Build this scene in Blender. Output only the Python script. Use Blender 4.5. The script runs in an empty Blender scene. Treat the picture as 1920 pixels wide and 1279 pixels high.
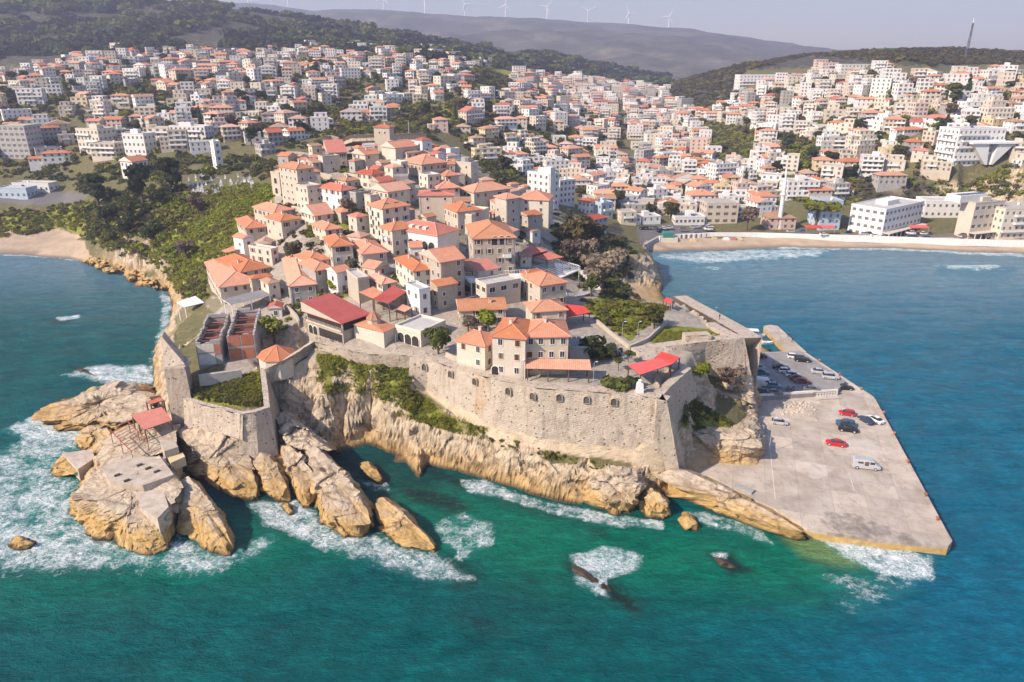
import bpy, bmesh, math, random
import numpy as np
from mathutils import Vector, Matrix
from mathutils.geometry import delaunay_2d_cdt
R = math.radians
C = bpy.context.scene.collection
sc = bpy.context.scene
# ---------------------------------------------------------------- camera
F = 1333.333; CX, CY = 960.0, 639.5; CAMZ = 85.0
PITCH = math.atan((639.5 - 115.0) / F)
SP, CP = math.sin(PITCH), math.cos(PITCH)
cam = bpy.data.cameras.new('camera'); camo = bpy.data.objects.new('camera', cam); C.objects.link(camo)
cam.lens = 25.0; cam.sensor_width = 36.0; cam.sensor_fit = 'HORIZONTAL'
cam.clip_start = 1.0; cam.clip_end = 40000.0
camo.location = (0, 0, CAMZ); camo.rotation_euler = (math.pi / 2 - PITCH, 0, 0)
sc.camera = camo
# ---------------------------------------------------------------- light
LX, LY, LZ = 1.0, 0.62, -0.92            # the way the sunlight travels
SUN_EL = math.atan2(-LZ, math.hypot(LX, LY))
world = bpy.data.worlds.new('World'); sc.world = world; world.use_nodes = True
wn = world.node_tree.nodes; wl = world.node_tree.links
sky = wn.new('ShaderNodeTexSky'); sky.sky_type = 'NISHITA'; sky.sun_disc = False
sky.sun_elevation = SUN_EL; sky.sun_rotation = math.atan2(-LX, -LY)
sky.altitude = 50; sky.air_density = 1.0; sky.dust_density = 0.7; sky.ozone_density = 1.6
tint = wn.new('ShaderNodeMix'); tint.data_type = 'RGBA'; tint.blend_type = 'MULTIPLY'; tint.inputs[0].default_value = 1.0; 
wtc = wn.new('ShaderNodeTexCoord'); wsp = wn.new('ShaderNodeSeparateXYZ'); wl.new(wtc.outputs['Generated'], wsp.inputs[0])   # a duller lilac band of haze low in the sky
wr = wn.new('ShaderNodeValToRGB'); wl.new(wsp.outputs[2], wr.inputs[0]); wr.color_ramp.elements[0].position = .10; wr.color_ramp.elements[0].color = (.45, .40, .375, 1); wr.color_ramp.elements[1].position = .42; wr.color_ramp.elements[1].color = (.80, .76, .82, 1)
wl.new(wr.outputs[0], tint.inputs[7])
wl.new(sky.outputs[0], tint.inputs[6]); wl.new(tint.outputs[2], wn['Background'].inputs[0]); wn['Background'].inputs[1].default_value = 0.15
sl = bpy.data.lights.new('sun', 'SUN'); sl.energy = 3.8; sl.angle = R(0.6); sl.color = (1.0, 0.85, 0.69)
so = bpy.data.objects.new('sun', sl); C.objects.link(so)
so.rotation_euler = Vector((LX, LY, LZ)).to_track_quat('-Z', 'Y').to_euler(); so.location = (-200, -80, 300)
sc.view_settings.view_transform = 'Standard'; sc.view_settings.look = 'None'
sc.view_settings.gamma = 1.0; sc.view_settings.exposure = 0.85
sc.render.engine = 'CYCLES'
cy = sc.cycles
cy.use_denoising = True
try: cy.denoiser = 'OPENIMAGEDENOISE'
except Exception: pass
cy.max_bounces = 5; cy.diffuse_bounces = 2; cy.glossy_bounces = 2; cy.transmission_bounces = 2
cy.volume_bounces = 1; cy.transparent_max_bounces = 6; cy.caustics_reflective = False; cy.caustics_refractive = False
cy.use_adaptive_sampling = True; cy.adaptive_threshold = 0.02
cy.sample_clamp_indirect = 6.0
# ---------------------------------------------------------------- pixel <-> world
def P(px, py, z):
    v = (py - CY) / F; t = (CAMZ - z) / (SP + v * CP)
    return Vector(((px - CX) / F * t, (CP - v * SP) * t, z))
def proj(x, y, z):
    d = y * CP + (CAMZ - z) * SP
    u = y * SP - (CAMZ - z) * CP
    return CX + F * x / d, CY - F * u / d
def scale_at(p):
    return F / (p[1] * CP + (CAMZ - p[2]) * SP)
# ---------------------------------------------------------------- noise (numpy)
def _hash(ix, iy, iz, seed):
    h = (ix.astype(np.int64) * 374761393 + iy.astype(np.int64) * 668265263 + iz.astype(np.int64) * 2147483647 + seed * 1274126177) & 0xffffffff
    h = ((h ^ (h >> 13)) * 1274126177) & 0xffffffff
    h = ((h ^ (h >> 15)) * 2246822519) & 0xffffffff
    return ((h ^ (h >> 16)) & 0xffffff) / float(0xffffff)
def noise3(p, seed=0):
    i = np.floor(p).astype(np.int64); f = p - i; u = f * f * (3 - 2 * f)
    r = 0
    for dx in (0, 1):
        wx = u[:, 0] if dx else 1 - u[:, 0]
        for dy in (0, 1):
            wy = u[:, 1] if dy else 1 - u[:, 1]
            for dz in (0, 1):
                wz = u[:, 2] if dz else 1 - u[:, 2]
                r = r + wx * wy * wz * _hash(i[:, 0] + dx, i[:, 1] + dy, i[:, 2] + dz, seed)
    return r * 2 - 1
def fbm3(p, octaves=4, seed=0, ridged=False):
    a, s, r = 1.0, 0.0, 0
    for k in range(octaves):
        n = noise3(p * (2.03 ** k) + 17.3 * k, seed + k)
        if ridged: n = 1 - 2 * np.abs(n)
        r = r + a * n; s += a; a *= 0.5
    return r / s
def fbm2(x, y, sc_, octaves=4, seed=0, ridged=False):
    return fbm3(np.stack([x / sc_, y / sc_, np.zeros_like(x)], 1), octaves, seed, ridged)
def worley3(p, seed=0):
    i = np.floor(p).astype(np.int64); f = p - i; best = np.full(len(p), 9.0)
    for dx in (-1, 0, 1):
        for dy in (-1, 0, 1):
            for dz in (-1, 0, 1):
                a, b, c = i[:, 0] + dx, i[:, 1] + dy, i[:, 2] + dz
                best = np.minimum(best, (dx + _hash(a, b, c, seed) - f[:, 0]) ** 2 + (dy + _hash(a, b, c, seed + 7) - f[:, 1]) ** 2 + (dz + _hash(a, b, c, seed + 13) - f[:, 2]) ** 2)
    return np.sqrt(best)
def facets(p, seed=0):
    """broken rock: each cell a tilted flat block of its own height; also how close a point lies to a joint"""
    i = np.floor(p).astype(np.int64); f = p - i; n = len(p); b1 = np.full(n, 9.0); b2 = np.full(n, 9.0); best = np.zeros(n)
    for dx in (-1, 0, 1):
        for dy in (-1, 0, 1):
            for dz in (-1, 0, 1):
                a, b, c = i[:, 0] + dx, i[:, 1] + dy, i[:, 2] + dz
                vx = f[:, 0] - dx - _hash(a, b, c, seed); vy = f[:, 1] - dy - _hash(a, b, c, seed + 7); vz = f[:, 2] - dz - _hash(a, b, c, seed + 13)
                d = vx * vx + vy * vy + vz * vz
                h = (_hash(a, b, c, seed + 21) - .5) * .9 + (_hash(a, b, c, seed + 22) - .5) * 1.5 * vx + (_hash(a, b, c, seed + 23) - .5) * 1.5 * vy + (_hash(a, b, c, seed + 24) - .5) * 1.5 * vz
                m = d < b1; b2 = np.where(m, b1, np.minimum(b2, d)); best = np.where(m, h, best); b1 = np.where(m, d, b1)
    return best, np.sqrt(b2) - np.sqrt(b1)
def in_poly(x, y, poly):
    x = np.asarray(x, float); y = np.asarray(y, float); r = np.zeros(x.shape, bool); n = len(poly)
    for i in range(n):
        x1, y1 = poly[i]; x2, y2 = poly[(i + 1) % n]
        c = (y1 > y) != (y2 > y)
        r ^= c & (x < (x2 - x1) * (y - y1) / ((y2 - y1) + 1e-12) + x1)
    return r
def seg_dist(x, y, poly, closed=True):
    d = np.full(np.shape(x), 1e9); n = len(poly)
    for i in range(n if closed else n - 1):
        x1, y1 = poly[i]; x2, y2 = poly[(i + 1) % n]
        dx, dy = x2 - x1, y2 - y1; L = dx * dx + dy * dy + 1e-12
        t = np.clip(((x - x1) * dx + (y - y1) * dy) / L, 0, 1)
        d = np.minimum(d, np.hypot(x - x1 - t * dx, y - y1 - t * dy))
    return d
def sstep(a, b, x):
    t = np.clip((x - a) / (b - a), 0, 1); return t * t * (3 - 2 * t)
def proj_np(x, y, z):
    d = y * CP + (CAMZ - z) * SP; u = y * SP - (CAMZ - z) * CP
    return CX + F * x / d, CY - F * u / d
# ---------------------------------------------------------------- materials
def srgb(r, g, b):
    f = lambda c: (c / 255 / 12.92) if c <= 10 else ((c / 255 + .055) / 1.055) ** 2.4
    return (f(r), f(g), f(b), 1.0)
class NT:
    """a small helper for writing node materials"""
    def __init__(s, name):
        s.m = bpy.data.materials.new(name); s.m.use_nodes = True
        s.n = s.m.node_tree.nodes; s.l = s.m.node_tree.links
        s.b = s.n['Principled BSDF']; s.b.inputs['Roughness'].default_value = .9
        s.b.inputs['Specular IOR Level'].default_value = .25
        s._tc = None
    def node(s, t, **k):
        o = s.n.new(t)
        for a, v in k.items(): setattr(o, a, v)
        return o
    def link(s, a, b): s.l.new(a, b)
    @property
    def tc(s):
        if s._tc is None: s._tc = s.node('ShaderNodeTexCoord')
        return s._tc
    def pos(s):
        g = s.node('ShaderNodeNewGeometry'); return g.outputs['Position']
    def objco(s):
        oi = s.node('ShaderNodeObjectInfo'); a = s.node('ShaderNodeVectorMath', operation='ADD')
        m = s.node('ShaderNodeMath', operation='MULTIPLY'); m.inputs[1].default_value = 57.0
        s.link(oi.outputs['Random'], m.inputs[0]); s.link(s.tc.outputs['Object'], a.inputs[0]); s.link(m.outputs[0], a.inputs[1])
        return a.outputs[0]
    def scaled(s, v, sx, sy, sz):
        m = s.node('ShaderNodeMapping'); m.inputs['Scale'].default_value = (sx, sy, sz); s.link(v, m.inputs['Vector']); return m.outputs[0]
    def noise(s, v, scale, detail=4, rough=.55, dist=0):
        o = s.node('ShaderNodeTexNoise'); o.inputs['Scale'].default_value = scale; o.inputs['Detail'].default_value = detail
        o.inputs['Roughness'].default_value = rough; o.inputs['Distortion'].default_value = dist
        if v is not None: s.link(v, o.inputs['Vector'])
        return o.outputs['Fac']
    def voro(s, v, scale, feature='F1', out='Distance', rand=1):
        o = s.node('ShaderNodeTexVoronoi'); o.feature = feature; o.inputs['Scale'].default_value = scale
        o.inputs['Randomness'].default_value = rand
        if v is not None: s.link(v, o.inputs['Vector'])
        return o.outputs[out]
    def ramp(s, f, stops, interp='LINEAR'):
        o = s.node('ShaderNodeValToRGB'); cr = o.color_ramp; cr.interpolation = interp
        while len(cr.elements) < len(stops): cr.elements.new(1)
        for e, (p, c) in zip(cr.elements, stops):
            e.position = p; e.color = c if len(c) == 4 else (*c, 1)
        s.link(f, o.inputs[0]); return o.outputs[0]
    def range(s, f, a, b, c=0, d=1):
        o = s.node('ShaderNodeMapRange'); o.inputs[1].default_value = a; o.inputs[2].default_value = b
        o.inputs[3].default_value = c; o.inputs[4].default_value = d; s.link(f, o.inputs[0]); return o.outputs[0]
    def mix(s, f, a, b, mode='MIX'):
        o = s.node('ShaderNodeMix', data_type='RGBA', blend_type=mode)
        for i, x in ((0, f), (6, a), (7, b)):
            if isinstance(x, (int, float)): o.inputs[i].default_value = x
            elif isinstance(x, tuple): o.inputs[i].default_value = x if len(x) == 4 else (*x, 1)
            else: s.link(x, o.inputs[i])
        return o.outputs[2]
    def math(s, op, a, b=0.0, clamp=False):
        o = s.node('ShaderNodeMath', operation=op); o.use_clamp = clamp
        for i, x in ((0, a), (1, b)):
            if isinstance(x, (int, float)): o.inputs[i].default_value = x
            else: s.link(x, o.inputs[i])
        return o.outputs[0]
    def attr(s, name, out='Fac'):
        o = s.node('ShaderNodeAttribute'); o.attribute_name = name; return o.outputs[out]
    def sep(s, v):
        o = s.node('ShaderNodeSeparateXYZ'); s.link(v, o.inputs[0]); return o.outputs
    def color(s, x):
        if isinstance(x, tuple): s.b.inputs['Base Color'].default_value = x if len(x) == 4 else (*x, 1)
        else: s.link(x, s.b.inputs['Base Color'])
    def bump(s, h, strength=.5, dist=.1, normal=None):
        o = s.node('ShaderNodeBump'); o.inputs['Strength'].default_value = strength; o.inputs['Distance'].default_value = dist
        s.link(h, o.inputs['Height'])
        if normal is not None: s.link(normal, o.inputs['Normal'])
        s.link(o.outputs[0], s.b.inputs['Normal']); return o.outputs[0]
    def rough(s, x):
        if isinstance(x, (int, float)): s.b.inputs['Roughness'].default_value = x
        else: s.link(x, s.b.inputs['Roughness'])
MAT = {}
def mottled(name, c1, c2, scale=.6, rough=.9, bump=0.0, bscale=3.0, vary=.12, speck=None, spec=.25, metal=0.0, streak=0.0):
    """a worn surface: two tones, finer grain, a shift of tone from object to object, rain streaks or dark specks where asked"""
    if name in MAT: return MAT[name]
    t = NT(name); v = t.objco()
    c = t.mix(t.range(t.noise(v, scale, 5, .6), .35, .65), c1, c2)
    g = t.noise(v, scale * 9, 3)
    c = t.mix(.5, c, t.ramp(g, [(.3, (.78, .78, .78)), (.7, (1.2, 1.2, 1.2))]), 'MULTIPLY')
    if streak:
        sv = t.scaled(v, 2.2, 2.2, .22); s_ = t.range(t.noise(sv, 1.3, 4, .6), .52, .72, 0, streak)
        c = t.mix(s_, c, tuple(x * .45 for x in c1[:3]))
    if speck:
        k = t.range(t.voro(v, speck), .16, .1, 0, .7); c = t.mix(t.math('MULTIPLY', k, t.range(t.noise(v, .35, 3), .45, .6)), c, (.06, .055, .045))
    if vary:
        oi = t.node('ShaderNodeObjectInfo'); h = t.node('ShaderNodeHueSaturation')
        t.link(c, h.inputs['Color']); t.link(t.range(oi.outputs['Random'], 0, 1, 1 - vary, 1 + vary), h.inputs['Value'])
        t.link(t.range(oi.outputs['Random'], 0, 1, 1 + vary, 1 - vary), h.inputs['Saturation']); c = h.outputs[0]
    t.color(c); t.rough(rough); t.b.inputs['Specular IOR Level'].default_value = spec; t.b.inputs['Metallic'].default_value = metal
    if bump: t.bump(t.noise(v, bscale, 6, .65), bump, .15)
    MAT[name] = t.m; return t.m
# ---------------------------------------------------------------- mesh building
class MB:
    def __init__(s): s.v = []; s.f = []; s.mi = []; s.uv = []
    def face(s, pts, m=0, uv=None):
        n = len(s.v); s.v.extend([tuple(p) for p in pts]); s.f.append(tuple(range(n, n + len(pts)))); s.mi.append(m); s.uv.append(uv)
    def mesh(s, verts, faces, m=0):
        n = len(s.v); s.v.extend([tuple(p) for p in verts])
        for f in faces: s.f.append(tuple(i + n for i in f)); s.mi.append(m); s.uv.append(None)
    def box(s, x0, x1, y0, y1, z0, z1, m=0):
        v = [(x0, y0, z0), (x1, y0, z0), (x1, y1, z0), (x0, y1, z0), (x0, y0, z1), (x1, y0, z1), (x1, y1, z1), (x0, y1, z1)]
        s.mesh(v, [(0, 3, 2, 1), (4, 5, 6, 7), (0, 1, 5, 4), (1, 2, 6, 5), (2, 3, 7, 6), (3, 0, 4, 7)], m)
    def bar(s, p, q, r, m=0, n=6, r2=None):
        p, q = Vector(p), Vector(q); d = (q - p).normalized(); a = d.orthogonal().normalized(); b = d.cross(a); r2 = r if r2 is None else r2
        vs = [p + (a * math.cos(2 * math.pi * i / n) + b * math.sin(2 * math.pi * i / n)) * r for i in range(n)]
        vs += [q + (a * math.cos(2 * math.pi * i / n) + b * math.sin(2 * math.pi * i / n)) * r2 for i in range(n)]
        s.mesh(vs, [(i, (i + 1) % n, n + (i + 1) % n, n + i) for i in range(n)] + [tuple(range(n - 1, -1, -1)), tuple(range(n, 2 * n))], m)
    def prism(s, poly, z0, z1, m=0, mtop=None, top=None):
        """poly: list of (x, y) counter-clockwise; top: its own list for battered walls; z0/z1 numbers or lists"""
        n = len(poly); top = top or poly
        a = [(p[0], p[1], z0 if not isinstance(z0, (list, tuple)) else z0[i]) for i, p in enumerate(poly)]
        b = [(p[0], p[1], z1 if not isinstance(z1, (list, tuple)) else z1[i]) for i, p in enumerate(top)]
        s.mesh(a + b, [(i, (i + 1) % n, n + (i + 1) % n, n + i) for i in range(n)] + [tuple(range(n - 1, -1, -1))], m)
        k = len(s.v) - 2 * n; s.f.append(tuple(k + n + i for i in range(n))); s.mi.append(m if mtop is None else mtop); s.uv.append(None)
    def data(s, name, mats, smooth=False):
        me = bpy.data.meshes.new(name); me.from_pydata(s.v, [], s.f)
        for m in (mats if isinstance(mats, (list, tuple)) else [mats]): me.materials.append(m)
        if any(s.mi): me.polygons.foreach_set('material_index', s.mi)
        if any(u is not None for u in s.uv):
            uvl = me.uv_layers.new(name='uv'); k = 0
            for f, u in zip(s.f, s.uv):
                for j in range(len(f)):
                    if u is not None: uvl.data[k].uv = u[j]
                    k += 1
        if smooth: me.polygons.foreach_set('use_smooth', [True] * len(s.f))
        me.update(); return me
    def build(s, name, mats, parent=None, loc=None, smooth=False):
        return link(name, s.data(name, mats, smooth), parent, loc)
def link(name, me, parent=None, loc=None, rz=None, scale=None):
    o = bpy.data.objects.new(name, me); C.objects.link(o)
    if parent is not None: o.parent = parent
    if loc is not None: o.location = loc
    if rz is not None: o.rotation_euler = (0, 0, rz)
    if scale is not None: o.scale = scale
    return o
def tag(o, label=None, cat=None, group=None, kind=None):
    if label: o['label'] = label
    if cat: o['category'] = cat
    if group: o['group'] = group
    if kind: o['kind'] = kind
    return o
def thing(name, label, cat, loc=(0, 0, 0), rz=0.0, group=None):
    o = bpy.data.objects.new(name, None); C.objects.link(o); o.empty_display_size = .5
    o.location = loc; o.rotation_euler = (0, 0, rz); return tag(o, label, cat, group)
def np_mesh(name, verts, faces, mats, smooth=True, attrs=None, mi=None):
    """a mesh straight from numpy arrays; faces all quads or all triangles"""
    me = bpy.data.meshes.new(name); nv, nf, k = len(verts), len(faces), faces.shape[1]
    me.vertices.add(nv); me.vertices.foreach_set('co', np.asarray(verts, np.float32).ravel())
    me.loops.add(nf * k); me.loops.foreach_set('vertex_index', faces.astype(np.int32).ravel())
    me.polygons.add(nf); me.polygons.foreach_set('loop_start', np.arange(0, nf * k, k, dtype=np.int32))
    try: me.polygons.foreach_set('loop_total', np.full(nf, k, np.int32))
    except Exception: pass
    for m in (mats if isinstance(mats, (list, tuple)) else [mats]): me.materials.append(m)
    if mi is not None: me.polygons.foreach_set('material_index', np.asarray(mi, np.int32))
    me.polygons.foreach_set('use_smooth', np.full(nf, smooth))
    for a, val in (attrs or {}).items():
        at = me.attributes.new(a, 'FLOAT', 'POINT'); at.data.foreach_set('value', np.asarray(val, np.float32))
    me.update(calc_edges=True); me.validate(); return me
# ---------------------------------------------------------------- ground: heights set at points, joined by triangles
CTRL = [  # (pixel x, pixel y, height)
 # left beach and shore
 (-60,478,0),(0,478,0),(60,480,0),(130,484,0),(170,494,0),(215,505,0),(260,518,0),(300,535,0),(318,548,0),(324,570,0),(322,600,0),(312,625,0),
 (0,452,2),(60,446,2.5),(110,440,3),(150,448,4),(175,462,5),(215,480,6),(255,492,6),(295,508,5),(330,528,5),(345,548,6),(345,575,8),(345,605,10),(330,625,10),
 (0,400,8),(60,400,10),(100,412,7),(130,428,5),(165,440,8),(190,445,9),(0,372,14),(60,370,14),(120,362,15),(160,385,15),(120,392,12),(200,400,18),
 (250,440,15),(300,470,14),(330,500,9),(370,500,12),(250,400,21),(300,420,20),(350,440,18),(400,440,21),(400,480,17),(370,530,10),(400,545,13),
 (200,360,24),(250,350,27),(320,350,29),(320,380,25),(380,380,27),(380,350,31),(440,340,33),(500,340,35),(440,400,28),(440,370,31),(480,370,33),(500,400,30),(450,440,24),(420,470,20),
 (0,330,20),(60,330,20),(120,330,21),(180,330,25),(0,280,32),(60,280,32),(140,290,31),(220,300,30),(300,300,32),(380,310,33),(440,300,33),(500,300,35),
 (0,240,42),(80,240,42),(200,240,42),(320,250,41),(440,250,42),(540,250,43),(0,200,54),(100,200,54),(250,200,54),(400,200,54),(540,200,54),(640,230,46),
 (0,150,68),(60,150,70),(200,150,70),(350,150,70),(500,150,70),(100,122,81.5),(200,112,86.5),(300,106,90),(440,110,88),(580,104,91),(700,104,91),
 # old town
 (380,570,14),(440,585,16),(480,520,20),(440,525,16.5),(500,500,23),(440,480,21),(440,640,16),(400,690,16),(480,690,16),(540,620,18.5),(560,600,19),(540,560,18.5),(500,590,17),
 (600,560,21),(580,630,20),(640,640,20.5),(700,600,22.5),(720,640,21.3),(800,620,22),(850,600,23),(900,560,24),(1000,560,23),(1050,600,22),(1000,500,25),(920,500,26),(1050,500,22),(1100,520,18),(1120,555,19),
 (640,520,24),(720,540,24.5),(800,540,24.5),(720,500,27),(600,500,25),(560,470,27),(640,460,29),(720,450,30),(800,470,28.5),(860,440,30),(960,440,27),(1030,440,22),(1080,435,15),(520,440,28),
 (560,420,32),(640,420,33),(720,410,34),(800,410,33),(880,410,31.5),(960,405,28),(1020,400,20),(1060,400,14),(500,430,27),
 (520,390,33),(560,380,36),(640,380,37),(720,370,38),(800,370,37),(880,370,34),(940,370,28),(1000,380,20),(540,345,38),
 (560,340,39),(640,340,41),(720,330,43),(800,330,41),(870,330,36),(920,340,29),(540,310,40),(600,300,43),(660,290,45.5),(740,290,46),(800,290,43),(860,290,36),
 (620,275,46),(700,272,47),(760,272,45),(700,250,44),(780,250,42),(860,250,39),
 # front platform, wall foot, cliff foot
 (640,655,20),(700,672,20),(770,658,20.5),(790,662,20.8),(850,680,20.8),(930,702,20.8),(1010,717,20.8),(1100,723,20.8),(1190,727,20.8),(1225,715,20.8),(1240,690,20.8),(1247,741,20.8),(1280,690,20.5),
 (960,680,21),(870,650,21.5),(1150,680,21),(1200,660,21),(1100,640,21.5),(1150,600,21.5),(1200,600,21),(1130,570,20.5),(1240,600,21),(1250,640,21),(1320,628,21.5),(1380,626,21.3),(1290,590,20.5),
 (1340,612,20.5),(1262,566,18),(1230,566,18),(1180,566,17),(1300,660,21),(1362,618,20.9),(1318,598,19.4),(1282,577,18.2),
 (600,675,17),(650,680,17),(700,690,17),(745,700,16.5),(620,720,13),(680,730,12.5),(740,745,12.5),(770,722,15.5),(800,735,13),(840,765,11.5),(880,792,10),(930,822,8.2),(1000,838,8),(1100,852,7.5),(1190,868,6.5),(1272,882,5.5),
 (600,740,12),(650,748,11),(710,752,10.5),(730,770,9.5),(770,790,8.5),(820,815,7),
 (590,800,2),(650,812,1.5),(700,815,1),(720,838,1),(760,852,.8),(690,830,0),(640,850,-.5),(600,850,0),
 (720,852,-1),(760,864,-1),(800,880,-1),(850,890,-1),(900,905,-1),(950,921,-1),(1000,936,-1),(1050,949,-1),(1100,958,-1),(1150,965,-1),(1200,955,-1),(1240,935,-1),(1270,925,-1),
 (950,880,3.5),(1050,905,3.5),(1140,925,3.5),(860,850,3.5),(790,850,3.2),
 # left bastion
 (350,738,13.2),(400,748,13.2),(455,757,13.2),(493,745,13.4),(488,715,14.5),(440,730,14),(370,728,13.8),(350,700,14),
 (345,799,7.4),(400,808,8.4),(442,818,8.4),(450,866,3),(520,852,3.5),(540,800,3),(525,775,4.5),(512,705,13.5),(545,680,16.5),(580,662,18),(560,720,6),(590,705,8),(555,770,3),
 (310,640,7),(318,690,7),(312,760,6),(318,800,4),(300,800,1),(285,720,-1),(288,660,-1),(298,635,-1),(290,770,-1),(280,820,-1),(340,860,-1),(400,900,-1),(470,900,-1),(530,880,-1),(560,850,-1),
 (330,660,12),(335,720,12),
 # right: cliffs down to the quay
 (1300,750,13),(1262,782,13),(1340,775,9.5),(1375,800,7.5),(1290,806,9),(1390,712,11.5),(1340,705,12),(1310,690,13.5),(1340,745,9),(1380,750,8),(1405,765,5),(1420,790,1.5),(1300,840,4),(1290,880,2.5),(1360,875,1.5),(1425,880,1.5),(1432,830,1.5),
 (1425,760,1),(1412,690,1),(1430,650,1),(1330,950,-1),(1400,975,-1),(1470,1000,-1),(1515,1010,-1),(1780,1040,-1),
 # headland beyond
 (1160,466,16),(1120,455,17),(1100,440,16),
 # town valley and road to the beach
 (1100,425,10),(1100,400,10),(1050,370,14),(1000,330,20),(1200,430,4),(1180,458,4.5),(1300,420,4),(1400,432,4),(1500,430,4),(1700,430,4.3),(1920,438,4.3),(1230,444,3.5),(1210,452,3.5),
 (1240,452,2),(1300,452,2),(1500,452,2),(1700,455,2),(1920,460,2),(1990,460,2),(1208,470,.3),(1260,474,-.4),(1350,474,-.5),(1500,468,-.5),(1700,470,-.5),(1920,481,-.5),(1990,483,-.5),
 (1180,330,9),(1180,280,14),(1180,240,20),(1180,200,30),(1180,175,40),(1230,160,45),(1120,350,10),(1080,330,13),(1060,280,22),
 (1000,250,33),(900,300,26),(900,250,38),(900,200,52),(900,150,68),(900,128,78),(820,150,69),(820,200,51),(760,200,50),(700,200,50),(700,150,69),(620,150,69.5),(820,108,89),(1000,200,42),(1000,160,58),(1080,180,44),(1080,230,28),
 # hill on the right
 (1300,220,26),(1300,270,16),(1300,330,10),(1300,380,6),(1400,380,7),(1400,330,13),(1400,270,24),(1400,200,44),(1400,160,60),(1500,380,10),(1500,340,16),(1500,300,22),(1500,250,33),(1500,200,48),(1500,160,64),(1500,120,82),(1500,103,93),
 (1600,380,9),(1600,350,16),(1600,300,26),(1600,250,38),(1600,200,52),(1600,150,68),(1600,118,83.4),(1600,98,95),(1700,380,9),(1700,350,16),(1700,330,22),(1700,290,31),(1700,250,42),(1700,200,54.5),(1700,160,68),(1700,130,78.5),(1700,100,92),
 (1800,380,9),(1800,350,16),(1800,330,22),(1800,300,31),(1800,250,43),(1800,200,56),(1800,150,69.5),(1800,120,82.3),(1800,88,101),(1920,380,8),(1920,355,16),(1920,325,26),(1920,300,34),(1920,250,45),(1920,200,57),(1920,150,70),(1920,120,82.3),(1920,98,95),(1700,94,97),
 (1410,112,86.8),(1330,135,72),(1265,162,52),(1220,185,38),(1240,200,32),
]
WCTRL = [(-110,141,-5),(-75,120,-5),(-40,125,-4),(-20,128,-4),(0,122,-5),(30,110,-5),(-140,160,-5),(-130,230,-5),(-160,270,-4),(-60,110,-5),(80,100,-5),
 (60,152,1),(64,182,-2),(63,206,-2),(64,235,-2),(44,277,14.5),(50,278,14),(55,280,10.5),(59,282,5),(63,285,-2),(38,262,6),(46,266,3.5),(52,267,2),(58,269,.5),(62,271,-3),(56,298,12),(61,302,4),(48,201,18),(50,190,18.9),(51.5,180,19.6),(53,170,20.6),(65,300,-2),(66,320,-2),(52,240,2),(40,232,7),(20,235,9),
 (75,240,-5),(90,300,-5),(140,310,-4),(250,310,-4),(-260,300,-4),(-90,400,18),(100,180,-5),(200,150,-5),(-200,150,-5),(-200,60,-6),(0,60,-6),(200,60,-6)]
def _line(tt, pts):
    """ridge points given as (pixel x, pixel y, distance along the optical axis)"""
    for px, py, t in pts:
        v = (py - CY) / F; WCTRL.append(((px - CX) / F * t, (CP - v * SP) * t, CAMZ - (SP + v * CP) * t))
_line(0, [(-300,60,900),(-100,100,880),(0,105,860),(150,62,1000),(300,66,960),(480,80,930),(650,88,950),(800,98,1000),(950,118,1050),(1080,140,1150),(1180,160,1250),
          (-300,-60,1250),(-100,-40,1250),(0,-30,1250),(150,-15,1250),(270,0,1250),(380,10,1260),(480,20,1270),(650,52,1290),(800,77,1310),(900,88,1330),(1000,99,1350),(1100,117,1380),(1150,130,1400),(1215,152,1420),
          (-300,-20,1600),(0,10,1600),(270,30,1600),(480,45,1600),(800,100,1650),(1000,120,1680),(1150,150,1700),(1250,146,1500),(1250,150,1750),(1330,150,1500),(1400,150,1300),(1500,125,1300),(1700,115,1200),(1920,115,1100),(2200,115,900),
          (2100,120,560),(2100,200,450),(2100,300,390),(2100,440,345),(2060,470,335),(-200,150,680),(-200,250,480),(-200,370,400),(-200,470,345)])
_cp = [tuple(P(*c)) for c in CTRL] + WCTRL + [(-1500,1900,40),(1500,1900,40),(-1500,60,-6),(1500,60,-6),(-1700,1200,120),(1700,1200,60),(-700,330,2),(700,330,2)]
_r = delaunay_2d_cdt([Vector(p[:2]) for p in _cp], [], [], 0, 0.05)
_tv = np.array([tuple(v) for v in _r[0]]); _tz = np.zeros(len(_tv))
for i, o in enumerate(_r[3]): _tz[i] = _cp[o[0]][2] if o else 0
_ty = np.concatenate([np.arange(96, 118, .6), np.arange(118, 166, .38), np.arange(166, 200, .55), np.arange(200, 360, .9), np.arange(360, 700, 2.2), 700 + np.cumsum(np.linspace(3, 14, 118))])
_tu = np.linspace(-.98, .98, 760)
TX = _tu[None, :] * _ty[:, None]; TY = np.repeat(_ty[:, None], len(_tu), 1)
NR, NC = TX.shape
def tin(xs, ys):
    z = np.full(xs.shape, -6.0)
    for f in _r[2]:
        a, b, c = _tv[f[0]], _tv[f[1]], _tv[f[2]]
        r0 = np.searchsorted(_ty, min(a[1], b[1], c[1])); r1 = np.searchsorted(_ty, max(a[1], b[1], c[1]))
        if r1 <= r0: continue
        X = xs[r0:r1]; Y = ys[r0:r1]
        d = (b[1] - c[1]) * (a[0] - c[0]) + (c[0] - b[0]) * (a[1] - c[1])
        if abs(d) < 1e-9: continue
        l1 = ((b[1] - c[1]) * (X - c[0]) + (c[0] - b[0]) * (Y - c[1])) / d
        l2 = ((c[1] - a[1]) * (X - c[0]) + (a[0] - c[0]) * (Y - c[1])) / d
        l3 = 1 - l1 - l2; m = (l1 >= -1e-6) & (l2 >= -1e-6) & (l3 >= -1e-6)
        zz = l1 * _tz[f[0]] + l2 * _tz[f[1]] + l3 * _tz[f[2]]
        z[r0:r1][m] = zz[m]
    return z
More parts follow.
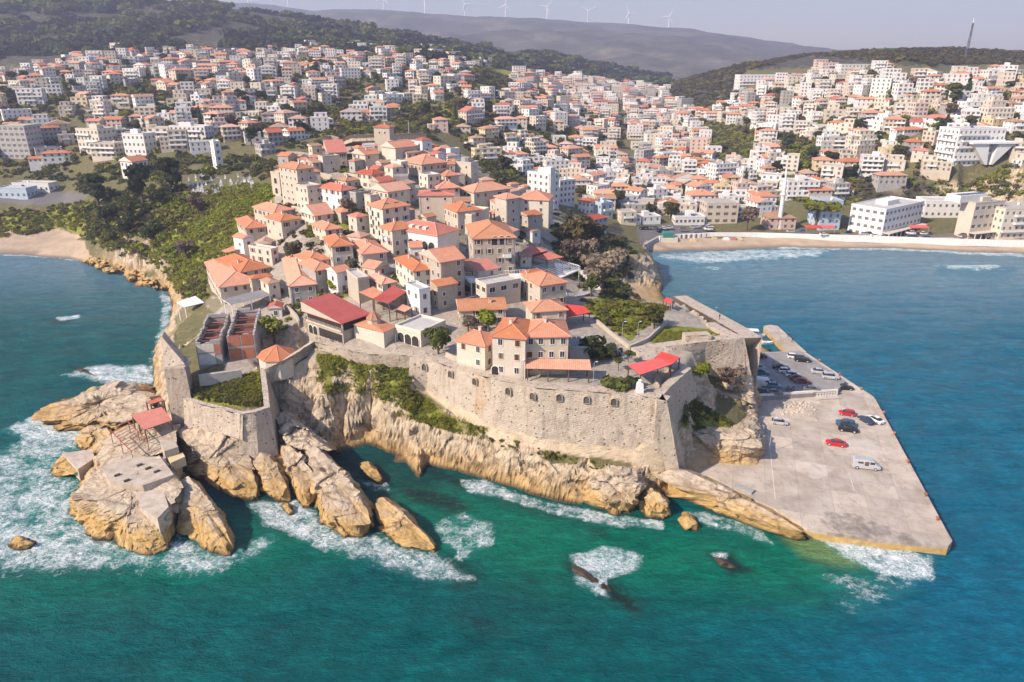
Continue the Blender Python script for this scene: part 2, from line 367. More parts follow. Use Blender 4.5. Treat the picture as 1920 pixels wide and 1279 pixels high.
TZ = tin(TX, TY)
def _blur(a, n):
    for _ in range(n):
        b = a.copy(); b[1:-1] = (a[:-2] + 2 * a[1:-1] + a[2:]) / 4; a = b
        b = a.copy(); b[:, 1:-1] = (a[:, :-2] + 2 * a[:, 1:-1] + a[:, 2:]) / 4; a = b
    return a
TZ = _blur(TZ, 2)
_far = TY > 430
TZ = np.where(_far, _blur(TZ, 4), TZ)
_x, _y, _z = TX.ravel(), TY.ravel(), TZ.ravel()
gy, gx = np.gradient(TZ); gy /= np.gradient(TY, axis=0); gx /= np.maximum(np.gradient(TX, axis=1), .05)
SLOPE = np.hypot(gx, gy).ravel()
_rk = sstep(.55, 1.1, SLOPE) * (_y < 420) * sstep(-2, .5, _z)
_pp = proj_np(_x, _y, _z)
for _w in ([(335,735),(455,755),(525,740),(535,862),(440,875),(330,806)],[(752,660),(860,680),(1000,715),(1262,735),(1290,896),(1235,890),(1095,862),(1005,848),(925,830),(845,776),(790,745)],[(480,690),(590,632),(605,680),(500,735)],[(1190,650),(1405,625),(1410,735),(1310,705),(1205,700)],[(1232,700),(1300,680),(1310,760),(1262,805)],[(585,640),(775,660),(775,712),(690,694),(590,675)]):
    _rk = _rk * (1 - in_poly(_pp[0], _pp[1], _w))
_z = _z + _rk * (1.3 * fbm3(np.stack([_x / 5.5 + _z / 9, _y / 5.5, _z / 4.5], 1), 5, 3, True) + .25) * np.clip(_z / 3 + .6, 0.3, 1)
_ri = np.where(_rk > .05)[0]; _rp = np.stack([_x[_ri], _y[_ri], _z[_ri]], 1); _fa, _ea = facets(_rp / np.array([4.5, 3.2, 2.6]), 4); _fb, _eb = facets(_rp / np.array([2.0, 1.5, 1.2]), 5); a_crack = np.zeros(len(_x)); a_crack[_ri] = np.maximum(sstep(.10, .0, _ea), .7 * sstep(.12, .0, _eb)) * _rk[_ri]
_dn = np.zeros(len(_x)); _dn[_ri] = _rk[_ri] * (1.15 * _fa + .38 * _fb - .3 * sstep(.12, 0, _ea)) * np.clip(_z[_ri] / 3 + .4, .3, 1)
_nx, _ny = -gx.ravel(), -gy.ravel(); _nl = np.sqrt(_nx ** 2 + _ny ** 2 + 1)
_z = _z + (1 - _rk) * (_y < 420) * .12 * fbm2(_x, _y, 4, 3, 5) * (_z > 1)
_z = _z + (_y > 420) * sstep(430, 1200, _y) * 5 * fbm2(_x, _y, 110, 4, 8)
TZ = _z.reshape(NR, NC)
def ground(x, y):
    """height of the ground at one point"""
    r = min(max(np.searchsorted(_ty, y) - 1, 0), NR - 2); fr = min(max((y - _ty[r]) / (_ty[r + 1] - _ty[r]), 0), 1)
    def row(k):
        c = (x / _ty[k] - _tu[0]) / (_tu[1] - _tu[0]); i = int(min(max(math.floor(c), 0), NC - 2)); q = min(max(c - i, 0), 1)
        return TZ[k, i] * (1 - q) + TZ[k, i + 1] * q
    return float(row(r) * (1 - fr) + row(r + 1) * fr)
def cast(px, py, lift=0.0, t0=90.0):
    """where the ray through a pixel meets the ground raised by LIFT"""
    v = (py - CY) / F; dx, dy, dz = (px - CX) / F, CP - v * SP, -(SP + v * CP); t = t0; step = .8
    while t < 2200:
        if CAMZ + dz * t <= ground(dx * t, dy * t) + lift:
            a, b = t - step, t
            for _ in range(12):
                m = (a + b) / 2
                if CAMZ + dz * m <= ground(dx * m, dy * m) + lift: b = m
                else: a = m
            return Vector((dx * b, dy * b, CAMZ + dz * b))
        step = .8 if t < 420 else 2.5; t += step
    return Vector((dx * t, dy * t, ground(dx * t, dy * t) + lift))
# ---------------------------------------------------------------- ground cover
_px, _py = proj_np(_x, _y, _z)
_jx = 7 * fbm2(_x, _y, 6, 3, 21); _jy = 5 * fbm2(_x, _y, 6, 3, 22)
qx, qy = _px + _jx, _py + _jy
def region(*polys):
    m = np.zeros(len(_x), bool)
    for p in polys: m |= in_poly(qx, qy, p)
    return m
near = _y < 420
G_BRIGHT = [[(590,655),(690,680),(765,672),(775,700),(760,745),(735,765),(700,735),(650,735),(615,745),(592,700)],
 [(735,730),(775,728),(840,780),(905,800),(915,820),(860,812),(780,790),(740,770)],
 [(360,725),(430,705),(500,690),(500,765),(450,768),(360,752)],
 [(1215,635),(1240,612),(1330,618),(1375,632),(1300,632),(1275,648),(1225,650)],
 [(1280,750),(1305,745),(1375,800),(1300,812),(1280,800)],
 [(585,645),(590,640),(680,658),(660,662)],
 [(580,570),(640,540),(660,555),(600,585)],[(280,420),(505,345),(520,400),(450,470),(400,515),(330,510),(280,470)],
 [(0,395),(70,400),(160,375),(240,420),(180,450),(120,430),(60,445),(0,448)],
 [(560,370),(700,360),(690,430),(640,430),(580,410)],[(870,120),(960,120),(960,150),(870,150)],[(790,200),(870,190),(870,240),(800,240)],
 [(1090,560),(1130,555),(1260,575),(1180,640),(1120,600)]]
G_SAND = [[(-200,440),(110,430),(150,440),(168,470),(178,495),(150,505),(-200,500)],[(1200,440),(1240,448),(1500,443),(2100,446),(2100,500),(1200,500)]]
G_DARK = [[(-300,-60),(300,-40),(500,10),(1250,125),(1240,170),(1100,150),(850,118),(600,98),(300,100),(100,120),(-300,140)],
 [(1200,190),(1260,160),(1400,105),(1500,85),(2100,70),(2100,118),(1750,122),(1400,130),(1380,180),(1260,215),(1200,225)],
 [(1000,420),(1160,420),(1180,470),(1180,560),(1080,560),(1020,480)],[(1600,370),(1640,310),(1760,350),(1740,375),(2100,330),(2100,370),(1600,380)]]
G_ASPH = [[(0,360),(170,362),(150,380),(0,385)],[(1170,290),(1195,290),(1205,330),(1180,335)],[(1190,430),(1260,420),(1330,436),(1920,440),(1920,447),(1330,440),(1200,455)]]
a_grass = region(*G_BRIGHT).astype(float); a_sand = region(*G_SAND).astype(float) * (_z < 6); a_dark = region(*G_DARK).astype(float); a_asph = region(*G_ASPH).astype(float)
a_pave = ((qx > 420) & (qx < 1400) & (qy > 470) & near & (_z > 14)).astype(float)
a_pave = np.maximum(a_pave, region([(326,540),(420,560),(425,600),(350,690),(322,650)],[(520,330),(620,270),(860,285),(960,350),(1045,380),(1060,470),(470,470),(470,400)]).astype(float) * (_z > 14) * (.35 + .65 * (fbm2(_x, _y, 7, 3, 44) > -.05)))
a_rock = np.maximum(sstep(.75, 1.15, SLOPE) * near, (near & (_z < 6) & (qy > 520)).astype(float))
a_grass = a_grass * (1 - sstep(1.5, 2.4, SLOPE)); a_rock = a_rock * (1 - .92 * a_grass)
# ---------------------------------------------------------------- ground material
t = NT('ground'); p = t.pos(); sx = t.sep(p)
n1 = t.noise(p, .09, 5, .6); n2 = t.noise(p, .5, 5, .65); n3 = t.noise(p, 2.2, 4)
scrub = t.ramp(n2, [(.3, (.04, .048, .017)), (.46, (.095, .09, .04)), (.58, (.20, .155, .09)), (.75, (.33, .265, .18))])
scrub = t.mix(t.range(n1, .4, .6), scrub, t.ramp(n3, [(.35, (.07, .085, .02)), (.65, (.2, .165, .095))]))
grass = t.ramp(n2, [(.3, (.10, .115, .016)), (.5, (.21, .22, .03)), (.7, (.30, .29, .06))])
grass = t.mix(t.range(n3, .5, .75), grass, (.09, .10, .018))
dark = t.ramp(t.noise(p, .16, 6, .7), [(.3, (.018, .024, .015)), (.46, (.05, .05, .03)), (.6, (.10, .088, .055)), (.70, (.30, .28, .25))])
pave = t.ramp(t.noise(p, .8, 5, .6), [(.3, (.30, .26, .21)), (.7, (.46, .40, .33))])
rockv = t.scaled(p, 1, 1, 1.7)
rock = t.ramp(t.noise(rockv, .28, 8, .68, .6), [(.26, (.22, .16, .10)), (.36, (.46, .36, .245)), (.56, (.60, .485, .34)), (.78, (.68, .58, .45))])
rock = t.mix(t.math('MULTIPLY', t.range(sx[2], 5.5, 1.5), .85), rock, t.ramp(t.noise(p, .5, 6, .6), [(.3, (.26, .15, .05)), (.55, (.52, .33, .12)), (.8, (.62, .44, .21))]))
rock = t.mix(t.math('MULTIPLY', t.range(t.noise(t.scaled(p, .35, 1, 1.6), 1.1, 7, .75), .56, .66), .65), rock, (.12, .09, .06))
rock = t.mix(t.range(sx[2], 1.1, .2, 0, .85), rock, (.045, .032, .02))
sand = t.ramp(t.noise(p, .25, 4), [(.3, (.40, .30, .205)), (.7, (.50, .39, .275))])
sand = t.mix(t.range(sx[2], .9, .1), sand, (.20, .15, .11))
scrub = t.mix(.35, scrub, (.16, .15, .05))
rock = t.mix(t.math('MULTIPLY', t.attr('c_crack'), .5), rock, (.08, .055, .035))  # joints coloured darker: lichen plus painted-in crevice shade
c = scrub
for nm, col in (('dark', dark), ('pave', pave), ('rock', rock), ('grass', grass), ('sand', sand), ('asph', (.16, .15, .145))):
    c = t.mix(t.attr('c_' + nm), c, col)
t.color(c); t.rough(.95)
hb = t.math('ADD', t.noise(rockv, .7, 8, .7), t.math('MULTIPLY', t.noise(p, 3.0, 5, .7), .5))
t.bump(hb, .9, .5)
_i = np.arange(NR * NC).reshape(NR, NC)
_q = np.stack([_i[:-1, :-1], _i[:-1, 1:], _i[1:, 1:], _i[1:, :-1]], -1).reshape(-1, 4)
_keep = _z[_q].max(1) > -3.5
me = np_mesh('ground', np.stack([_x + _dn * _nx / _nl, _y + _dn * _ny / _nl, _z + _dn / _nl], 1), _q[_keep], t.m, True,
             {'c_grass': a_grass, 'c_sand': a_sand, 'c_dark': a_dark, 'c_asph': a_asph, 'c_pave': a_pave, 'c_rock': a_rock, 'c_crack': a_crack})
_rf = a_rock[_q[_keep]].mean(1) > .45; me.polygons.foreach_set('use_smooth', ~_rf); me.update()   # broken rock keeps its hard edges
tag(link('ground', me), kind='structure')
# ---------------------------------------------------------------- sea
def wpoly(pts, z=0.0): return [tuple(P(a, b, z))[:2] for a, b in pts]
_wy = np.concatenate([np.arange(30, 78, 3.0), np.arange(78, 190, .42), np.arange(190, 372, 1.0)])
_wu = np.concatenate([np.linspace(-3.2, -1.0, 24)[:-1], np.linspace(-1.0, 1.0, 660), np.linspace(1.0, 3.2, 24)[1:]])
WX = (_wu[None, :] * _wy[:, None]).ravel(); WY = np.repeat(_wy, len(_wu))
fx, fy = proj_np(WX, WY, np.zeros_like(WX))
wn1 = fbm2(WX, WY, 7, 4, 31); wn2 = fbm2(WX, WY, 22, 3, 32); wn3 = fbm2(WX, WY, 2.2, 4, 33)
def field(poly, soft, warp=1.0):
    """1 inside a stretch of water, falling to 0 over SOFT metres outside it"""
    p = wpoly(poly); X = WX + wn1 * warp * 2; Y = WY + wn2 * warp * 2
    d = seg_dist(X, Y, p); d = np.where(in_poly(X, Y, p), -d, d)
    return 1 - sstep(-soft * .5, soft, d)
FOAM = [([(0,935),(140,895),(150,960),(190,1010),(240,1030),(300,1048),(330,1010),(400,1048),(460,1040),(500,1015),(480,1045),(380,1072),(250,1062),(100,1062),(-100,1075),(-100,940)],4,.62),
 ([(-60,880),(100,800),(150,835),(90,885),(140,895),(0,935),(-60,940)],4,.56),([(15,805),(60,785),(160,812),(165,828),(60,830)],3,.85),
 ([(180,688),(270,690),(295,705),(280,722),(220,720),(130,702)],3,.72),([(470,945),(560,940),(600,985),(640,1008),(700,1015),(830,1052),(880,1090),(800,1085),(620,1032),(500,985)],2.5,.66),
 ([(815,985),(870,965),(925,985),(915,1020),(865,1048),(835,1015)],2,.5),([(1075,1045),(1130,1028),(1195,1042),(1190,1072),(1130,1082),(1140,1118),(1085,1095)],1.6,.72),
 ([(865,900),(905,902),(960,924),(1060,952),(1150,966),(1245,980),(1240,992),(1130,985),(1040,965),(940,935),(880,925)],1.2,.62),
 ([(1535,1006),(1640,1025),(1745,1045),(1740,1085),(1650,1075),(1580,1040)],2,.88),([(1225,480),(1380,470),(1550,467),(1530,480),(1300,494)],5,.62),
 ([(1760,499),(1800,497),(1868,499),(1850,507),(1800,505)],4,.72),([(1310,503),(1355,502),(1345,507)],3,.6),([(1350,464),(1500,460),(1700,463),(1920,474),(1920,482),(1700,470),(1500,466)],2.5,.66),
 ([(108,595),(148,590),(145,596),(115,602)],1.5,.8),([(670,900),(720,905),(730,918),(700,920)],1.2,.5),([(0,1000),(65,1000),(70,1030),(0,1045)],3,.75),
 ([(1335,1040),(1365,1038),(1360,1050)],1,.6),([(0,470),(120,475),(200,495),(200,500),(110,484),(0,480)],2,.5),([(1690,1080),(1700,1110),(1600,1140),(1560,1090),(1640,1085)],5,.32),
 ([(1420,995),(1330,960),(1280,960),(1330,985),(1450,1020)],1.5,.5),([(300,540),(322,560),(318,610),(300,640),(280,700),(296,640),(308,590)],2,.6)]
REEF = [([(750,915),(800,920),(875,955),(860,968),(790,945)],3,.9),([(1068,1062),(1110,1070),(1205,1130),(1195,1148),(1130,1110)],2.5,.95),([(1335,1045),(1370,1045),(1405,1070),(1370,1075)],2,.95),
 ([(820,1050),(860,1060),(895,1095),(860,1100)],3,.9),([(135,690),(165,690),(195,705),(170,710)],2,.8),([(85,598),(130,596),(130,604),(100,606)],2.5,.6),([(880,1160),(940,1190),(930,1195),(890,1175)],4,.5),
 ([(760,862),(850,890),(950,925),(1050,952),(1200,975),(1190,990),(1040,970),(900,930),(780,885)],3,.75),([(500,960),(620,1000),(720,1030),(840,1060),(820,1080),(680,1040),(540,990)],4,.7),
 ([(740,875),(830,890),(860,915),(790,905)],4,.5),([(1100,990),(1140,995),(1140,1008),(1110,1005)],2,.6),([(0,1030),(100,1040),(160,1060),(40,1065)],6,.5),([(1000,1100),(1060,1120),(1040,1140),(960,1120)],10,.3),
 ([(1620,1040),(1740,1055),(1700,1075),(1640,1065)],3,.6),([(540,1000),(480,960),(380,900),(420,880),(540,960)],5,.8),([(600,840),(700,850),(850,900),(720,940),(640,900)],8,.55)]
SHAL = [([(720,930),(900,935),(1250,990),(1400,1000),(1520,1020),(1600,1070),(1520,1110),(1250,1090),(1000,1080),(800,1000)],13,1.0),([(30,840),(140,850),(150,940),(40,920)],6,.8),
 ([(1480,1010),(1540,1010),(1640,1040),(1600,1060),(1520,1045)],4,1.0),([(440,960),(520,1000),(640,1040),(500,1060),(430,1030)],9,.8),([(0,900),(500,1080),(300,1100),(0,1120)],12,.7),([(860,980),(920,980),(910,1040),(850,1050)],5,.8)]
def build_field(defs):
    r = np.zeros_like(WX)
    for poly, soft, w in defs: r = np.maximum(r, field(poly, soft, min(1.0, soft / 3)) * w)
    return r
w_foam, w_reef, w_shal = build_field(FOAM), build_field(REEF), build_field(SHAL)
w_sand = field([(1480,1008),(1530,1008),(1640,1035),(1590,1058),(1520,1040)], 3)
w_deep = sstep(-8, 60, WX - 22 - (WY - 100) * .12 + wn2 * 6) * (1 - w_shal)
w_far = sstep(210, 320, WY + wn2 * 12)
_g1 = fbm2(WX * .8 + WY * .6, (WY - WX * .3) * 2.2, 9, 4, 35)
swell = .42 * _g1 + .30 * np.sin((WX * .35 - WY * .94) / 2.6 + 1.8 * wn2 + 1.2 * wn1) + .16 * np.sin((WX * .05 - WY) / 1.25 + 2.5 * wn1) + .34 * wn1 + .12 * wn3
amp = np.clip(1.1 - WY / 500, .4, 1) * .75
WZ = swell * amp * .55 + w_foam * .25 * (wn3 + .3)
brk = np.maximum(field([(1225,484),(1550,470),(1560,474),(1300,492)], 3, .6), field([(1765,500),(1865,499),(1900,503),(1840,508)], 3, .6)) * .7
WZ = WZ + brk * (WY > 250)
t = NT('sea_water'); p = t.pos()
foam = t.attr('w_foam'); reef = t.attr('w_reef'); shal = t.attr('w_shal'); deep = t.attr('w_deep'); far = t.attr('w_far')
m1 = t.noise(p, .12, 5, .6)
base = t.mix(t.range(m1, .35, .65), (.000, .064, .068), (.000, .095, .092))
base = t.mix(deep, base, t.mix(t.range(m1, .3, .7), (.000, .085, .140), (.001, .125, .200)))
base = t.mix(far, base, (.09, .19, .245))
base = t.mix(t.math('MULTIPLY', shal, t.range(m1, .25, .7, .5, 1)), base, (.000, .135, .078))
base = t.mix(t.math('MULTIPLY', t.attr('w_sand'), .75), base, (.16, .24, .08))
base = t.mix(t.math('MULTIPLY', reef, t.range(t.noise(p, .5, 5, .7), .25, .48)), base, (.010, .022, .020))
wv = t.math('ADD', t.math('MULTIPLY', t.noise(t.scaled(p, .55, 1.5, 1), .42, 6, .66, .5), .65), t.math('MULTIPLY', t.noise(t.scaled(p, .6, 1.6, 1), 1.5, 4, .65), .35))
base = t.mix(1.0, base, t.ramp(wv, [(.36, (.70, .74, .76)), (.5, (1, 1, 1)), (.60, (1.35, 1.33, 1.3)), (.68, (1.9, 1.8, 1.75))]), 'MULTIPLY')  # light crests and shaded troughs of the waves painted into the colour
pw = t.node('ShaderNodeVectorMath', operation='ADD'); t.link(p, pw.inputs[0])
nz = t.node('ShaderNodeTexNoise'); nz.inputs['Scale'].default_value = .55; nz.inputs['Detail'].default_value = 4; t.link(p, nz.inputs['Vector'])
ms = t.node('ShaderNodeVectorMath', operation='SCALE'); ms.inputs['Scale'].default_value = 2.6; t.link(nz.outputs['Color'], ms.inputs[0]); t.link(ms.outputs[0], pw.inputs[1])
fil = lambda sc_, w: t.range(t.math('ABSOLUTE', t.math('SUBTRACT', t.noise(pw.outputs[0], sc_, 5, .62, .8), .5)), w, 0.0)
lace = t.math('MAXIMUM', fil(.32, .045), t.math('MAXIMUM', t.math('MULTIPLY', fil(.8, .05), .9), t.math('MULTIPLY', fil(1.9, .06), .6)))
patch = t.noise(pw.outputs[0], .28, 7, .72)
dens = t.math('ADD', t.math('MULTIPLY', foam, 1.08), t.math('SUBTRACT', t.math('ADD', t.math('MULTIPLY', patch, 2.5), t.math('MULTIPLY', t.noise(pw.outputs[0], 1.1, 6, .7), .8)), 1.90))
dens = t.math('SUBTRACT', dens, t.range(foam, .12, .0, 0, .6))
solid = t.range(dens, .50, .95)
thin = t.math('MULTIPLY', t.range(dens, .06, .5), lace)
haze_ = t.math('MULTIPLY', t.range(dens, .05, .7), .20)
fm = t.math('MAXIMUM', t.math('MAXIMUM', solid, thin), haze_, True)
cap = t.math('MULTIPLY', t.range(t.noise(t.scaled(p, 1, 2.6, 1), .9, 5, .7), .735, .79), .55)
fm = t.math('MAXIMUM', fm, cap, True)
churn = t.mix(t.math('MULTIPLY', t.range(foam, .1, .8), .55), base, (.05, .25, .24))
col = t.mix(fm, churn, (.78, .80, .80)); t.color(col)
t.rough(t.range(fm, 0, .8, .13, .9)); t.b.inputs['IOR'].default_value = 1.33; t.b.inputs['Specular Tint'].default_value = (.30, .72, 1.0, 1); t.b.inputs['Specular IOR Level'].default_value = .22
rp = t.scaled(p, 1, 1.7, 1)
h = t.math('ADD', t.math('MULTIPLY', t.noise(rp, .45, 6, .62, .4), 1.0), t.math('MULTIPLY', t.noise(rp, 1.7, 5, .65, .6), .38))
t.bump(h, .8, 1.0)
_i = np.arange(len(WX)).reshape(len(_wy), len(_wu))
_q = np.stack([_i[:-1, :-1], _i[:-1, 1:], _i[1:, 1:], _i[1:, :-1]], -1).reshape(-1, 4)
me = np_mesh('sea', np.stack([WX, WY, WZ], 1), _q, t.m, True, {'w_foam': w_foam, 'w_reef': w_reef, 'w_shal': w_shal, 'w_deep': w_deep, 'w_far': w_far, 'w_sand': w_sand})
tag(link('sea', me), kind='structure')
# ---------------------------------------------------------------- sea rocks: each stack its own object
t = NT('sea_rock'); p = t.pos(); sx = t.sep(p); pv = t.scaled(p, 1, 1, 1.5)
up = t.ramp(t.noise(pv, .33, 8, .68, .5), [(.24, (.22, .165, .11)), (.36, (.46, .365, .26)), (.56, (.60, .49, .36)), (.8, (.68, .58, .45))])
gold = t.ramp(t.noise(pv, .4, 7, .65, .4), [(.25, (.28, .17, .055)), (.42, (.54, .345, .125)), (.65, (.64, .44, .19)), (.85, (.70, .52, .28))])
zz = t.math('ADD', sx[2], t.math('MULTIPLY', t.math('SUBTRACT', t.noise(p, .3, 5), .5), 5.0))
c = t.mix(t.range(zz, 5.4, 2.6), up, gold)
c = t.mix(t.math('MULTIPLY', t.range(t.noise(t.scaled(p, .5, 1, 1.3), 1.0, 8, .75), .57, .68), .45), c, (.16, .115, .065))
c = t.mix(t.math('MULTIPLY', t.attr('crack'), .5), c, (.12, .082, .045))  # dark joints: lichen and crevice shade both put into the colour
c = t.mix(t.math('MULTIPLY', t.range(t.noise(p, 1.3, 6, .75), .57, .70), .45), c, (.15, .11, .06))
c = t.mix(t.range(t.math('ADD', sx[2], t.math('MULTIPLY', t.noise(p, .8, 4), .8)), 1.25, .55, 0, .92), c, (.035, .025, .015))
t.color(c); t.rough(.92)
t.bump(t.math('ADD', t.noise(pv, .8, 9, .72), t.math('MULTIPLY', t.noise(p, 3.5, 5, .7), .35)), 1.0, .55)
M_ROCK = t.m
M_REEF = mottled('wet_reef', (.03, .024, .018), (.07, .052, .035), .9, rough=.4, vary=.05, bump=.6)
def _resample(pts, n):
    pts = [Vector(q) for q in pts]
    a = sum((p.x * q.y - q.x * p.y) for p, q in zip(pts, pts[1:] + pts[:1]))
    if a < 0: pts = pts[::-1]
    c = sum(pts, Vector((0, 0, 0))) / len(pts)
    k = min(range(len(pts)), key=lambda i: abs(math.atan2(pts[i].y - c.y, pts[i].x - c.x)))
    pts = pts[k:] + pts[:k]; L = [0]
    for p, q in zip(pts, pts[1:] + pts[:1]): L.append(L[-1] + (q - p).length)
    out = []; j = 0
    for i in range(n):
        s = L[-1] * i / n
        while L[j + 1] < s: j += 1
        f = (s - L[j]) / max(L[j + 1] - L[j], 1e-6); out.append(pts[j].lerp(pts[(j + 1) % len(pts)], f))
    return np.array([tuple(o) for o in out]), np.array(tuple(c))
def rock_mesh(name, base, top, zb=-1.5, amp=.55, seed=0, bulge=1.5, res=.33, dome=.3, mat=None):
    b = [P(x, y, zb * .35) for x, y in base]; tp = [P(*q) for q in top]
    per = sum((p - q).length for p, q in zip(b, b[1:] + b[:1])); n = int(max(28, per / res))
    B, _ = _resample(b, n); T, ct = _resample(tp, n); B[:, 2] = zb
    H = T[:, 2].mean() - zb; m = int(max(8, H / res)); rings = []
    for k in range(m + 1):
        w = k / m; wh = w ** bulge
        q = B * (1 - wh) + T * wh; q[:, 2] = B[:, 2] * (1 - w) + T[:, 2] * w; rings.append(q)
    r0 = np.linalg.norm(T[:, :2] - ct[:2], axis=1).mean(); kc = int(max(4, r0 / res))
    cz = ct.copy(); cz[2] = T[:, 2].mean() + dome
    for k in range(1, kc):
        w = k / kc; q = T * (1 - w) + cz * w; q[:, 2] = T[:, 2] * (1 - w) + cz[2] * w + dome * math.sin(w * math.pi / 2) * .5; rings.append(q)
    V = np.concatenate(rings + [cz[None]]); nr = len(rings)
    # pushed in and out, with cracks across the slope
    c = V.mean(0); d = V - c; d[:, 2] *= .6; d /= np.linalg.norm(d, axis=1)[:, None] + 1e-9
    q = V.copy(); q[:, 2] *= 1.3
    disp = amp * (1.1 * fbm3(q / 4.5, 5, seed) + .9 * fbm3(q / 2.6, 4, seed + 9, True) - .2)
    fa, ea = facets(q / np.array([5.2, 4.0, 3.2]), seed + 2); fb, eb = facets(q / np.array([1.7, 1.4, 1.2]), seed + 3); fc, _ = facets(q / .75, seed + 5)
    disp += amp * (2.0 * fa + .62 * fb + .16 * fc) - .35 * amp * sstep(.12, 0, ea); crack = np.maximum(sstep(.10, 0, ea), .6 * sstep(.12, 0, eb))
    V = V + d * disp[:, None]
    V[:, 2] += .35 * amp * fbm3(q / 1.4, 3, seed + 4)
    F_ = []
    for k in range(nr - 1):
        i = np.arange(n); F_.append(np.stack([k * n + i, k * n + (i + 1) % n, (k + 1) * n + (i + 1) % n, (k + 1) * n + i], 1))
    last = (nr - 1) * n; i = np.arange(n); F_.append(np.stack([last + i, last + (i + 1) % n, np.full(n, nr * n), np.full(n, nr * n)], 1))
    F_ = np.concatenate(F_); bm = MB(); me = bpy.data.meshes.new(name)
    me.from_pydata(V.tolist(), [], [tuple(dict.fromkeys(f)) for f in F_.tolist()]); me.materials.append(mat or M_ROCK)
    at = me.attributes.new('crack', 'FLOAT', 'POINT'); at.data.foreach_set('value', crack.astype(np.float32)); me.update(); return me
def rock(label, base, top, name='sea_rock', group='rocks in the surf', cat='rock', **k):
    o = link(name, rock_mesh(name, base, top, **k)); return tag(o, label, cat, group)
rock('jagged pale brown outcrop running out to sea below the tall square tower',
     [(52,782),(90,797),(140,802),(165,822),(190,815),(240,800),(290,785),(305,745),(280,720),(240,715),(180,735),(120,740),(70,765)],
     [(70,772,2.4),(110,757,4.2),(140,742,4.8),(180,735,5.2),(200,722,6.3),(240,725,6.8),(280,742,6.3),(292,765,6),(240,788,5.2),(190,792,4.2),(140,787,3.3),(95,786,2.4)], amp=1.25, seed=1, res=.33)
rock('mossy rounded boulder beside the rusty pergola deck', [(140,825),(150,847),(190,847),(218,825),(200,800),(160,800)], [(150,822,3),(165,806,4),(200,803,4.5),(207,820,3.5),(175,836,2.5)], amp=.6, seed=2, res=.33)
rock('low dark rock capped with a grey slab, wrapped in white surf', [(83,885),(95,900),(140,897),(178,888),(186,850),(140,840),(110,855)], [(95,876,2),(118,856,3),(165,846,3.2),(178,856,3.2),(150,886,2.6)], amp=.5, seed=3, res=.33)
rock('smooth sloping rock shelf under the rusty pergola', [(160,850),(175,905),(250,890),(310,870),(345,820),(330,790),(240,790),(200,815)], [(175,855,4.5),(215,817,6.2),(250,803,7.2),(300,795,8),(335,800,8.2),(325,845,7.6),(270,858,6.8),(195,880,5.2)], amp=.45, seed=4)
rock('big blocky golden rock carrying the pale concrete terrace', [(133,960),(140,985),(172,1012),(215,1015),(232,1035),(290,1044),(318,1036),(332,1000),(347,950),(347,900),(300,870),(230,870),(170,900)],
     [(142,928,5.5),(180,938,5.7),(247,953,5.7),(236,980,5),(300,985,4.6),(325,942,6.2),(340,915,7),(322,882,7.7),(290,858,7.8),(230,862,7.3),(190,882,6.5),(165,902,6)], amp=.7, seed=5, bulge=2.2, res=.33, dome=.1)
rock('long golden rock tapering seaward, second from the concrete terrace', [(330,985),(345,1005),(400,1047),(440,1053),(453,1037),(447,1005),(422,965),(397,935),(372,900),(345,890),(330,930)],
     [(340,960,3.8),(372,972,4),(405,998,3.6),(430,1020,2.2),(438,1030,1.4),(422,990,3.8),(397,950,5),(374,915,6),(352,890,6.6),(336,900,6)], amp=.5, seed=6, res=.33)
rock('bare yellow cliff rock beneath the round grassy bastion', [(335,880),(370,902),(400,922),(430,938),(470,943),(492,937),(488,905),(475,870),(465,845),(400,800),(330,800)],
     [(330,810,7.2),(345,803,7.6),(400,811,8.4),(446,822,8.2),(460,850,5),(474,890,3.5),(480,915,2),(440,905,3.4),(400,870,5),(358,840,6.5)], amp=.6, seed=7, bulge=1.2)
rock('grey ribbed boulder leaning against the foot of the bastion wall', [(470,880),(478,907),(500,932),(520,947),(547,947),(550,920),(532,885),(512,858),(480,852)], [(474,868,4.6),(490,851,5.2),(509,856,4.8),(526,884,4),(539,914,3),(530,930,2),(505,915,3),(485,890,4)], amp=.5, seed=8, res=.33)
rock('small golden stone awash between two grey boulders', [(522,945),(530,960),(545,972),(556,968),(550,948),(535,938)], [(530,948,1.2),(540,942,1.5),(548,958,1),(542,964,.8)], amp=.25, seed=9, res=.3)
rock('cracked rock spur with a golden foot, beside the ribbed boulder', [(520,850),(540,902),(555,932),(570,962),(586,962),(602,935),(602,900),(582,868),(562,838),(535,830)], [(525,832,5.6),(545,836,6.2),(566,858,6),(591,893,4),(593,915,3),(566,916,3.4),(546,890,4.5),(530,860,5)], amp=.6, seed=10, res=.33)
rock('shaded rock spur with scrub on its crown, rising to the bastion corner', [(515,790),(525,850),(560,850),(600,850),(640,850),(600,810),(560,775)], [(518,785,9),(535,778,9.5),(560,800,8),(590,822,7.5),(620,842,6),(580,842,6.2),(540,828,6.5)], amp=.7, seed=11)
rock('largest pale limestone ridge plunging into the turquoise water', [(572,870),(595,940),(604,987),(640,1007),(690,1013),(704,985),(697,950),(672,915),(642,883),(602,845),(565,830)],
     [(568,828,6.4),(590,834,6.8),(625,868,6.6),(656,904,6.5),(686,950,5),(692,978,3),(652,985,3.4),(612,960,4),(602,920,5),(588,878,6)], amp=.75, seed=12, res=.33)
rock('outermost wedge of limestone with foam around its golden foot', [(697,945),(705,982),(725,1017),(770,1034),(822,1048),(828,1032),(802,1000),(772,963),(732,933),(710,930)], [(704,937,3.2),(720,935,3.7),(760,968,4.1),(796,1002,2.5),(813,1026,1),(770,1016,1.8),(735,996,2.5),(712,965,3.1)], amp=.5, seed=13, res=.33)
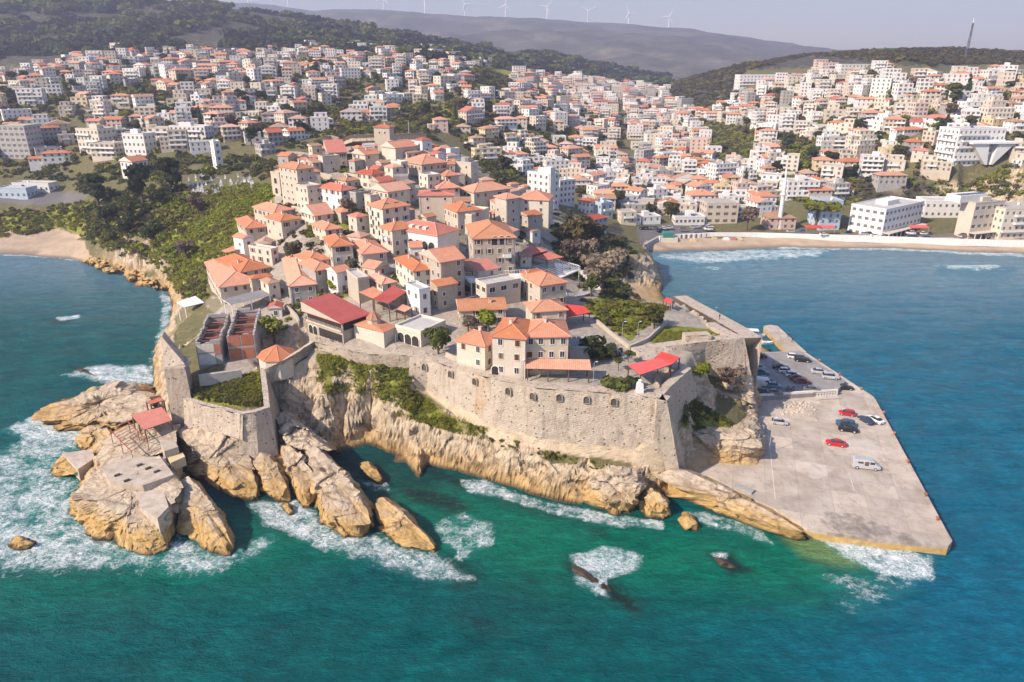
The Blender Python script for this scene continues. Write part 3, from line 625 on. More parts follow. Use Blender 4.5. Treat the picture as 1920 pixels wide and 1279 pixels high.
rock('lone rounded rock standing in the dark inlet', [(673,872),(676,887),(700,907),(716,912),(724,902),(711,880),(690,864)], [(677,871,2.1),(690,866,2.4),(709,883,2.1),(715,898,1.3),(695,893,1.8)], amp=.3, seed=14, res=.35)
rock('rounded cliff nose at the near end of the long wall', [(1090,945),(1150,968),(1187,968),(1207,940),(1207,905),(1182,878),(1130,868)], [(1108,900,6),(1140,874,7.8),(1185,887,6.8),(1198,914,5),(1182,942,3.4),(1130,932,4)], amp=.7, seed=15, res=.33)
rock('squat golden boulder wedged beside the cliff nose', [(1195,952),(1205,973),(1247,980),(1264,966),(1252,935),(1225,912),(1205,918)], [(1205,934,3.6),(1225,918,4.6),(1246,939,3.6),(1253,958,1.8),(1220,960,2)], amp=.5, seed=16, res=.33)
rock('small golden stone in the water off the squat boulder', [(1265,975),(1280,997),(1312,1003),(1320,990),(1300,968),(1280,958)], [(1274,971,1.8),(1290,965,2.3),(1309,984,1.2),(1290,991,1)], amp=.3, seed=17, res=.35)
rock('long low ridge of golden rock bordering the quay', [(1228,930),(1265,932),(1330,957),(1400,987),(1470,1008),(1515,1018),(1522,995),(1470,960),(1400,928),(1330,893),(1285,868),(1240,872)],
     [(1242,898,5.2),(1262,882,6.4),(1290,884,6.4),(1350,912,5.6),(1420,948,4.8),(1482,980,4),(1510,1000,3.2),(1460,988,2.5),(1390,962,3),(1320,930,3.6),(1270,915,4.2)], amp=.6, seed=18, bulge=1.2, res=.36)
rock('tall cut block of yellow rock shading the quay', [(1290,845),(1330,878),(1370,890),(1415,886),(1433,870),(1433,830),(1418,795),(1340,785),(1290,795)], [(1296,812,7.6),(1340,812,8),(1372,814,7.8),(1402,802,8.4),(1427,828,7),(1428,842,6.6),(1378,836,6.8),(1330,836,5.8)], amp=.45, seed=19, bulge=2.6, res=.33)
rock('brown eroded rock foot beneath the square bastion', [(1300,770),(1360,790),(1415,790),(1428,770),(1425,720),(1400,690),(1320,690)], [(1306,722,10.5),(1340,716,11.5),(1390,712,11.8),(1408,735,9),(1412,765,6),(1370,765,6),(1325,755,7.5)], amp=1.0, seed=20, bulge=1.4)
rock('brown surf-washed rock alone in the foam off the terrace', [(0,1025),(20,1035),(60,1032),(68,1015),(45,1000),(15,1005)], [(22,1015,1),(40,1005,1.5),(58,1018,.9),(35,1025,.7)], amp=.35, seed=21, res=.35)
rock('dark wave-washed reef ringed with white foam', [(1066,1060),(1090,1090),(1150,1130),(1205,1150),(1205,1130),(1130,1085),(1090,1058)], [(1074,1066,.55),(1088,1064,.7),(1112,1082,.35),(1180,1135,-.9),(1106,1094,-.2)], amp=.7, seed=22, res=.35, zb=-1.2, mat=M_REEF)
rock('small dark reef breaking the green water', [(1333,1045),(1350,1065),(1400,1078),(1400,1065),(1365,1042)], [(1342,1047,.5),(1356,1046,.6),(1380,1064,.1),(1355,1060,.2)], amp=.25, seed=23, res=.35, zb=-1.2, mat=M_REEF)
rock('dark half-drowned rock with a crest of foam in the west bay', [(135,692),(160,702),(190,708),(170,692),(148,688)], [(142,692,.6),(152,690,.7),(172,702,.3),(155,699,.3)], amp=.25, seed=24, res=.33, zb=-1.2, mat=M_REEF)
rock('grey boulder slope at the head of the inlet', [(565,790),(600,835),(650,850),(690,835),(690,820),(640,795),(600,775)], [(575,790,4),(600,782,4.4),(640,800,3),(675,822,1.2),(640,832,1.2),(600,822,2.5)], amp=.6, seed=25)
_g = random.Random(5)
for i in range(26):                       # broken boulders along the west shore
    f = i / 25; px = 165 + f * 175 + _g.uniform(-6, 6); py = 489 + f * 60 + _g.uniform(-7, 7); w = _g.uniform(7, 15)
    rock('tumbled shore boulder below the wooded west bank', [(px - w, py), (px, py + w * .5), (px + w, py), (px, py - w * .5)], [(px - w * .6, py - w * .6, 2.2), (px + w * .5, py - w * .7, 2.8), (px + w * .5, py - w * .2, 2.0), (px - w * .4, py - w * .1, 1.7)],
         name='shore_boulder', group='boulders along the west shore', amp=.8, seed=30 + i, res=.5, zb=-.8)
# ---------------------------------------------------------------- fortress walls
t = NT('fort_stone'); p = t.pos(); uv = t.tc.outputs['UV']
br = t.node('ShaderNodeTexBrick'); br.inputs['Scale'].default_value = 1.0; br.inputs['Brick Width'].default_value = .9; br.inputs['Row Height'].default_value = .42
br.inputs['Mortar Size'].default_value = .03; br.inputs['Color1'].default_value = (.60, .505, .41, 1); br.inputs['Color2'].default_value = (.53, .445, .36, 1); br.inputs['Mortar'].default_value = (.42, .35, .28, 1)
t.link(uv, br.inputs['Vector'])
c = t.mix(.5, br.outputs['Color'], t.ramp(t.noise(p, .45, 7, .66), [(.3, (.46, .37, .28)), (.5, (.62, .52, .405)), (.72, (.71, .62, .51))]))
st = t.scaled(p, 1, 1, .16)
c = t.mix(t.range(t.noise(st, .8, 5, .7), .50, .70, 0, .68), c, (.27, .21, .155))
c = t.mix(t.math('MULTIPLY', t.range(t.noise(st, .33, 3, .5), .60, .70, 0, .8), t.range(t.noise(p, .06, 2), .46, .56)), c, (.55, .36, .20))
k = t.math('MULTIPLY', t.range(t.voro(p, 1.0), .26, .14), t.range(t.noise(p, .5, 3), .44, .56))
c = t.mix(t.math('MULTIPLY', k, .85), c, (.09, .075, .045))
c = t.mix(t.math('MULTIPLY', t.range(t.voro(p, .42), .13, .07), .8), c, (.075, .085, .03))
t.color(c); t.rough(.95); t.bump(t.math('ADD', t.noise(p, 1.6, 7, .7), t.math('MULTIPLY', br.outputs['Fac'], -.4)), 1.0, .35)
M_FORT = t.m
M_DARK = mottled('dark_recess', (.035, .03, .026), (.06, .05, .042), vary=0)
M_RECESS = mottled('shade_dark_stone', (.085, .07, .058), (.12, .10, .08), vary=.1)  # dark tone paints the embrasures' inner shade; also colours the slab blocks
def _poly_resample(pts, n):
    L = [0]
    for a, b in zip(pts, pts[1:]): L.append(L[-1] + (b - a).length)
    out = []; j = 0
    for i in range(n):
        s = L[-1] * i / (n - 1)
        while j < len(pts) - 2 and L[j + 1] < s: j += 1
        out.append(pts[j].lerp(pts[j + 1], (s - L[j]) / max(L[j + 1] - L[j], 1e-6)))
    return out
def wall_sheet(mb_v, mb_f, mb_uv, top, foot, seed, res=.55, rough=.24):
    n = max(3, int(sum((b - a).length for a, b in zip(top, top[1:])) / res))
    T, Bt = _poly_resample(top, n), _poly_resample(foot, n)
    m = max(3, int(max((a - b).length for a, b in zip(T, Bt)) / res)); o = len(mb_v); s = 0
    q = np.array([[tuple(T[i].lerp(Bt[i], j / m)) for j in range(m + 1)] for i in range(n)]); w = q.reshape(-1, 3)
    d = rough * (fbm3(w / 3.0, 4, seed) + .5 * fbm3(w / .9, 3, seed + 3)); edge = np.tile(np.minimum(np.arange(m + 1) / 2, 1), n)
    w = w + np.stack([d * .25, -d * edge, d * .15 * edge + np.tile(np.where(np.arange(m + 1) == 0, 1, 0), n) * .35 * noise3(w / 1.1, seed + 8)], 1); mb_v.extend(w.tolist())
    for i in range(n):
        if i: s += (T[i] - T[i - 1]).length
        for j in range(m + 1): mb_uv.append((s, (T[i] - Bt[i]).length * (1 - j / m)))
    for i in range(n - 1):
        for j in range(m):
            a = o + i * (m + 1) + j; mb_f.append((a, a + 1, a + m + 2, a + m + 1))
    return T, Bt
def fort_wall(name, label, top, foot, depth=2.2, back=4.0, seed=0, cat='fortress wall', group='old fortress walls', parapet=0.0, mat=None, parent=None, ends=(0, 1)):
    """top and foot: polylines (px, py, z) from left to right as the face is seen; the wall is given its thickness behind the face"""
    top = [P(*q) for q in top]; foot = [P(*q) for q in foot]; v, f, u = [], [], []
    T, Bt = wall_sheet(v, f, u, top, foot, seed)
    n = len(T); o = len(v); rows = []
    for i in range(n):
        tg = (T[min(i + 1, n - 1)] - T[max(i - 1, 0)]); tg.z = 0; tg.normalize(); nb = Vector((-tg.y, tg.x, 0))
        rows.append([T[i], T[i] + nb * depth, T[i] + nb * depth - Vector((0, 0, back))])
    for i, r in enumerate(rows):
        for k_, w in enumerate(r): v.append(tuple(w)); u.append((i * .55, 20 + k_ * depth))
    for i in range(n - 1):
        for k_ in range(2):
            a = o + i * 3 + k_; f.append((a, a + 3, a + 4, a + 1)[::-1])
    for i in ([0] if 0 in ends else []) + ([n - 1] if 1 in ends else []):   # the ends closed
        a = len(v); v.extend([tuple(T[i]), tuple(rows[i][1]), tuple(rows[i][2] - Vector((0, 0, 6))), tuple(Bt[i])]); u.extend([(0, 0), (2, 0), (2, 8), (0, 8)]); f.append((a, a + 1, a + 2, a + 3))
    me = bpy.data.meshes.new(name); me.from_pydata(v, [], f); me.materials.append(mat or M_FORT)
    ul = me.uv_layers.new(name='uv'); li = np.empty(len(me.loops), np.int32); me.loops.foreach_get('vertex_index', li)
    ul.data.foreach_set('uv', np.array(u, np.float32)[li].ravel()); me.update()
    o = link(name, me, parent); return (o if parent is not None else tag(o, label, cat, group)), T, Bt
W_TOP = [(768,668,21.5),(800,673,21.4),(850,690,21.2),(930,712,21.2),(1010,728,21.2),(1100,734,21.2),(1190,740,21.2),(1232,748,21),(1250,752,21)]
W_FOOT = [(765,722,15),(800,738,12.5),(845,770,10.8),(925,824,7.5),(1005,842,7.2),(1095,857,6.5),(1190,872,5.5),(1240,880,5),(1275,888,4.5)]
MAINW, MT, MBt = fort_wall('fortress_wall', 'long battered fortress wall with a row of arched embrasures above the sea cliff', W_TOP, W_FOOT, 2.6, 3.5, 1)
def arch_niche(parent, px, py, w, h, name='embrasure'):
    """an arched opening: a stone ring round a shallow panel darkened for its shade, set on the wall where the pixel ray meets it"""
    best = None
    for i in range(len(MT) - 1):
        for j in range(40):
            q = MT[i].lerp(MBt[i], j / 40); a, b = proj(*q); d = abs(a - px) + abs(b - py)
            if best is None or d < best[0]: best = (d, q, i)
    _, q, i = best; tg = MT[i + 1] - MT[i]; tg.z = 0; rz = math.atan2(tg.y, tg.x)
    m = MB(); k = 8; pts = [(-w / 2, 0), (w / 2, 0)] + [(w / 2 * math.cos(math.pi * a / k), h - w / 2 + w / 2 * math.sin(math.pi * a / k)) for a in range(k + 1)]
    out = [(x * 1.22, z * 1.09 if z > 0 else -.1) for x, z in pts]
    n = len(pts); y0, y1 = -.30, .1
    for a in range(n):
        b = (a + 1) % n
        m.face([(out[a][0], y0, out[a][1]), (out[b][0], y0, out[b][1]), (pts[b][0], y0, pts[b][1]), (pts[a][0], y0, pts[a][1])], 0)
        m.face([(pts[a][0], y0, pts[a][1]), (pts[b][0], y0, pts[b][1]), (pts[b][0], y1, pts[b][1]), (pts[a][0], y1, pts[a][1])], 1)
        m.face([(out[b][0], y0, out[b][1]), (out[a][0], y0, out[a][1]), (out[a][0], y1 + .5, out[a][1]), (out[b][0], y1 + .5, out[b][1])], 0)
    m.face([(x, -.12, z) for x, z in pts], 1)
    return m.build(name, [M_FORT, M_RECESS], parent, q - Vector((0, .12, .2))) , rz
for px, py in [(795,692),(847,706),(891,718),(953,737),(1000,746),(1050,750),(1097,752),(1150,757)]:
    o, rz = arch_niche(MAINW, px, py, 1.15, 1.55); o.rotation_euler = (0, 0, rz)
fort_wall('fortress_wall', 'upper parapet wall curving from the grassy slope to the arched embrasures', [(590,641,20.6),(630,652,20.6),(690,664,20.8),(740,666,21.3),(770,667,21.5)], [(592,656,18.2),(632,672,17.6),(692,690,16.6),(742,700,16),(770,706,15.5)], 2.4, 2, 2)
fort_wall('retaining_wall', 'low pale retaining wall holding the hedge below the parapet', [(590,655,19.2),(630,664,18.8),(672,672,18.6)], [(592,668,17),(630,680,16.2),(672,688,15.8)], 1.6, 2, 3, cat='wall')
fort_wall('fortress_wall', 'shaded flank wall turning the corner below the red awnings', [(1250,752,21),(1243,741,21),(1262,722,21),(1297,690,21)], [(1275,888,4.5),(1262,800,11.5),(1270,778,12.5),(1302,752,12.5)], 2.0, 3, 4)
fort_wall('square_bastion', 'square sunlit bastion with a grassy top beside the car park', [(1195,660,22),(1240,652,22.2),(1312,642,22.6),(1396,634,22.8)], [(1210,690,20),(1250,690,19),(1312,698,13.5),(1398,722,10.8)], 3, 4, 5, cat='bastion')
fort_wall('square_bastion_flank', 'shaded sea flank of the square bastion above the parked cars', [(1396,634,22.8),(1372,622,22.5),(1340,604,21.5)], [(1422,775,3),(1412,720,2),(1400,680,1)], 2.5, 3, 6, cat='bastion')
fort_wall('parapet_block', 'small raised parapet block on top of the square bastion', [(1286,630,24),(1334,628,24)], [(1288,642,22.4),(1334,641,22.4)], 2.5, 1.8, 7, cat='parapet')
# promenade rampart along the east side
fort_wall('rampart', 'pale east rampart walk running from the bastion to the orange headland', [(1396,634,22.3),(1375,620,21.6),(1330,594,19.8),(1290,572,18.6),(1262,556,18.2)][::-1], [(1403,650,18),(1381,634,18),(1335,606,16.5),(1294,582,15.5),(1265,565,15.5)][::-1], 4.5, 8, 8, cat='rampart')
# round bastion on the left
fort_wall('round_bastion', 'grass-topped bastion with a square corner tower at the edge of the rocks', [(344,748,14.5),(372,757,14.5),(410,766,14.5),(440,774,14.5),(455,779,14.5)], [(346,802,7.6),(372,806,8),(410,812,8.8),(440,820,8.8),(455,826,8.6)], 1.2, 2.2, 9, cat='bastion', ends=())
fort_wall('corner_buttress', 'square battered corner buttress of the grassy bastion', [(450,777,14.7),(478,773,14.7),(506,764,14.7)], [(447,868,3),(484,868,3),(522,853,3.4)], 1.4, 2.2, 10, cat='buttress', ends=())
fort_wall('buttress_flank', 'shaded inlet side of the grassy bastion', [(506,764,14.7),(503,735,15.2),(497,690,16.6)], [(522,853,3.4),(530,800,4),(528,760,5)], 1.2, 2.5, 11, cat='bastion', ends=())
fort_wall('stepped_wall', 'low stone wall climbing from the grassy bastion to the octagonal roof', [(494,694,16.8),(530,677,18.6),(560,660,19.4),(590,640,20.6)], [(500,722,13),(536,706,13),(566,690,13),(597,672,14)], 1.0, 3, 12, cat='wall')
mw = MB(); 
def px_prism(name, label, cat, pts_top, ztop, zbase, mats, batter=0.0, parent=None):
    q = [P(x, y, ztop) for x, y in pts_top]; c = sum(q, Vector((0, 0, 0))) / len(q)
    a = sum((p.x * r.y - r.x * p.y) for p, r in zip(q, q[1:] + q[:1]))
    if a < 0: q = q[::-1]
    m = MB(); low = [(p.x + (p.x - c.x) * batter, p.y + (p.y - c.y) * batter) for p in q]
    m.prism(low, zbase, ztop, 0, None, [(p.x, p.y) for p in q]); o = m.build(name, mats, parent)
    return tag(o, label, cat) if parent is None else o
tw = thing('watch_tower', 'tall ruined square tower with a sloping top at the west edge of the fort', 'tower', P(330, 795, 7))
def _rel(parent, name, pts_top, ztop, zbase, mats, batter):
    o = px_prism(name, None, None, pts_top, ztop, zbase, mats, batter, parent); o.location = -parent.location; return o
_rel(tw, 'shaft', [(307,692),(347,690),(351,668),(318,664)], 20.2, 4, M_FORT, .16)
m = MB(); q = [P(*a) for a in [(305,686,20.2),(348,683,20.2),(352,664,20.2),(318,654,20.2)]]; r = [P(*a) for a in [(306,622,24.4),(314,624,24.2),(322,630,23),(310,618,24.4)]]
q = [P(307,690,20.2), P(347,688,20.2), P(343,668,20.2), P(316,664,20.2)]; s_ = [v + Vector((0, 0, .2)) for v in q]; s_[0].z += 5.6; s_[3].z += 5.6; s_[1].z += .6; s_[2].z += .6
s_[0] = s_[0].lerp(s_[3], .55); m.mesh([tuple(v - tw.location) for v in q + s_], [(0, 1, 5, 4), (1, 2, 6, 5), (2, 3, 7, 6), (3, 0, 4, 7), (4, 5, 6, 7)]); m.build('broken_top', M_FORT, tw)
m = MB(); a = P(307,690,20.2) - tw.location; b = P(347,688,20.2) - tw.location; m.box(a.x - .2, b.x + .2, a.y - .25, a.y + 3.4, -.2 + a.z, a.z + .25); m.build('cornice', M_FORT, tw)
m = MB(); a = P(325,706,17) - tw.location; m.box(a.x - .2, a.x + .2, a.y - .6, a.y + .2, a.z, a.z + .6); m.build('loophole', M_DARK, tw)
# ---------------------------------------------------------------- house building
def roof_mat(name, c1, c2, c3):
    t = NT(name); uv = t.tc.outputs['UV']; v = t.objco(); s = t.sep(uv)
    n = t.noise(v, .45, 5, .62); n2 = t.noise(t.scaled(uv, 2.6, 1.1, 1), 1.0, 3, .7)
    c = t.mix(t.range(n, .36, .66), c1, c2); c = t.mix(t.math('MULTIPLY', t.range(n2, .5, .75), .6), c, c3)
    rows = t.math('SINE', t.math('MULTIPLY', s[0], 2 * math.pi / .42))
    c = t.mix(t.range(rows, -.2, -1, 0, .38), c, tuple(x * .45 for x in c1))
    c = t.mix(t.range(t.noise(v, 1.6, 6, .75), .60, .74, 0, .5), c, (.16, .105, .07))
    oi = t.node('ShaderNodeObjectInfo'); h = t.node('ShaderNodeHueSaturation'); t.link(c, h.inputs['Color'])
    t.link(t.range(oi.outputs['Random'], 0, 1, .84, 1.16), h.inputs['Value']); t.link(t.range(oi.outputs['Random'], 0, 1, 1.1, .86), h.inputs['Saturation'])
    t.color(h.outputs[0]); t.rough(.85); t.bump(rows, .25, .06); MAT[name] = t.m; return t.m
ROOFS = {'orange': roof_mat('roof_tiles_orange', (.58, .235, .118), (.50, .18, .09), (.65, .35, .21)), 'pale': roof_mat('roof_tiles_pale', (.60, .31, .185), (.53, .24, .135), (.66, .43, .29)),
         'red': roof_mat('roof_tiles_red', (.51, .155, .10), (.44, .12, .078), (.56, .235, .165)), 'tan': roof_mat('roof_tiles_tan', (.46, .29, .19), (.40, .23, .15), (.52, .37, .26))}
M_RIDGE = mottled('ridge_tiles', (.62, .30, .20), (.56, .25, .16), 1.0)
WALLS = {k: mottled('wall_' + k, a, b, sc_, vary=.09, streak=st, bump=.25, bscale=2.5) for k, a, b, sc_, st in [
    ('stone', (.45, .385, .31), (.52, .45, .365), .9, .25), ('beige', (.56, .48, .385), (.61, .53, .43), .4, .2), ('cream', (.62, .55, .44), (.67, .60, .49), .4, .22), ('white', (.70, .67, .63), (.75, .73, .69), .4, .18),
    ('grey', (.37, .345, .32), (.44, .41, .38), .8, .25), ('pink', (.60, .44, .36), (.65, .50, .42), .4, .2), ('brick', (.42, .16, .10), (.48, .20, .13), .9, .2), ('yellow', (.62, .50, .30), (.66, .55, .36), .4, .2), ('blue', (.38, .47, .56), (.44, .52, .60), .4, .1), ('concrete', (.36, .34, .315), (.43, .41, .38), .6, .35)]}
def glass_mat():
    t = NT('window_glass'); v = t.objco(); t.color(t.mix(t.range(t.noise(v, 1.2, 2), .4, .6), (.02, .022, .026), (.055, .055, .06))); t.rough(.12); t.b.inputs['Specular IOR Level'].default_value = .6; return t.m
M_GLASS = glass_mat()
M_FRAME = mottled('window_surround', (.66, .62, .56), (.72, .68, .62), vary=.08); M_SHUT = mottled('shutter_wood', (.17, .085, .05), (.23, .12, .07), vary=.3); M_SHUTG = mottled('shutter_faded', (.28, .24, .20), (.34, .29, .25), vary=.2)
M_FLAT = mottled('flat_roof', (.40, .375, .345), (.50, .47, .43), .35, vary=.12, streak=.0); M_GREYR = mottled('grey_sheet_roof', (.17, .165, .165), (.22, .21, .21), .5); M_BLACK = mottled('dark_opening', (.03, .027, .025), (.05, .045, .04), vary=0)
M_WOOD = mottled('dark_timber', (.13, .075, .045), (.18, .10, .06), vary=.15); M_REDM = mottled('red_sheet_roof', (.36, .07, .055), (.43, .095, .075), .3, rough=.6, vary=.06); M_AWN = mottled('red_awning', (.60, .085, .075), (.66, .11, .09), .4, rough=.8, vary=.05)
M_WPAINT = mottled('white_paint', (.74, .73, .71), (.79, .78, .76), vary=.03); M_SOLAR = mottled('solar_panel', (.03, .07, .16), (.05, .10, .22), rough=.2, vary=.05, spec=.6); M_METAL = mottled('grey_metal', (.36, .36, .36), (.44, .44, .44), rough=.5, vary=.08)
def window_data(kind):
    m = MB(); w, h = .95, 1.35
    if kind == 'small': w, h = .75, 1.0
    if kind == 'wide': w, h = 1.7, 1.3
    if kind == 'door': w, h = 1.1, 2.2
    f = .14
    m.box(-w/2 - f, w/2 + f, -.09, .02, h, h + f); m.box(-w/2 - f, w/2 + f, -.12, .02, -f, 0); m.box(-w/2 - f, -w/2, -.08, .02, 0, h); m.box(w/2, w/2 + f, -.08, .02, 0, h)
    if kind in ('shutter',):
        m.box(-w/2 - .02, -w/2 + .42, -.13, -.085, .02, h - .02, 1); m.box(w/2 - .42, w/2 + .02, -.13, -.085, .02, h - .02, 1)
    if kind == 'open': m.box(-w/2 - .62, -w/2 - .15, -.07, -.02, 0, h, 1); m.box(w/2 + .15, w/2 + .62, -.07, -.02, 0, h, 1)
    g = MB(); g.face([(-w/2, -.03, 0), (w/2, -.03, 0), (w/2, -.03, h), (-w/2, -.03, h)])
    if kind in ('plain', 'wide', 'door'): m.box(-.03, .03, -.06, -.032, 0, h)
    return m.data('window', [M_FRAME, M_SHUT]), g.data('pane', M_GLASS)
WIN = {k: window_data(k) for k in ('plain', 'shutter', 'open', 'small', 'wide', 'door')}
def arch_data(w, h):
    m = MB(); k = 10; pts = [(-w/2, 0), (w/2, 0)] + [(w/2 * math.cos(math.pi * a / k), h - w/2 + w/2 * math.sin(math.pi * a / k)) for a in range(k + 1)]
    out = [(x * (1 + .3 / w), z + (.16 if z > h - w / 2 else 0)) for x, z in pts]; n = len(pts)
    for a in range(1, n):
        b = (a + 1) % n
        m.face([(out[a][0], -.12, out[a][1]), (out[b][0], -.12, out[b][1]), (pts[b][0], -.12, pts[b][1]), (pts[a][0], -.12, pts[a][1])][::-1])
        m.face([(out[a][0], -.12, out[a][1]), (out[b][0], -.12, out[b][1]), (out[b][0], .02, out[b][1]), (out[a][0], .02, out[a][1])])
    g = MB(); g.face([(x, -.04, z) for x, z in pts]); return m.data('arch', [M_FRAME]), g.data('arch_opening', M_BLACK)
ARCH = {s: arch_data(*s) for s in ((1.2, 2.0), (1.6, 2.3), (2.2, 2.6), (1.0, 1.6))}
def put_window(root, face, s, z, A, B, kind, sub=True):
    d = ARCH[kind] if isinstance(kind, tuple) else WIN[kind]
    nm = 'arched_opening' if isinstance(kind, tuple) else ('door' if kind == 'door' else 'window')
    loc, rz = ((s, -.005, z), 0.0) if face == 'a' else ((-.005, B - s, z), -math.pi / 2) if face == 'b' else ((A + .005, s, z), math.pi / 2)
    o = link(nm, d[0], root, loc, rz); g = link('pane' if not isinstance(kind, tuple) else 'hollow', d[1], o); return o
def roof_mesh(A, B, H, kind, o=.45, pitch=.42, ridges=True, thick=.18):
    """closed roof over [0,A] x [0,B]; uv in metres along the eave and up the slope"""
    m = MB(); x0, x1, y0, y1 = -o, A + o, -o, B + o; W, D = x1 - x0, y1 - y0; z0 = H - pitch * o * .6 + .02
    e = [(x0, y0, z0), (x1, y0, z0), (x1, y1, z0), (x0, y1, z0)]; caps = []
    def sl(*pts):
        a, b = Vector(pts[0]), Vector(pts[1]); ux = (b - a).normalized(); n_ = (b - a).cross(Vector(pts[2]) - a).normalized(); vx = n_.cross(ux)
        m.face(pts, 0, [((Vector(q) - a).dot(ux), (Vector(q) - a).dot(vx)) for q in pts])
    if kind in ('hip', 'pyr'):
        if W >= D: r0, r1 = (x0 + D / 2, (y0 + y1) / 2, z0 + pitch * D / 2), (x1 - D / 2, (y0 + y1) / 2, z0 + pitch * D / 2)
        else: r0, r1 = ((x0 + x1) / 2, y0 + W / 2, z0 + pitch * W / 2), ((x0 + x1) / 2, y1 - W / 2, z0 + pitch * W / 2)
        if kind == 'pyr':
            c = ((x0 + x1) / 2, (y0 + y1) / 2, z0 + pitch * min(W, D) / 2); r0 = r1 = c
            for i in range(4): sl(e[i], e[(i + 1) % 4], c)
            caps = [(e[i], c) for i in range(4)]
        elif W >= D:
            sl(e[0], e[1], r1, r0); sl(e[1], e[2], r1); sl(e[2], e[3], r0, r1); sl(e[3], e[0], r0); caps = [(e[0], r0), (e[3], r0), (e[1], r1), (e[2], r1), (r0, r1)]
        else:
            sl(e[0], e[1], r0); sl(e[1], e[2], r1, r0); sl(e[2], e[3], r1); sl(e[3], e[0], r0, r1); caps = [(e[0], r0), (e[1], r0), (e[3], r1), (e[2], r1), (r0, r1)]
    elif kind == 'gable_a':
        h = z0 + pitch * D / 2; r0, r1 = (x0, (y0 + y1) / 2, h), (x1, (y0 + y1) / 2, h); sl(e[0], e[1], r1, r0); sl(e[2], e[3], r0, r1); m.face([e[3], e[0], r0], 2); m.face([e[1], e[2], r1], 2); caps = [(r0, r1)]
    elif kind == 'gable_b':
        h = z0 + pitch * W / 2; r0, r1 = ((x0 + x1) / 2, y0, h), ((x0 + x1) / 2, y1, h); sl(e[1], e[2], r1, r0); sl(e[3], e[0], r0, r1); m.face([e[0], e[1], r0], 2); m.face([e[2], e[3], r1], 2); caps = [(r0, r1)]
    elif kind == 'shed':
        h = pitch * D; e2 = [e[0], e[1], (x1, y1, z0 + h), (x0, y1, z0 + h)]; sl(*e2); m.face([e2[3], e2[0], (x0, y1, z0)], 2); m.face([e2[1], e2[2], (x1, y1, z0)], 2); m.face([e2[2], e2[3], (x0, y1, z0), (x1, y1, z0)], 2)
    b = [(p[0], p[1], p[2] - thick) for p in e]
    for i in range(4): m.face([b[i], b[(i + 1) % 4], e[(i + 1) % 4], e[i]], 2 if kind == 'x' else 1)
    m.face(b[::-1], 2)
    if ridges:
        for p, q in caps: m.bar(Vector(p) + Vector((0, 0, .02)), Vector(q) + Vector((0, 0, .04)), .13, 1, 5)
    return m
def flat_roof(A, B, H, par=.6, th=.25):
    m = MB(); m.face([(0, 0, H + .03), (A, 0, H + .03), (A, B, H + .03), (0, B, H + .03)], 1)
    m.box(-.08, A + .08, -.08, th, H - .1, H + par); m.box(-.08, A + .08, B - th, B + .08, H - .1, H + par); m.box(-.08, th, th, B - th, H - .1, H + par); m.box(A - th, A + .08, th, B - th, H - .1, H + par); return m
def solve_box(xc, ye, H, xl, xr, th, A=None, B=None, z=None):
    """near corner from its eave pixel, then both side lengths from the pixels where the faces end"""
    C0 = cast(xc, ye, H) if z is None else P(xc, ye, z + H); th = R(th); sn, cs = math.sin(th), math.cos(th); D0 = C0.y * CP + (CAMZ - C0.z) * SP
    if A is None: q = (xr - CX) / F; A = (q * D0 - C0.x) / (cs - q * sn * CP)
    if B is None: q = (xl - CX) / F; B = (q * D0 - C0.x) / (-sn - q * cs * CP)
    return C0, abs(A), abs(B), th
HOUSES = []
def house(label, xc, ye, H, xl, xr, th, roof='hip', wall='beige', tiles='orange', A=None, B=None, cat='house', name='stone_house', wins='auto', chim=0, pitch=.42, group=None, z=None, wk=('plain', 'shutter', 'plain', 'open'), extra=None, over=.45, floors=None, bays=3.1, seed=None):
    C0, A, B, a = solve_box(xc, ye, H, xl, xr, th, A, B, z); A = min(max(A, 2.2), 45); B = min(max(B, 2.2), 45)
    g = random.Random(seed if seed is not None else int(xc * 7 + ye * 13)); base = C0.z - H
    root = thing(name, label, cat, (C0.x, C0.y, base), a, group)
    m = MB(); m.box(0, A, 0, B, -7, H); m.build('wall', WALLS[wall], root)
    if roof == 'flat': r = flat_roof(A, B, H).build('roof', [WALLS[wall], M_FLAT], root)
    elif roof == 'none': r = None
    else: r = roof_mesh(A, B, H, roof, over, pitch).build('roof', [ROOFS[tiles] if tiles in ROOFS else tiles, M_RIDGE if tiles in ROOFS else tiles, WALLS[wall]], root)
    if not chim and roof in ('hip', 'pyr', 'gable_a', 'gable_b') and tiles in ROOFS and g.random() < .6: chim = 1
    for face_x in ((A * .04, A * .96) if A > 4 and wins else ()):
        if g.random() < .45: m = MB(); m.bar((face_x, -.09, -.5), (face_x, -.09, H - .3), .055, 0, 5); m.build('drainpipe', MAT['grey_metal'], root)
    for k in range(chim):
        c = MB(); x = A * (.25 + .5 * k / max(chim - 1, 1) if chim > 1 else .3 + .4 * g.random()); y = B * (.3 + .35 * g.random()); hz = H + pitch * min(min(x, A - x), min(y, B - y)) if roof != 'flat' else H
        c.box(x - .3, x + .3, y - .3, y + .3, hz - .4, hz + 1.1); c.box(x - .4, x + .4, y - .4, y + .4, hz + 1.1, hz + 1.25, 1); c.build('chimney', [WALLS['cream'], M_RIDGE], r if r is not None else root)
    if wins == 'auto':
        n = floors or max(1, round(H / 3.0)); fh = H / n
        for face, L in (('a', A), ('b', B)):
            k = max(1, round(L / bays)) if L > 2.4 else 0
            for f in range(n):
                for i in range(k):
                    if g.random() < .13: continue
                    kd = g.choice(wk); put_window(root, face, L * (i + .5) / k + g.uniform(-.15, .15), fh * f + fh * .36, A, B, kd)
    if extra: extra(root, A, B, H, g)
    HOUSES.append((root, label)); return root
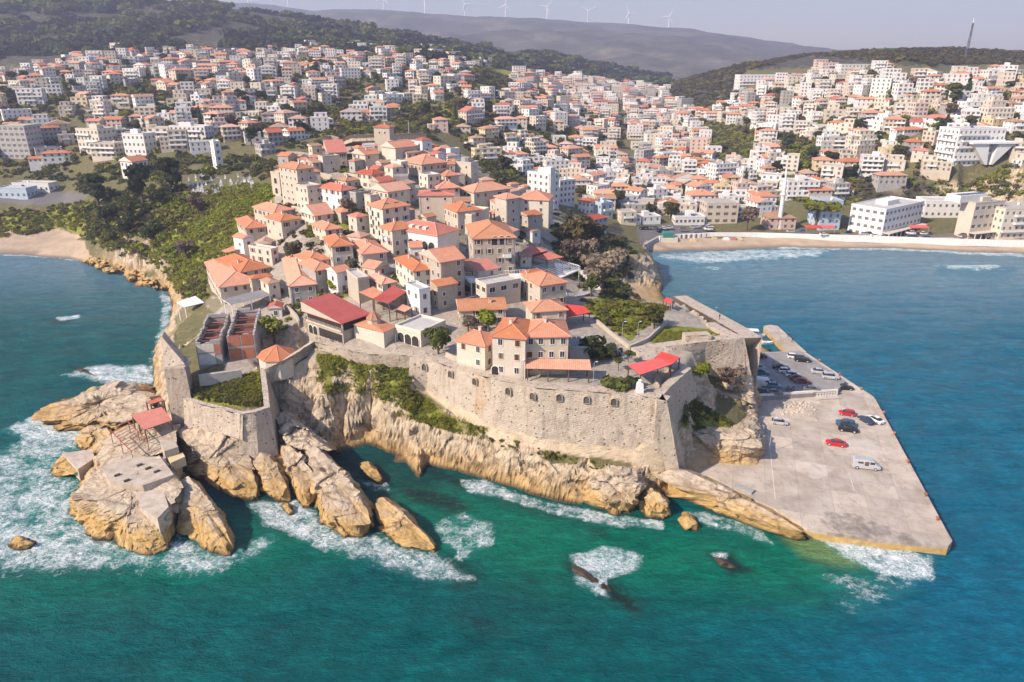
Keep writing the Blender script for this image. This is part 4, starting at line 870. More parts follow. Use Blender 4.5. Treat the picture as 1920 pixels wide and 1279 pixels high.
def balcony(root, face, s, z, w, A, B, d=1.1, roofed=None):
    m = MB(); m.box(-w/2, w/2, -d, -.01, -.15, 0); m.box(-w/2, w/2, -d, -d + .08, .003, .95, 1); m.box(-w/2, -w/2 + .08, -d + .083, -.01, .003, .95, 1); m.box(w/2 - .08, w/2, -d + .083, -.01, .003, .95, 1)
    o = m.build('balcony', [M_FRAME, M_WPAINT], root); o.location, o.rotation_euler = ((s, 0, z), (0, 0, 0)) if face == 'a' else ((0, B - s, z), (0, 0, -math.pi / 2)); return o
def canopy(label, pts, h, mat, dz=None, cat='canopy', name='canopy_roof', posts=True, group=None, z=None, thick=.18, pm=None, uv=True):
    """a roof on posts: its outline in pixels, H above the ground at its middle"""
    cx = sum(p[0] for p in pts) / len(pts); cy_ = sum(p[1] for p in pts) / len(pts)
    c = cast(cx, cy_, h) if z is None else P(cx, cy_, z); dz = dz or [0] * len(pts)
    q = [P(x, y, c.z + d) for (x, y), d in zip(pts, dz)]
    a = sum((p.x * r.y - r.x * p.y) for p, r in zip(q, q[1:] + q[:1]))
    if a < 0: q = q[::-1]
    root = thing(name, label, cat, (c.x, c.y, c.z - h), 0, group); L = root.location; q = [p - L for p in q]
    m = MB(); o = q[0]; ux = (q[1] - q[0]).normalized(); n_ = (q[1] - q[0]).cross(q[2] - q[0]).normalized(); vx = n_.cross(ux)
    m.face(q, 0, [((p - o).dot(ux), (p - o).dot(vx)) for p in q]); b = [p - Vector((0, 0, thick)) for p in q]
    for i in range(len(q)): j = (i + 1) % len(q); m.face([b[i], b[j], q[j], q[i]], 1)
    m.face(b[::-1], 1); m.build('roof', [mat, pm or M_WOOD], root)
    if posts:
        cc = sum(q, Vector((0, 0, 0))) / len(q)
        for i in range(len(q)):
            j = (i + 1) % len(q); k = max(1, int((q[j] - q[i]).length / 4.5))
            for s in range(k):
                p = q[i].lerp(q[j], s / k); p = p.lerp(cc, .07); w = p + L; pl = MB(); zg = min(ground(w.x, w.y) - L.z, p.z - 1.5)
                pl.box(p.x - .12, p.x + .12, p.y - .12, p.y + .12, zg - .3, p.z - thick + .02); pl.build('post', pm or M_WOOD, root)
    return root
# ---------------------------------------------------------------- old town
G_OLD = 'houses of the walled old town'
def H_(*a, **k): k.setdefault('group', G_OLD); return house(*a, **k)
H_('cream house with a broad orange hip roof, topmost of the western roof cluster', 515,397,7,475,548,48)
H_('cream cube house with arched upper window in front of the topmost western roof', 527,414,7,498,562,46,chim=1)
H_('pale two-storey house beside the open tiled shelter on the green west slope', 461,428,6.2,443,498,30)
H_('white terrace house with pillars and a red tiled awning, grey-green tree beside it', 508,470,5,466,521,60,'flat','cream')
H_('pale house with an open timber gable under a tiled roof', 590,404,5.5,564,624,40,'gable_a','cream',pitch=.5)
H_('low cream house with an orange hip roof below the open timber gable house', 610,431,5.5,585,640,36)
H_('tall plain house with a dark recessed top balcony and flat orange eaves', 622,462,9,607,661,24,'hip','beige',chim=1,
   extra=lambda r, A, B, H, g: (lambda m: (m.box(A * .15, A * .8, -.06, -.02, H - 1.9, H - .5), m.build('balcony_recess', M_BLACK, r)))(MB()))
H_('wide villa with orange hip roof above the dark grey restaurant roof', 412,538,6,385,487,29,wk=('shutter','plain'))
H_('long villa with twin chimneys behind the dark grey restaurant roof', 452,510,5.5,405,505,42,chim=2)
H_('shadowed stone house with a small pyramid roof, beside the grassy ramp', 591,507,8,562,624,38,'hip','grey')
H_('house with overlapping tiled roofs behind the shadowed stone house', 578,491,6,553,618,38,'hip','cream',chim=1)
H_('grey stone corner house with white window frames by the lane stairs', 543,536,6.5,520,592,20,'hip','grey','pale',wk=('plain',))
H_('white house with arched balconies and two skylights in its hip roof', 717,391,11.5,690,767,40,'hip','cream',extra=lambda r, A, B, H, g: ([put_window(r, 'b', B * (.3 + .4 * i), 2 + 3 * f, A, B, (1.2, 2.0)) for f in range(3) for i in range(2)],
   [(lambda m: (m.box(-.9, .9, -.05, .05, -.6, .6), setattr(m.build('skylight', M_SOLAR, r), 'location', (A * x, B * .2, H + .5))))(MB()) for x in (.25, .65)]))
H_('cream house with iron balconies under a long orange roof', 735,432,9,712,781,40,extra=lambda r, A, B, H, g: [balcony(r, 'b', B * s, 5.6, 1.6, A, B) for s in (.3, .7)])
H_('large white hotel with rows of arched balconies and dormers in its red roof', 820,441,9.5,735,860,56,'hip','white','red',cat='hotel',extra=lambda r, A, B, H, g: ([put_window(r, 'b', B * (.12 + .15 * i), 1.2 + 3.2 * f, A, B, (2.2, 2.6)) for f in range(2) for i in range(6)],
   [(lambda m, s: (m.box(0, 1.6, 0, 1.4, 0, 1.1), m.build('dormer', [WALLS['cream']], r, (1.2, B * s, H + .35))))(MB(), s) for s in (.3, .45, .6)]), wins=None)
H_('neat stone house with a hip roof and blank side wall, left of the white hotel', 679,476,6,658,725,24,'hip','beige')
H_('white-gabled tall house with many small windows at the centre of the old town', 826,491,11.5,788,870,34,'gable_a','stone',pitch=.36,wk=('plain','shutter'))
H_('cream house with a terrace tucked under the white-gabled tall house', 776,508,8,741,811,28,'hip','cream')
H_('white block house with a tiled porch below the white-gabled tall house', 786,546,7.5,761,806,36,'flat','white')
H_('small cream house with an orange hip roof behind the big red canopy', 717,532,5,689,741,36,'hip','cream','pale')
H_('roofless flat-topped stone shell behind the big red canopy', 671,525,7,650,692,30,'flat','stone',wins=None)
H_('tall four-storey house with a broad peach hip roof and brown shutters', 887,447,11.5,875,966,9,'hip','stone','pale',floors=4,wk=('shutter','open','plain'),extra=lambda r, A, B, H, g: ([put_window(r, 'a', A * s, H - 2.2, A, B, (2.2, 2.6)) for s in (.52, .68, .84)], balcony(r, 'a', A * .8, 5.6, 2.4, A, B)))
H_('weathered stone house with a peach hip roof below the pergola terrace', 1013,535,7,981,1062,25,'hip','stone','pale')
H_('small orange roofed house tucked behind the weathered stone house', 989,516,5,977,1023,28)
H_('flat-roofed rendered house with a parapet in front of the four-storey house', 912,537,6,892,976,32,'flat','beige',wk=('wide',))
H_('plain stone house with a wide pale hip roof beside the scarlet awning', 998,584,6,986,1062,12,'hip','beige','pale')
H_('low sprawling house with stepped terracotta roofs behind the round green tree', 862,582,4.5,None,948,8,'gable_a','beige','pale',B=9,pitch=.3)
H_('slim stone tower house with an orange pyramid roof on the east edge', 949.5,373,12.5,928,975,36,'pyr','stone',cat='tower house',wk=('small','plain'),bays=4.5)
H_('long bare cream wall house joined to the slim tower house', 1029,375,11.5,973,1037,79,'hip','cream',bays=6,wk=('small','plain'))
H_('grey house with a red hip roof above the bare eastern trees', 1097,415,5.5,1077,1139,40,'hip','blue','red')
H_('flat white block with arched end, in front of the water tank house', 884,405,7,847,917,66,'flat','cream',wins=None,extra=lambda r, A, B, H, g: [put_window(r, 'a', A * s, 1.0, A, B, (2.2, 2.6)) for s in (.35, .75)])
H_('house with an orange roof carrying a blue water tank', 858,397,7.5,832,902,30,extra=lambda r, A, B, H, g: (lambda m: (m.bar((A * .5, B * .2, H + 1), (A * .5 + 1.2, B * .2, H + 1), .5, 0, 10), m.build('water_tank', mottled('blue_tank', (.12, .35, .5), (.15, .4, .55), rough=.4), r)))(MB()))
H_('tall cream block of five window rows crowning the west edge', 556,317,13,523,588,46,'hip','beige','pale',floors=5,wk=('small',))
H_('sunlit terrace block with a roof pergola below the five-row block', 576,352,9,553,602,46,'flat','beige',wk=('small','plain'))
H_('narrow flat annex with stacked arches at the far west of the crown', 523,326,9,507,531,55,'flat','beige',wins=None,extra=lambda r, A, B, H, g: [put_window(r, 'b', B * .5, 1 + 4 * i, A, B, (1.6, 2.3)) for i in (0, 1)])
H_('white house with brown balcony doors under a red hip roof', 639.5,357.5,8,596,666,52,'hip','white','red')
H_('low row house with a red roof beneath the citadel wall', 609.5,295,4.5,579,614,66,'hip','cream','red')
H_('stone house with sun collectors on its low red roof beneath the citadel', 616,286,6.5,609,650,18,'shed','stone','red',pitch=.15)
H_('gabled stone house with a grey upper side near the citadel', 684.5,290,6,660,710,46,'gable_a','beige')
H_('long gabled house with six dark windows above the skylight house', 727,359.5,7,695,768,46,'gable_a','beige','pale',wk=('plain',),bays=2.4)
H_('house with a broken-backed red roof and a vine on its wall', 698,327,6,668,720,52,'hip','cream','red')
H_('low cottage with a small faded roof beside the hedges', 649,339,3.6,633,674,42,'hip','cream','tan')
H_('square tower with a red pyramid roof on the citadel', 729.6,238.5,11,700.5,738,72,'pyr','stone','red',cat='tower',name='citadel_tower',wins=None,extra=lambda r, A, B, H, g: [put_window(r, 'b', B * s, H - 3, A, B, 'small') for s in (.35, .7)])
H_('palace-like house with the widest orange hip roof on the crown', 790.6,308,7.5,754,838,40,'hip','stone',chim=1)
H_('white washed block against the palace-like house', 752,306,6.5,733,764,46,'flat','cream')
H_('apse-ended hall with a sloping red roof below the citadel tower', 741,277,8,715,780,46,'gable_a','beige',wins=None)
H_('small house with a faded tan pyramid roof in front of the apse-ended hall', 763,287,6.5,742,786,46,'pyr','cream','tan')
H_('tall flat-topped cream house with an arched doorway in the crown', 802,331,8,785,825,36,'flat','cream')
H_('blank cream house with solar panels on a flat red roof', 785,366,9,None,850,4,'pyr','beige','red',B=9,pitch=.22,bays=6,wk=('small',),extra=lambda r, A, B, H, g: (lambda m: (m.box(-2, 2, -.6, .6, 0, .1), setattr(m.build('solar_panel', M_SOLAR, r), 'location', (A * .5, B * .35, H + 1.1))))(MB()))
H_('low orange roofed house squeezed between crown blocks', 836,329.5,6,817,861,30)
H_('long house with a wide orange roof and dark arches at street level', 889,360.5,7,861,957,35,'hip','beige','pale',wk=('wide','plain'))
H_('row of small roofs behind the solar panel house', 822,353,5.5,808,862,20)
H_('tiny tan roofed lean-to beside the solar panel house', 851,378,3.4,None,882,8,'shed','beige','tan',B=4,pitch=.2)
def drum(r, A, B, H, g):
    m = MB(); c = (A / 2, B / 2); n = 8; rr = min(A, B) * .32; pts = [(c[0] + rr * math.cos(math.pi * (2 * i + 1) / n), c[1] + rr * math.sin(math.pi * (2 * i + 1) / n)) for i in range(n)]
    m.prism(pts, H, H + 2.2); m.build('drum', WALLS['concrete'], r)
H_('stocky museum tower with an octagonal drum on top', 883,307,10,849.5,897,62,'flat','beige',cat='tower',name='museum_tower',extra=drum,wk=('small',),bays=5)
# ---- the front row above the sea wall
H_('stone restaurant with a big two-part red metal roof and arched ground floor', 641,604,5.8,574,688,52,'shed','stone',M_REDM,cat='restaurant',name='restaurant',pitch=.16,over=.8,wins=None,extra=lambda r, A, B, H, g: ([put_window(r, 'b', s, 0, A, B, (1.6, 2.3)) for s in (1.3, 3.1)],
   (lambda m: (m.box(-.06, -.02, .4, B - 4.6, .1, 2.3), m.build('shopfront', M_BLACK, r)))(MB()), (lambda m: (m.box(-.06, -.02, .4, B - .4, H - 2.3, H - .45), m.build('gallery_opening', M_BLACK, r)))(MB()), (lambda m: (m.box(.4, A - .4, -.06, -.02, H - 2.4, H - .5), m.build('gallery_opening', M_BLACK, r)))(MB()),
   (lambda m: (m.box(-.5, -.1, .2, B - .2, H - 2.6, H - 2.3), [m.box(-.42, -.30, .3 + i * .5, .4 + i * .5, H - 2.3, H - 1.5) for i in range(int(B / .5) - 1)], m.build('balustrade', WALLS['beige'], r)))(MB())))
def tomb(r, A, B, H, g):
    e = [(-.4, -.4), (A + .4, -.4), (A + .4, B + .4), (-.4, B + .4)]; c = Vector((A / 2, B / 2, 0)); rr = min(A, B) * .40; n = 8
    m = MB(); inn = [c + Vector((rr * 1.0 * math.cos(math.pi * (2 * i + 1) / n), rr * math.sin(math.pi * (2 * i + 1) / n), H + .9)) for i in range(n)]
    E = [Vector((x, y, H)) for x, y in e]; order = [5, 6, 7, 0, 1, 2, 3, 4]
    for i in range(4):
        a, b = inn[order[2 * i] % 8], inn[order[2 * i + 1] % 8]; d = inn[order[(2 * i + 2) % 8] % 8]; m.face([E[i], E[(i + 1) % 4], b, a], 0, [(0, 0), (6, 0), (5, 2), (1, 2)]); m.face([E[(i + 1) % 4], d, b], 0, [(0, 0), (1, 2), (0, 2)])
    m.face([E[3], E[2], E[1], E[0]], 1); m.build('lower_roof', [ROOFS['orange'], M_RIDGE], r)
    m = MB(); pts = [(p.x, p.y) for p in inn]; m.prism(pts, H + .5, H + 1.9); dr = m.build('drum', WALLS['beige'], r)
    m = MB(); o = [Vector((c.x + rr * 1.12 * math.cos(math.pi * (2 * i + 1) / n), c.y + rr * 1.12 * math.sin(math.pi * (2 * i + 1) / n), H + 1.85)) for i in range(n)]; ap = Vector((c.x, c.y, H + 3.9))
    for i in range(n): m.face([o[i], o[(i + 1) % n], ap], 0, [(0, 0), (3, 0), (1.5, 3)]); m.bar(o[i], ap, .10, 1, 5)
    m.face(o[::-1], 1); m.build('upper_roof', [ROOFS['tan'], M_RIDGE], r)
H_('square stone chapel with an octagonal drum and fan-shaped tan roof', 719,622,4.4,663,741,58,'none','beige',cat='chapel',name='chapel',wins=None,extra=tomb)
H_('open portico of pale arches with a grey flat roof beside the chapel', 788.7,625,3.7,742,835,56,'flat','cream',cat='portico',name='portico',wins=None,extra=lambda r, A, B, H, g: ([put_window(r, 'b', B * s, 0, A, B, (2.2, 2.6)) for s in (.2, .48, .78)], put_window(r, 'a', A * .4, 0, A, B, (1.6, 2.3))))
H_('low side wing with its own orange hip roof, left of the great seafront house', 909,648,6.2,856,924,60,'hip','beige',A=7,wk=('shutter','plain'),floors=2)
H_('great seafront house, gable block with an arched brown door above the embrasured wall', 985,634,9.6,923,None,77,'hip','beige',A=11,chim=1,floors=3,wk=('shutter','plain','shutter'),name='seafront_house',extra=lambda r, A, B, H, g: put_window(r, 'b', B * .08, .2, A, B, (1.6, 2.3)))
H_('great seafront house, long wing with two window rows and a ribbed orange roof', 985,630,9.2,None,1066,2,'hip','beige',B=9.5,chim=1,floors=3,bays=2.6,wk=('shutter','plain'),name='seafront_house')
house('grey glazed annex at the right end of the seafront house', 1068,655,3.2,None,1106,2,'flat','grey',B=8,group=G_OLD,wins=None,extra=lambda r, A, B, H, g: [(lambda m: (m.box(.3 + i * 1.1, 1.1 + i * 1.1, .5, B - .5, H + .02, H + .2), m.build('roof_light', M_GLASS, r)))(MB()) for i in range(3)])
m_ = lambda: None
canopy('long tiled arcade roof on timber posts along the seafront house', [(985,691),(1109,694),(1106,674),(987,672)], 2.9, ROOFS['pale'], dz=[0, 0, 1.0, 1.0], name='arcade_roof', cat='arcade')
canopy('big red sheet canopy in the middle of the old town', [(699,561),(729,569),(762,547),(737,535)], 4.5, M_REDM, dz=[0, 0, 0.8, .8])
canopy('tiled shelter roof beside the big red canopy', [(672,548),(699,560),(718,550),(700,537)], 4.2, ROOFS['orange'], dz=[0, 0, .6, .6])
canopy('small orange tiled pavilion under the white block house', [(742,579),(759,585),(773,577),(754,570)], 3, ROOFS['orange'], dz=[0, 0, .4, .4])
canopy('open tiled shelter on the green west slope', [(414,470),(424,474),(462,464),(452,456)], 3, ROOFS['orange'], dz=[0, 0, .5, .5])
canopy('dark grey sheet roof of the lane restaurant', [(416,561),(432,571),(509,553),(490,543)], 3.4, M_GREYR, dz=[0, 0, .6, .6], pm=M_WPAINT)
canopy('white tent canopy above the west shore', [(331,567),(346,576),(383,567),(366,555)], 3.0, M_WPAINT, dz=[0, 0, .3, .6], pm=M_WPAINT)
canopy('scarlet awning with a dark shaded side beside the garden', [(1060,595),(1107,586),(1096,574),(1058,570)], 3.2, M_AWN, dz=[0, 0, .8, .8])
canopy('larger bright red awning on the near rampart corner', [(1176,684),(1200,703),(1259,683),(1236,671)], 3.0, M_AWN, dz=[0, 0, .5, .5])
canopy('smaller bright red awning behind the larger one on the rampart corner', [(1227,671),(1259,684),(1276,670),(1240,659)], 3.3, M_AWN, dz=[0, 0, .4, .4])
canopy('rust red tiled roof over the eastern terrace restaurant', [(993,481),(1026,488),(1057,482),(1024,470)], 3.4, ROOFS['red'], dz=[0, 0, .6, .8])
canopy('faded tiled roof behind the eastern terrace restaurant', [(979,470),(1000,478),(1026,470),(996,459)], 3.4, ROOFS['red'], dz=[0, 0, .5, .6])
canopy('red kiosk roof at the garden end of the rampart', [(1243,564),(1258,571),(1263,562),(1250,557)], 2.6, M_AWN)
canopy('flaking red hut roof on the sea rocks under the watch tower', [(245,778),(270,806),(323,788),(303,763)], 2.6, ROOFS['red'], dz=[0, 0, .3, .3], z=10.2)
canopy('narrow red lean-to roof against the foot of the watch tower', [(273,753),(282,758),(308,750),(303,745)], 2.2, ROOFS['red'], z=10.0)
# pergolas: posts and rafters
def pergola(label, pts, h, n, mat, z=None, group=None):
    cx = sum(p[0] for p in pts) / 4; cy_ = sum(p[1] for p in pts) / 4; c = cast(cx, cy_, h) if z is None else P(cx, cy_, z)
    q = [P(x, y, c.z) for x, y in pts]; root = thing('pergola', label, 'pergola', (c.x, c.y, c.z - h), 0, group); L = root.location; q = [p - L for p in q]
    m = MB()
    for i in range(n + 1): m.bar(q[0].lerp(q[1], i / n), q[3].lerp(q[2], i / n), .07, 0, 4)
    m.build('rafters', mat, root); m = MB(); m.bar(q[0], q[1], .1, 0, 4); m.bar(q[3], q[2], .1, 0, 4); m.build('beam', mat, root)
    for p in q + [q[0].lerp(q[1], .5), q[3].lerp(q[2], .5)]:
        w = p + L; m = MB(); m.bar((p.x, p.y, min(ground(w.x, w.y) - L.z, p.z - 1.5) - .3), p, .08, 0, 5); m.build('post', mat, root)
    return root
M_RUST = mottled('rusty_iron', (.30, .10, .06), (.38, .15, .09), 1.5)
pergola('rusty iron pergola frame on the sea rocks', [(206,806),(246,846),(276,826),(240,790)], 2.6, 9, M_RUST, z=9.6)
pergola('grey pergola with bare rafters above the eastern restaurant terrace', [(1002,500),(1040,519),(1086,498),(1046,487)], 2.6, 9, M_WPAINT)
pergola('timber roof pergola on the sunlit terrace block', [(556,343),(574,348),(600,345),(580,340)], 2.2, 6, M_WOOD)
# eastern terrace decks and stairs
def deck(name, label, cat, pts, z, mat, thick=.35, rail=True, legs=3.5):
    q = [P(x, y, z) for x, y in pts]; a = sum((p.x * r.y - r.x * p.y) for p, r in zip(q, q[1:] + q[:1]))
    if a < 0: q = q[::-1]
    c = sum(q, Vector((0, 0, 0))) / len(q); root = thing(name, label, cat, (c.x, c.y, z - legs)); L = root.location
    m = MB(); m.prism([(p.x - L.x, p.y - L.y) for p in q], legs - thick, legs); m.build('slab', mat, root)
    if rail:
        m = MB()
        for i in range(len(q)):
            p, r = q[i] - L, q[(i + 1) % len(q)] - L; k = max(2, int((r - p).length / .8))
            m.bar(p + Vector((0, 0, 1)), r + Vector((0, 0, 1)), .06, 0, 4)
            for s in range(k): b = p.lerp(r, s / k); m.bar(b, b + Vector((0, 0, 1)), .05, 0, 4)
        m.build('railing', M_WPAINT, root)
    for p in q: m = MB(); p = p - L; m.bar((p.x * .93, p.y * .93, -4), (p.x * .93, p.y * .93, legs - thick), .2, 0, 6); m.build('pillar', mat, root)
    return root
deck('terrace', 'white railed restaurant terrace under the grey pergola', 'terrace', [(1000,508),(1040,526),(1088,505),(1046,492)], 22.5, WALLS['white'])
deck('terrace', 'lower dark terrace with a blue-grey floor beside the weathered stone house', 'terrace', [(1060,545),(1063,563),(1108,549),(1096,536)], 20.5, WALLS['grey'], legs=2.5)
deck('terrace', 'long white balustraded terrace in front of the four-storey house', 'terrace', [(868,518),(880,529),(990,524),(985,512)], 28.2, WALLS['white'], legs=3)
st_ = thing('stairway', 'white railed stairway dropping from the terrace to the garden', 'stairway', P(1110, 545, 19)); L_ = st_.location; m = MB(); a, b = P(1087, 507, 22.5) - L_, P(1118, 540, 19) - L_; m2 = MB()
for i in range(14):
    p = a.lerp(b, i / 13); m.box(p.x - .5, p.x + 1.6, p.y - .35, p.y + .35, p.z - .5, p.z)
m.build('steps', WALLS['white'], st_)
for s in (-.5, 1.6): m2.bar(a + Vector((s, 0, 1)), b + Vector((s, 0, 1)), .06, 0, 4); [m2.bar(a.lerp(b, i / 8) + Vector((s, 0, 0)), a.lerp(b, i / 8) + Vector((s, 0, 1)), .05, 0, 4) for i in range(9)]
m2.build('railing', M_WPAINT, st_)
# octagonal roof beside the stepped wall
c = P(520, 664, 18.6); root = thing('octagonal_house', 'octagonal building with a ribbed orange tent roof beside the ruin', 'house', (c.x, c.y, 15.4), 0); n = 8; pts = [(4.4 * math.cos(math.pi * (2 * i + 1) / n), 4.4 * math.sin(math.pi * (2 * i + 1) / n)) for i in range(n)]
m = MB(); m.prism(pts, -2, 3.2); m.build('wall', WALLS['beige'], root); m = MB(); o = [Vector((x * 1.13, y * 1.13, 3.15)) for x, y in pts]; ap = Vector((0, 0, 5.6))
for i in range(n): m.face([o[i], o[(i + 1) % n], ap], 0, [(0, 0), (3.6, 0), (1.8, 4.5)]); m.bar(o[i], ap, .11, 1, 5)
m.face(o[::-1], 1); m.build('roof', [ROOFS['orange'], M_RIDGE], root)
# the roofless ruin
def ruin_wing(label, xc, ye, xr, th, A, B, H, brick, z):
    C0, A, B, a = solve_box(xc, ye, H, None, xr, th, A, B, z); root = thing('ruined_building', label, 'ruin', (C0.x, C0.y, C0.z - H), a, 'roofless ruin'); g = random.Random(int(xc)); T = .45
    for nm, bx in (('front_wall', (0, A, 0, T)), ('rear_wall', (0, A, B - T, B)), ('side_wall', (0, T, T, B - T)), ('side_wall', (A - T, A, T, B - T))):
        m = MB(); L = max(bx[1] - bx[0], bx[3] - bx[2]); k = max(2, int(L / 1.1)); al = bx[1] - bx[0] > bx[3] - bx[2]
        for i in range(k):                                     # ragged top, course by course
            zt = H - (g.random() ** 2) * 1.1; u0, u1 = i / k, (i + 1) / k
            if al: m.box(bx[0] + (bx[1] - bx[0]) * u0, bx[0] + (bx[1] - bx[0]) * u1, bx[2], bx[3], -3, zt)
            else: m.box(bx[0], bx[1], bx[2] + (bx[3] - bx[2]) * u0, bx[2] + (bx[3] - bx[2]) * u1, -3, zt)
        m.build(nm, WALLS['grey'] if nm != 'front_wall' or not brick else WALLS['concrete'], root)
    m = MB(); m.box(T, A - T, T, B - T, H - 2.6, H - 2.3); m.build('floor_slab', mottled('burnt_floor', (.10, .04, .03), (.17, .07, .05), .5), root)
    for i in range(7):
        y = T + (B - 2 * T) * (i + .5) / 7; m = MB(); m.box(T, A - T, y - .12, y + .12, H - 1.0 - .3 * (i % 2), H - .75 - .3 * (i % 2)); m.build('cross_beam', WALLS['brick'] if i % 2 else M_WOOD, root)
    if brick:
        for f in range(2):
            for i in range(2): m = MB(); x = A * (.04 + .48 * i); m.box(x, x + A * .42, -.07, -.005, .6 + f * 3.4, 3.4 + f * 3.4); m.build('brick_infill', WALLS['brick'], root)
    else:
        m = MB(); m.box(.3, A * .72, -.06, -.005, .5, 3.2); m.build('plaster_panel', WALLS['white'], root); m = MB(); m.box(.3, A * .72, -.06, -.005, 3.7, H - 1.0); m.build('plaster_panel', WALLS['cream'], root)
        m = MB(); m.box(A * .75, A - .1, -.06, -.005, 3.0, H - 1.2); m.build('brick_infill', WALLS['brick'], root)
    return root
ruin_wing('roofless burnt wing with white plaster panels on its seaward end', 365, 640, 408, 14, 5.6, 21, 6.8, False, 15.6)
ruin_wing('roofless burnt wing with red brick infill on its seaward end', 424, 629, 474, 14, 6.4, 21, 7.0, True, 15.6)
m = MB(); c = P(455, 706, 15.6); tag(px_prism('plank_fence', 'low grey plank fence on the terrace below the ruin', 'fence', [(372,705),(452,694),(452,691),(372,702)], 17.2, 14.5, WALLS['grey']), None)
# white stone marker
c = P(1199, 737, 20.9); root = thing('white_beacon', 'small white square beacon on the rampart corner', 'beacon', (c.x, c.y, 20.8)); m = MB(); m.prism([(-.75, -.75), (.75, -.75), (.75, .75), (-.75, .75)], 0, 2.4, 0, None, [(-.6, -.6), (.6, -.6), (.6, .6), (-.6, .6)]); m.build('base', M_WPAINT, root)
m = MB(); m.bar((0, 0, 2.4), (0, 0, 3.0), .38, 0, 10); m.bar((0, 0, 3.0), (0, 0, 3.3), .45, 0, 10, .05); m.build('lantern', M_WPAINT, root)
# citadel walls
fort_wall('citadel_wall', 'tall citadel wall beneath the red pyramid tower', [(634,262,49),(655,254,52),(702,252,53)], [(634,274,45),(655,276,45),(702,279,45)], 1.6, 3, 21)
fort_wall('citadel_wall', 'arched ruin fragment at the end of the citadel wall', [(604,255,51),(620,254,51),(634,259,50)], [(604,273,45.5),(620,274,45.5),(634,275,45.5)], 1.2, 3, 22)
fort_wall('citadel_wall', 'massive shaded rampart at the north-west end of the old town', [(527,286,44),(545,287,44),(560,290,44),(580,292,44)], [(523,311,36),(543,313,36),(560,313,36.5),(581,312,37)], 6, 3, 23)
fort_wall('citadel_wall', 'long low wall with a tall pole, right of the red pyramid tower', [(740,252,49),(770,249,49),(800,250,47)], [(740,264,45),(770,262,45),(800,262,43)], 1.0, 3, 24)
o = thing('flagpole', 'tall bare white pole on the long low citadel wall', 'pole', P(767, 256, 46)); m = MB(); m.bar((0, 0, 0), (0, 0, 8.5), .12, 0, 6, .06); m.build('pole', M_WPAINT, o); m = MB(); m.box(-.3, .3, -.3, .3, -.5, .3); m.build('base', WALLS['concrete'], o)
# concrete bathing terraces on the sea rock
M_DECK = mottled('worn_concrete', (.42, .35, .27), (.58, .50, .41), .5, vary=.05, streak=.3, bump=.5)
px_prism('concrete_terrace', 'upper pale concrete bathing slab with slots on the golden rock', 'terrace', [(192,878),(236,856),(300,856),(326,890),(268,910),(205,903)], 7.95, 5, M_DECK, .02)
px_prism('concrete_terrace', 'lower stepped concrete slab at the seaward end of the golden rock', 'terrace', [(256,918),(304,913),(316,950),(295,972),(262,950)], 6.5, 3, M_DECK, .05)
px_prism('concrete_terrace', 'grey sloping concrete slab on the low dark rock', 'terrace', [(116,850),(172,842),(178,858),(146,880)], 3.4, .5, M_DECK, .04)
for x, y in ((262,873),(278,879),(294,885),(220,892),(238,902)):
    a = P(x, y, 7.96); m = MB(); m.box(-.22, .22, -.55, .55, 0, .35); o = m.build('stone_bench', M_RECESS, None, a); o.rotation_euler = (0, 0, -.7); tag(o, 'small grey stone block in the row on the upper bathing slab', 'block', 'blocks on the bathing slab')
px_prism('stone_hut', 'small ruined stone hut with a black hollow roof above the sea rocks', 'hut', [(300,828),(326,824),(334,838),(308,846)], 9.2, 5, WALLS['stone'], .05)
px_prism('yellow_landing', 'small yellow landing slab beside the ruined stone hut', 'slab', [(314,858),(342,848),(347,856),(320,868)], 7.6, 5.5, WALLS['yellow'], .0)
# ---------------------------------------------------------------- small houses, lean-tos and yards packed between the named ones
OLDMARK = [(985,660,'the great seafront house'),(640,610,'the red metal restaurant'),(925,470,'the four-storey house'),(800,470,'the large white hotel'),(720,420,'the skylight house'),(440,545,'the wide western villa'),(528,420,'the cube house'),(950,395,'the slim tower house'),(800,315,'the palace-like house'),(719,255,'the citadel tower'),(556,345,'the five-row block'),(820,385,'the solar panel house'),(826,520,'the white-gabled tall house'),(575,515,'the shadowed stone house'),(1013,550,'the weathered stone house'),(660,375,'the brown-doored white house')]
def _foot(r):
    w = [c for c in r.children if c.name.startswith('wall')]
    if not w: return None
    v = w[0].data.vertices; A = max(q.co.x for q in v); B = max(q.co.y for q in v); a = r.rotation_euler.z; return (r.location.x, r.location.y, a, A, B)
_fp = [f for f in (_foot(r) for r, _ in HOUSES) if f]
def _inside(x, y, pad):
    for X, Y, a, A, B in _fp:
        dx, dy = x - X, y - Y; u, w = dx * math.cos(a) + dy * math.sin(a), -dx * math.sin(a) + dy * math.cos(a)
        if -pad < u < A + pad and -pad < w < B + pad: return True
    return False
_ig = random.Random(77); _inf = []; _zone = [(470,470),(520,395),(530,320),(600,285),(760,262),(860,290),(900,335),(960,350),(1040,380),(1050,430),(985,470),(985,520),(900,545),(860,575),(760,590),(700,530),(640,545),(560,585),(520,600),(500,560),(400,560),(395,520)]
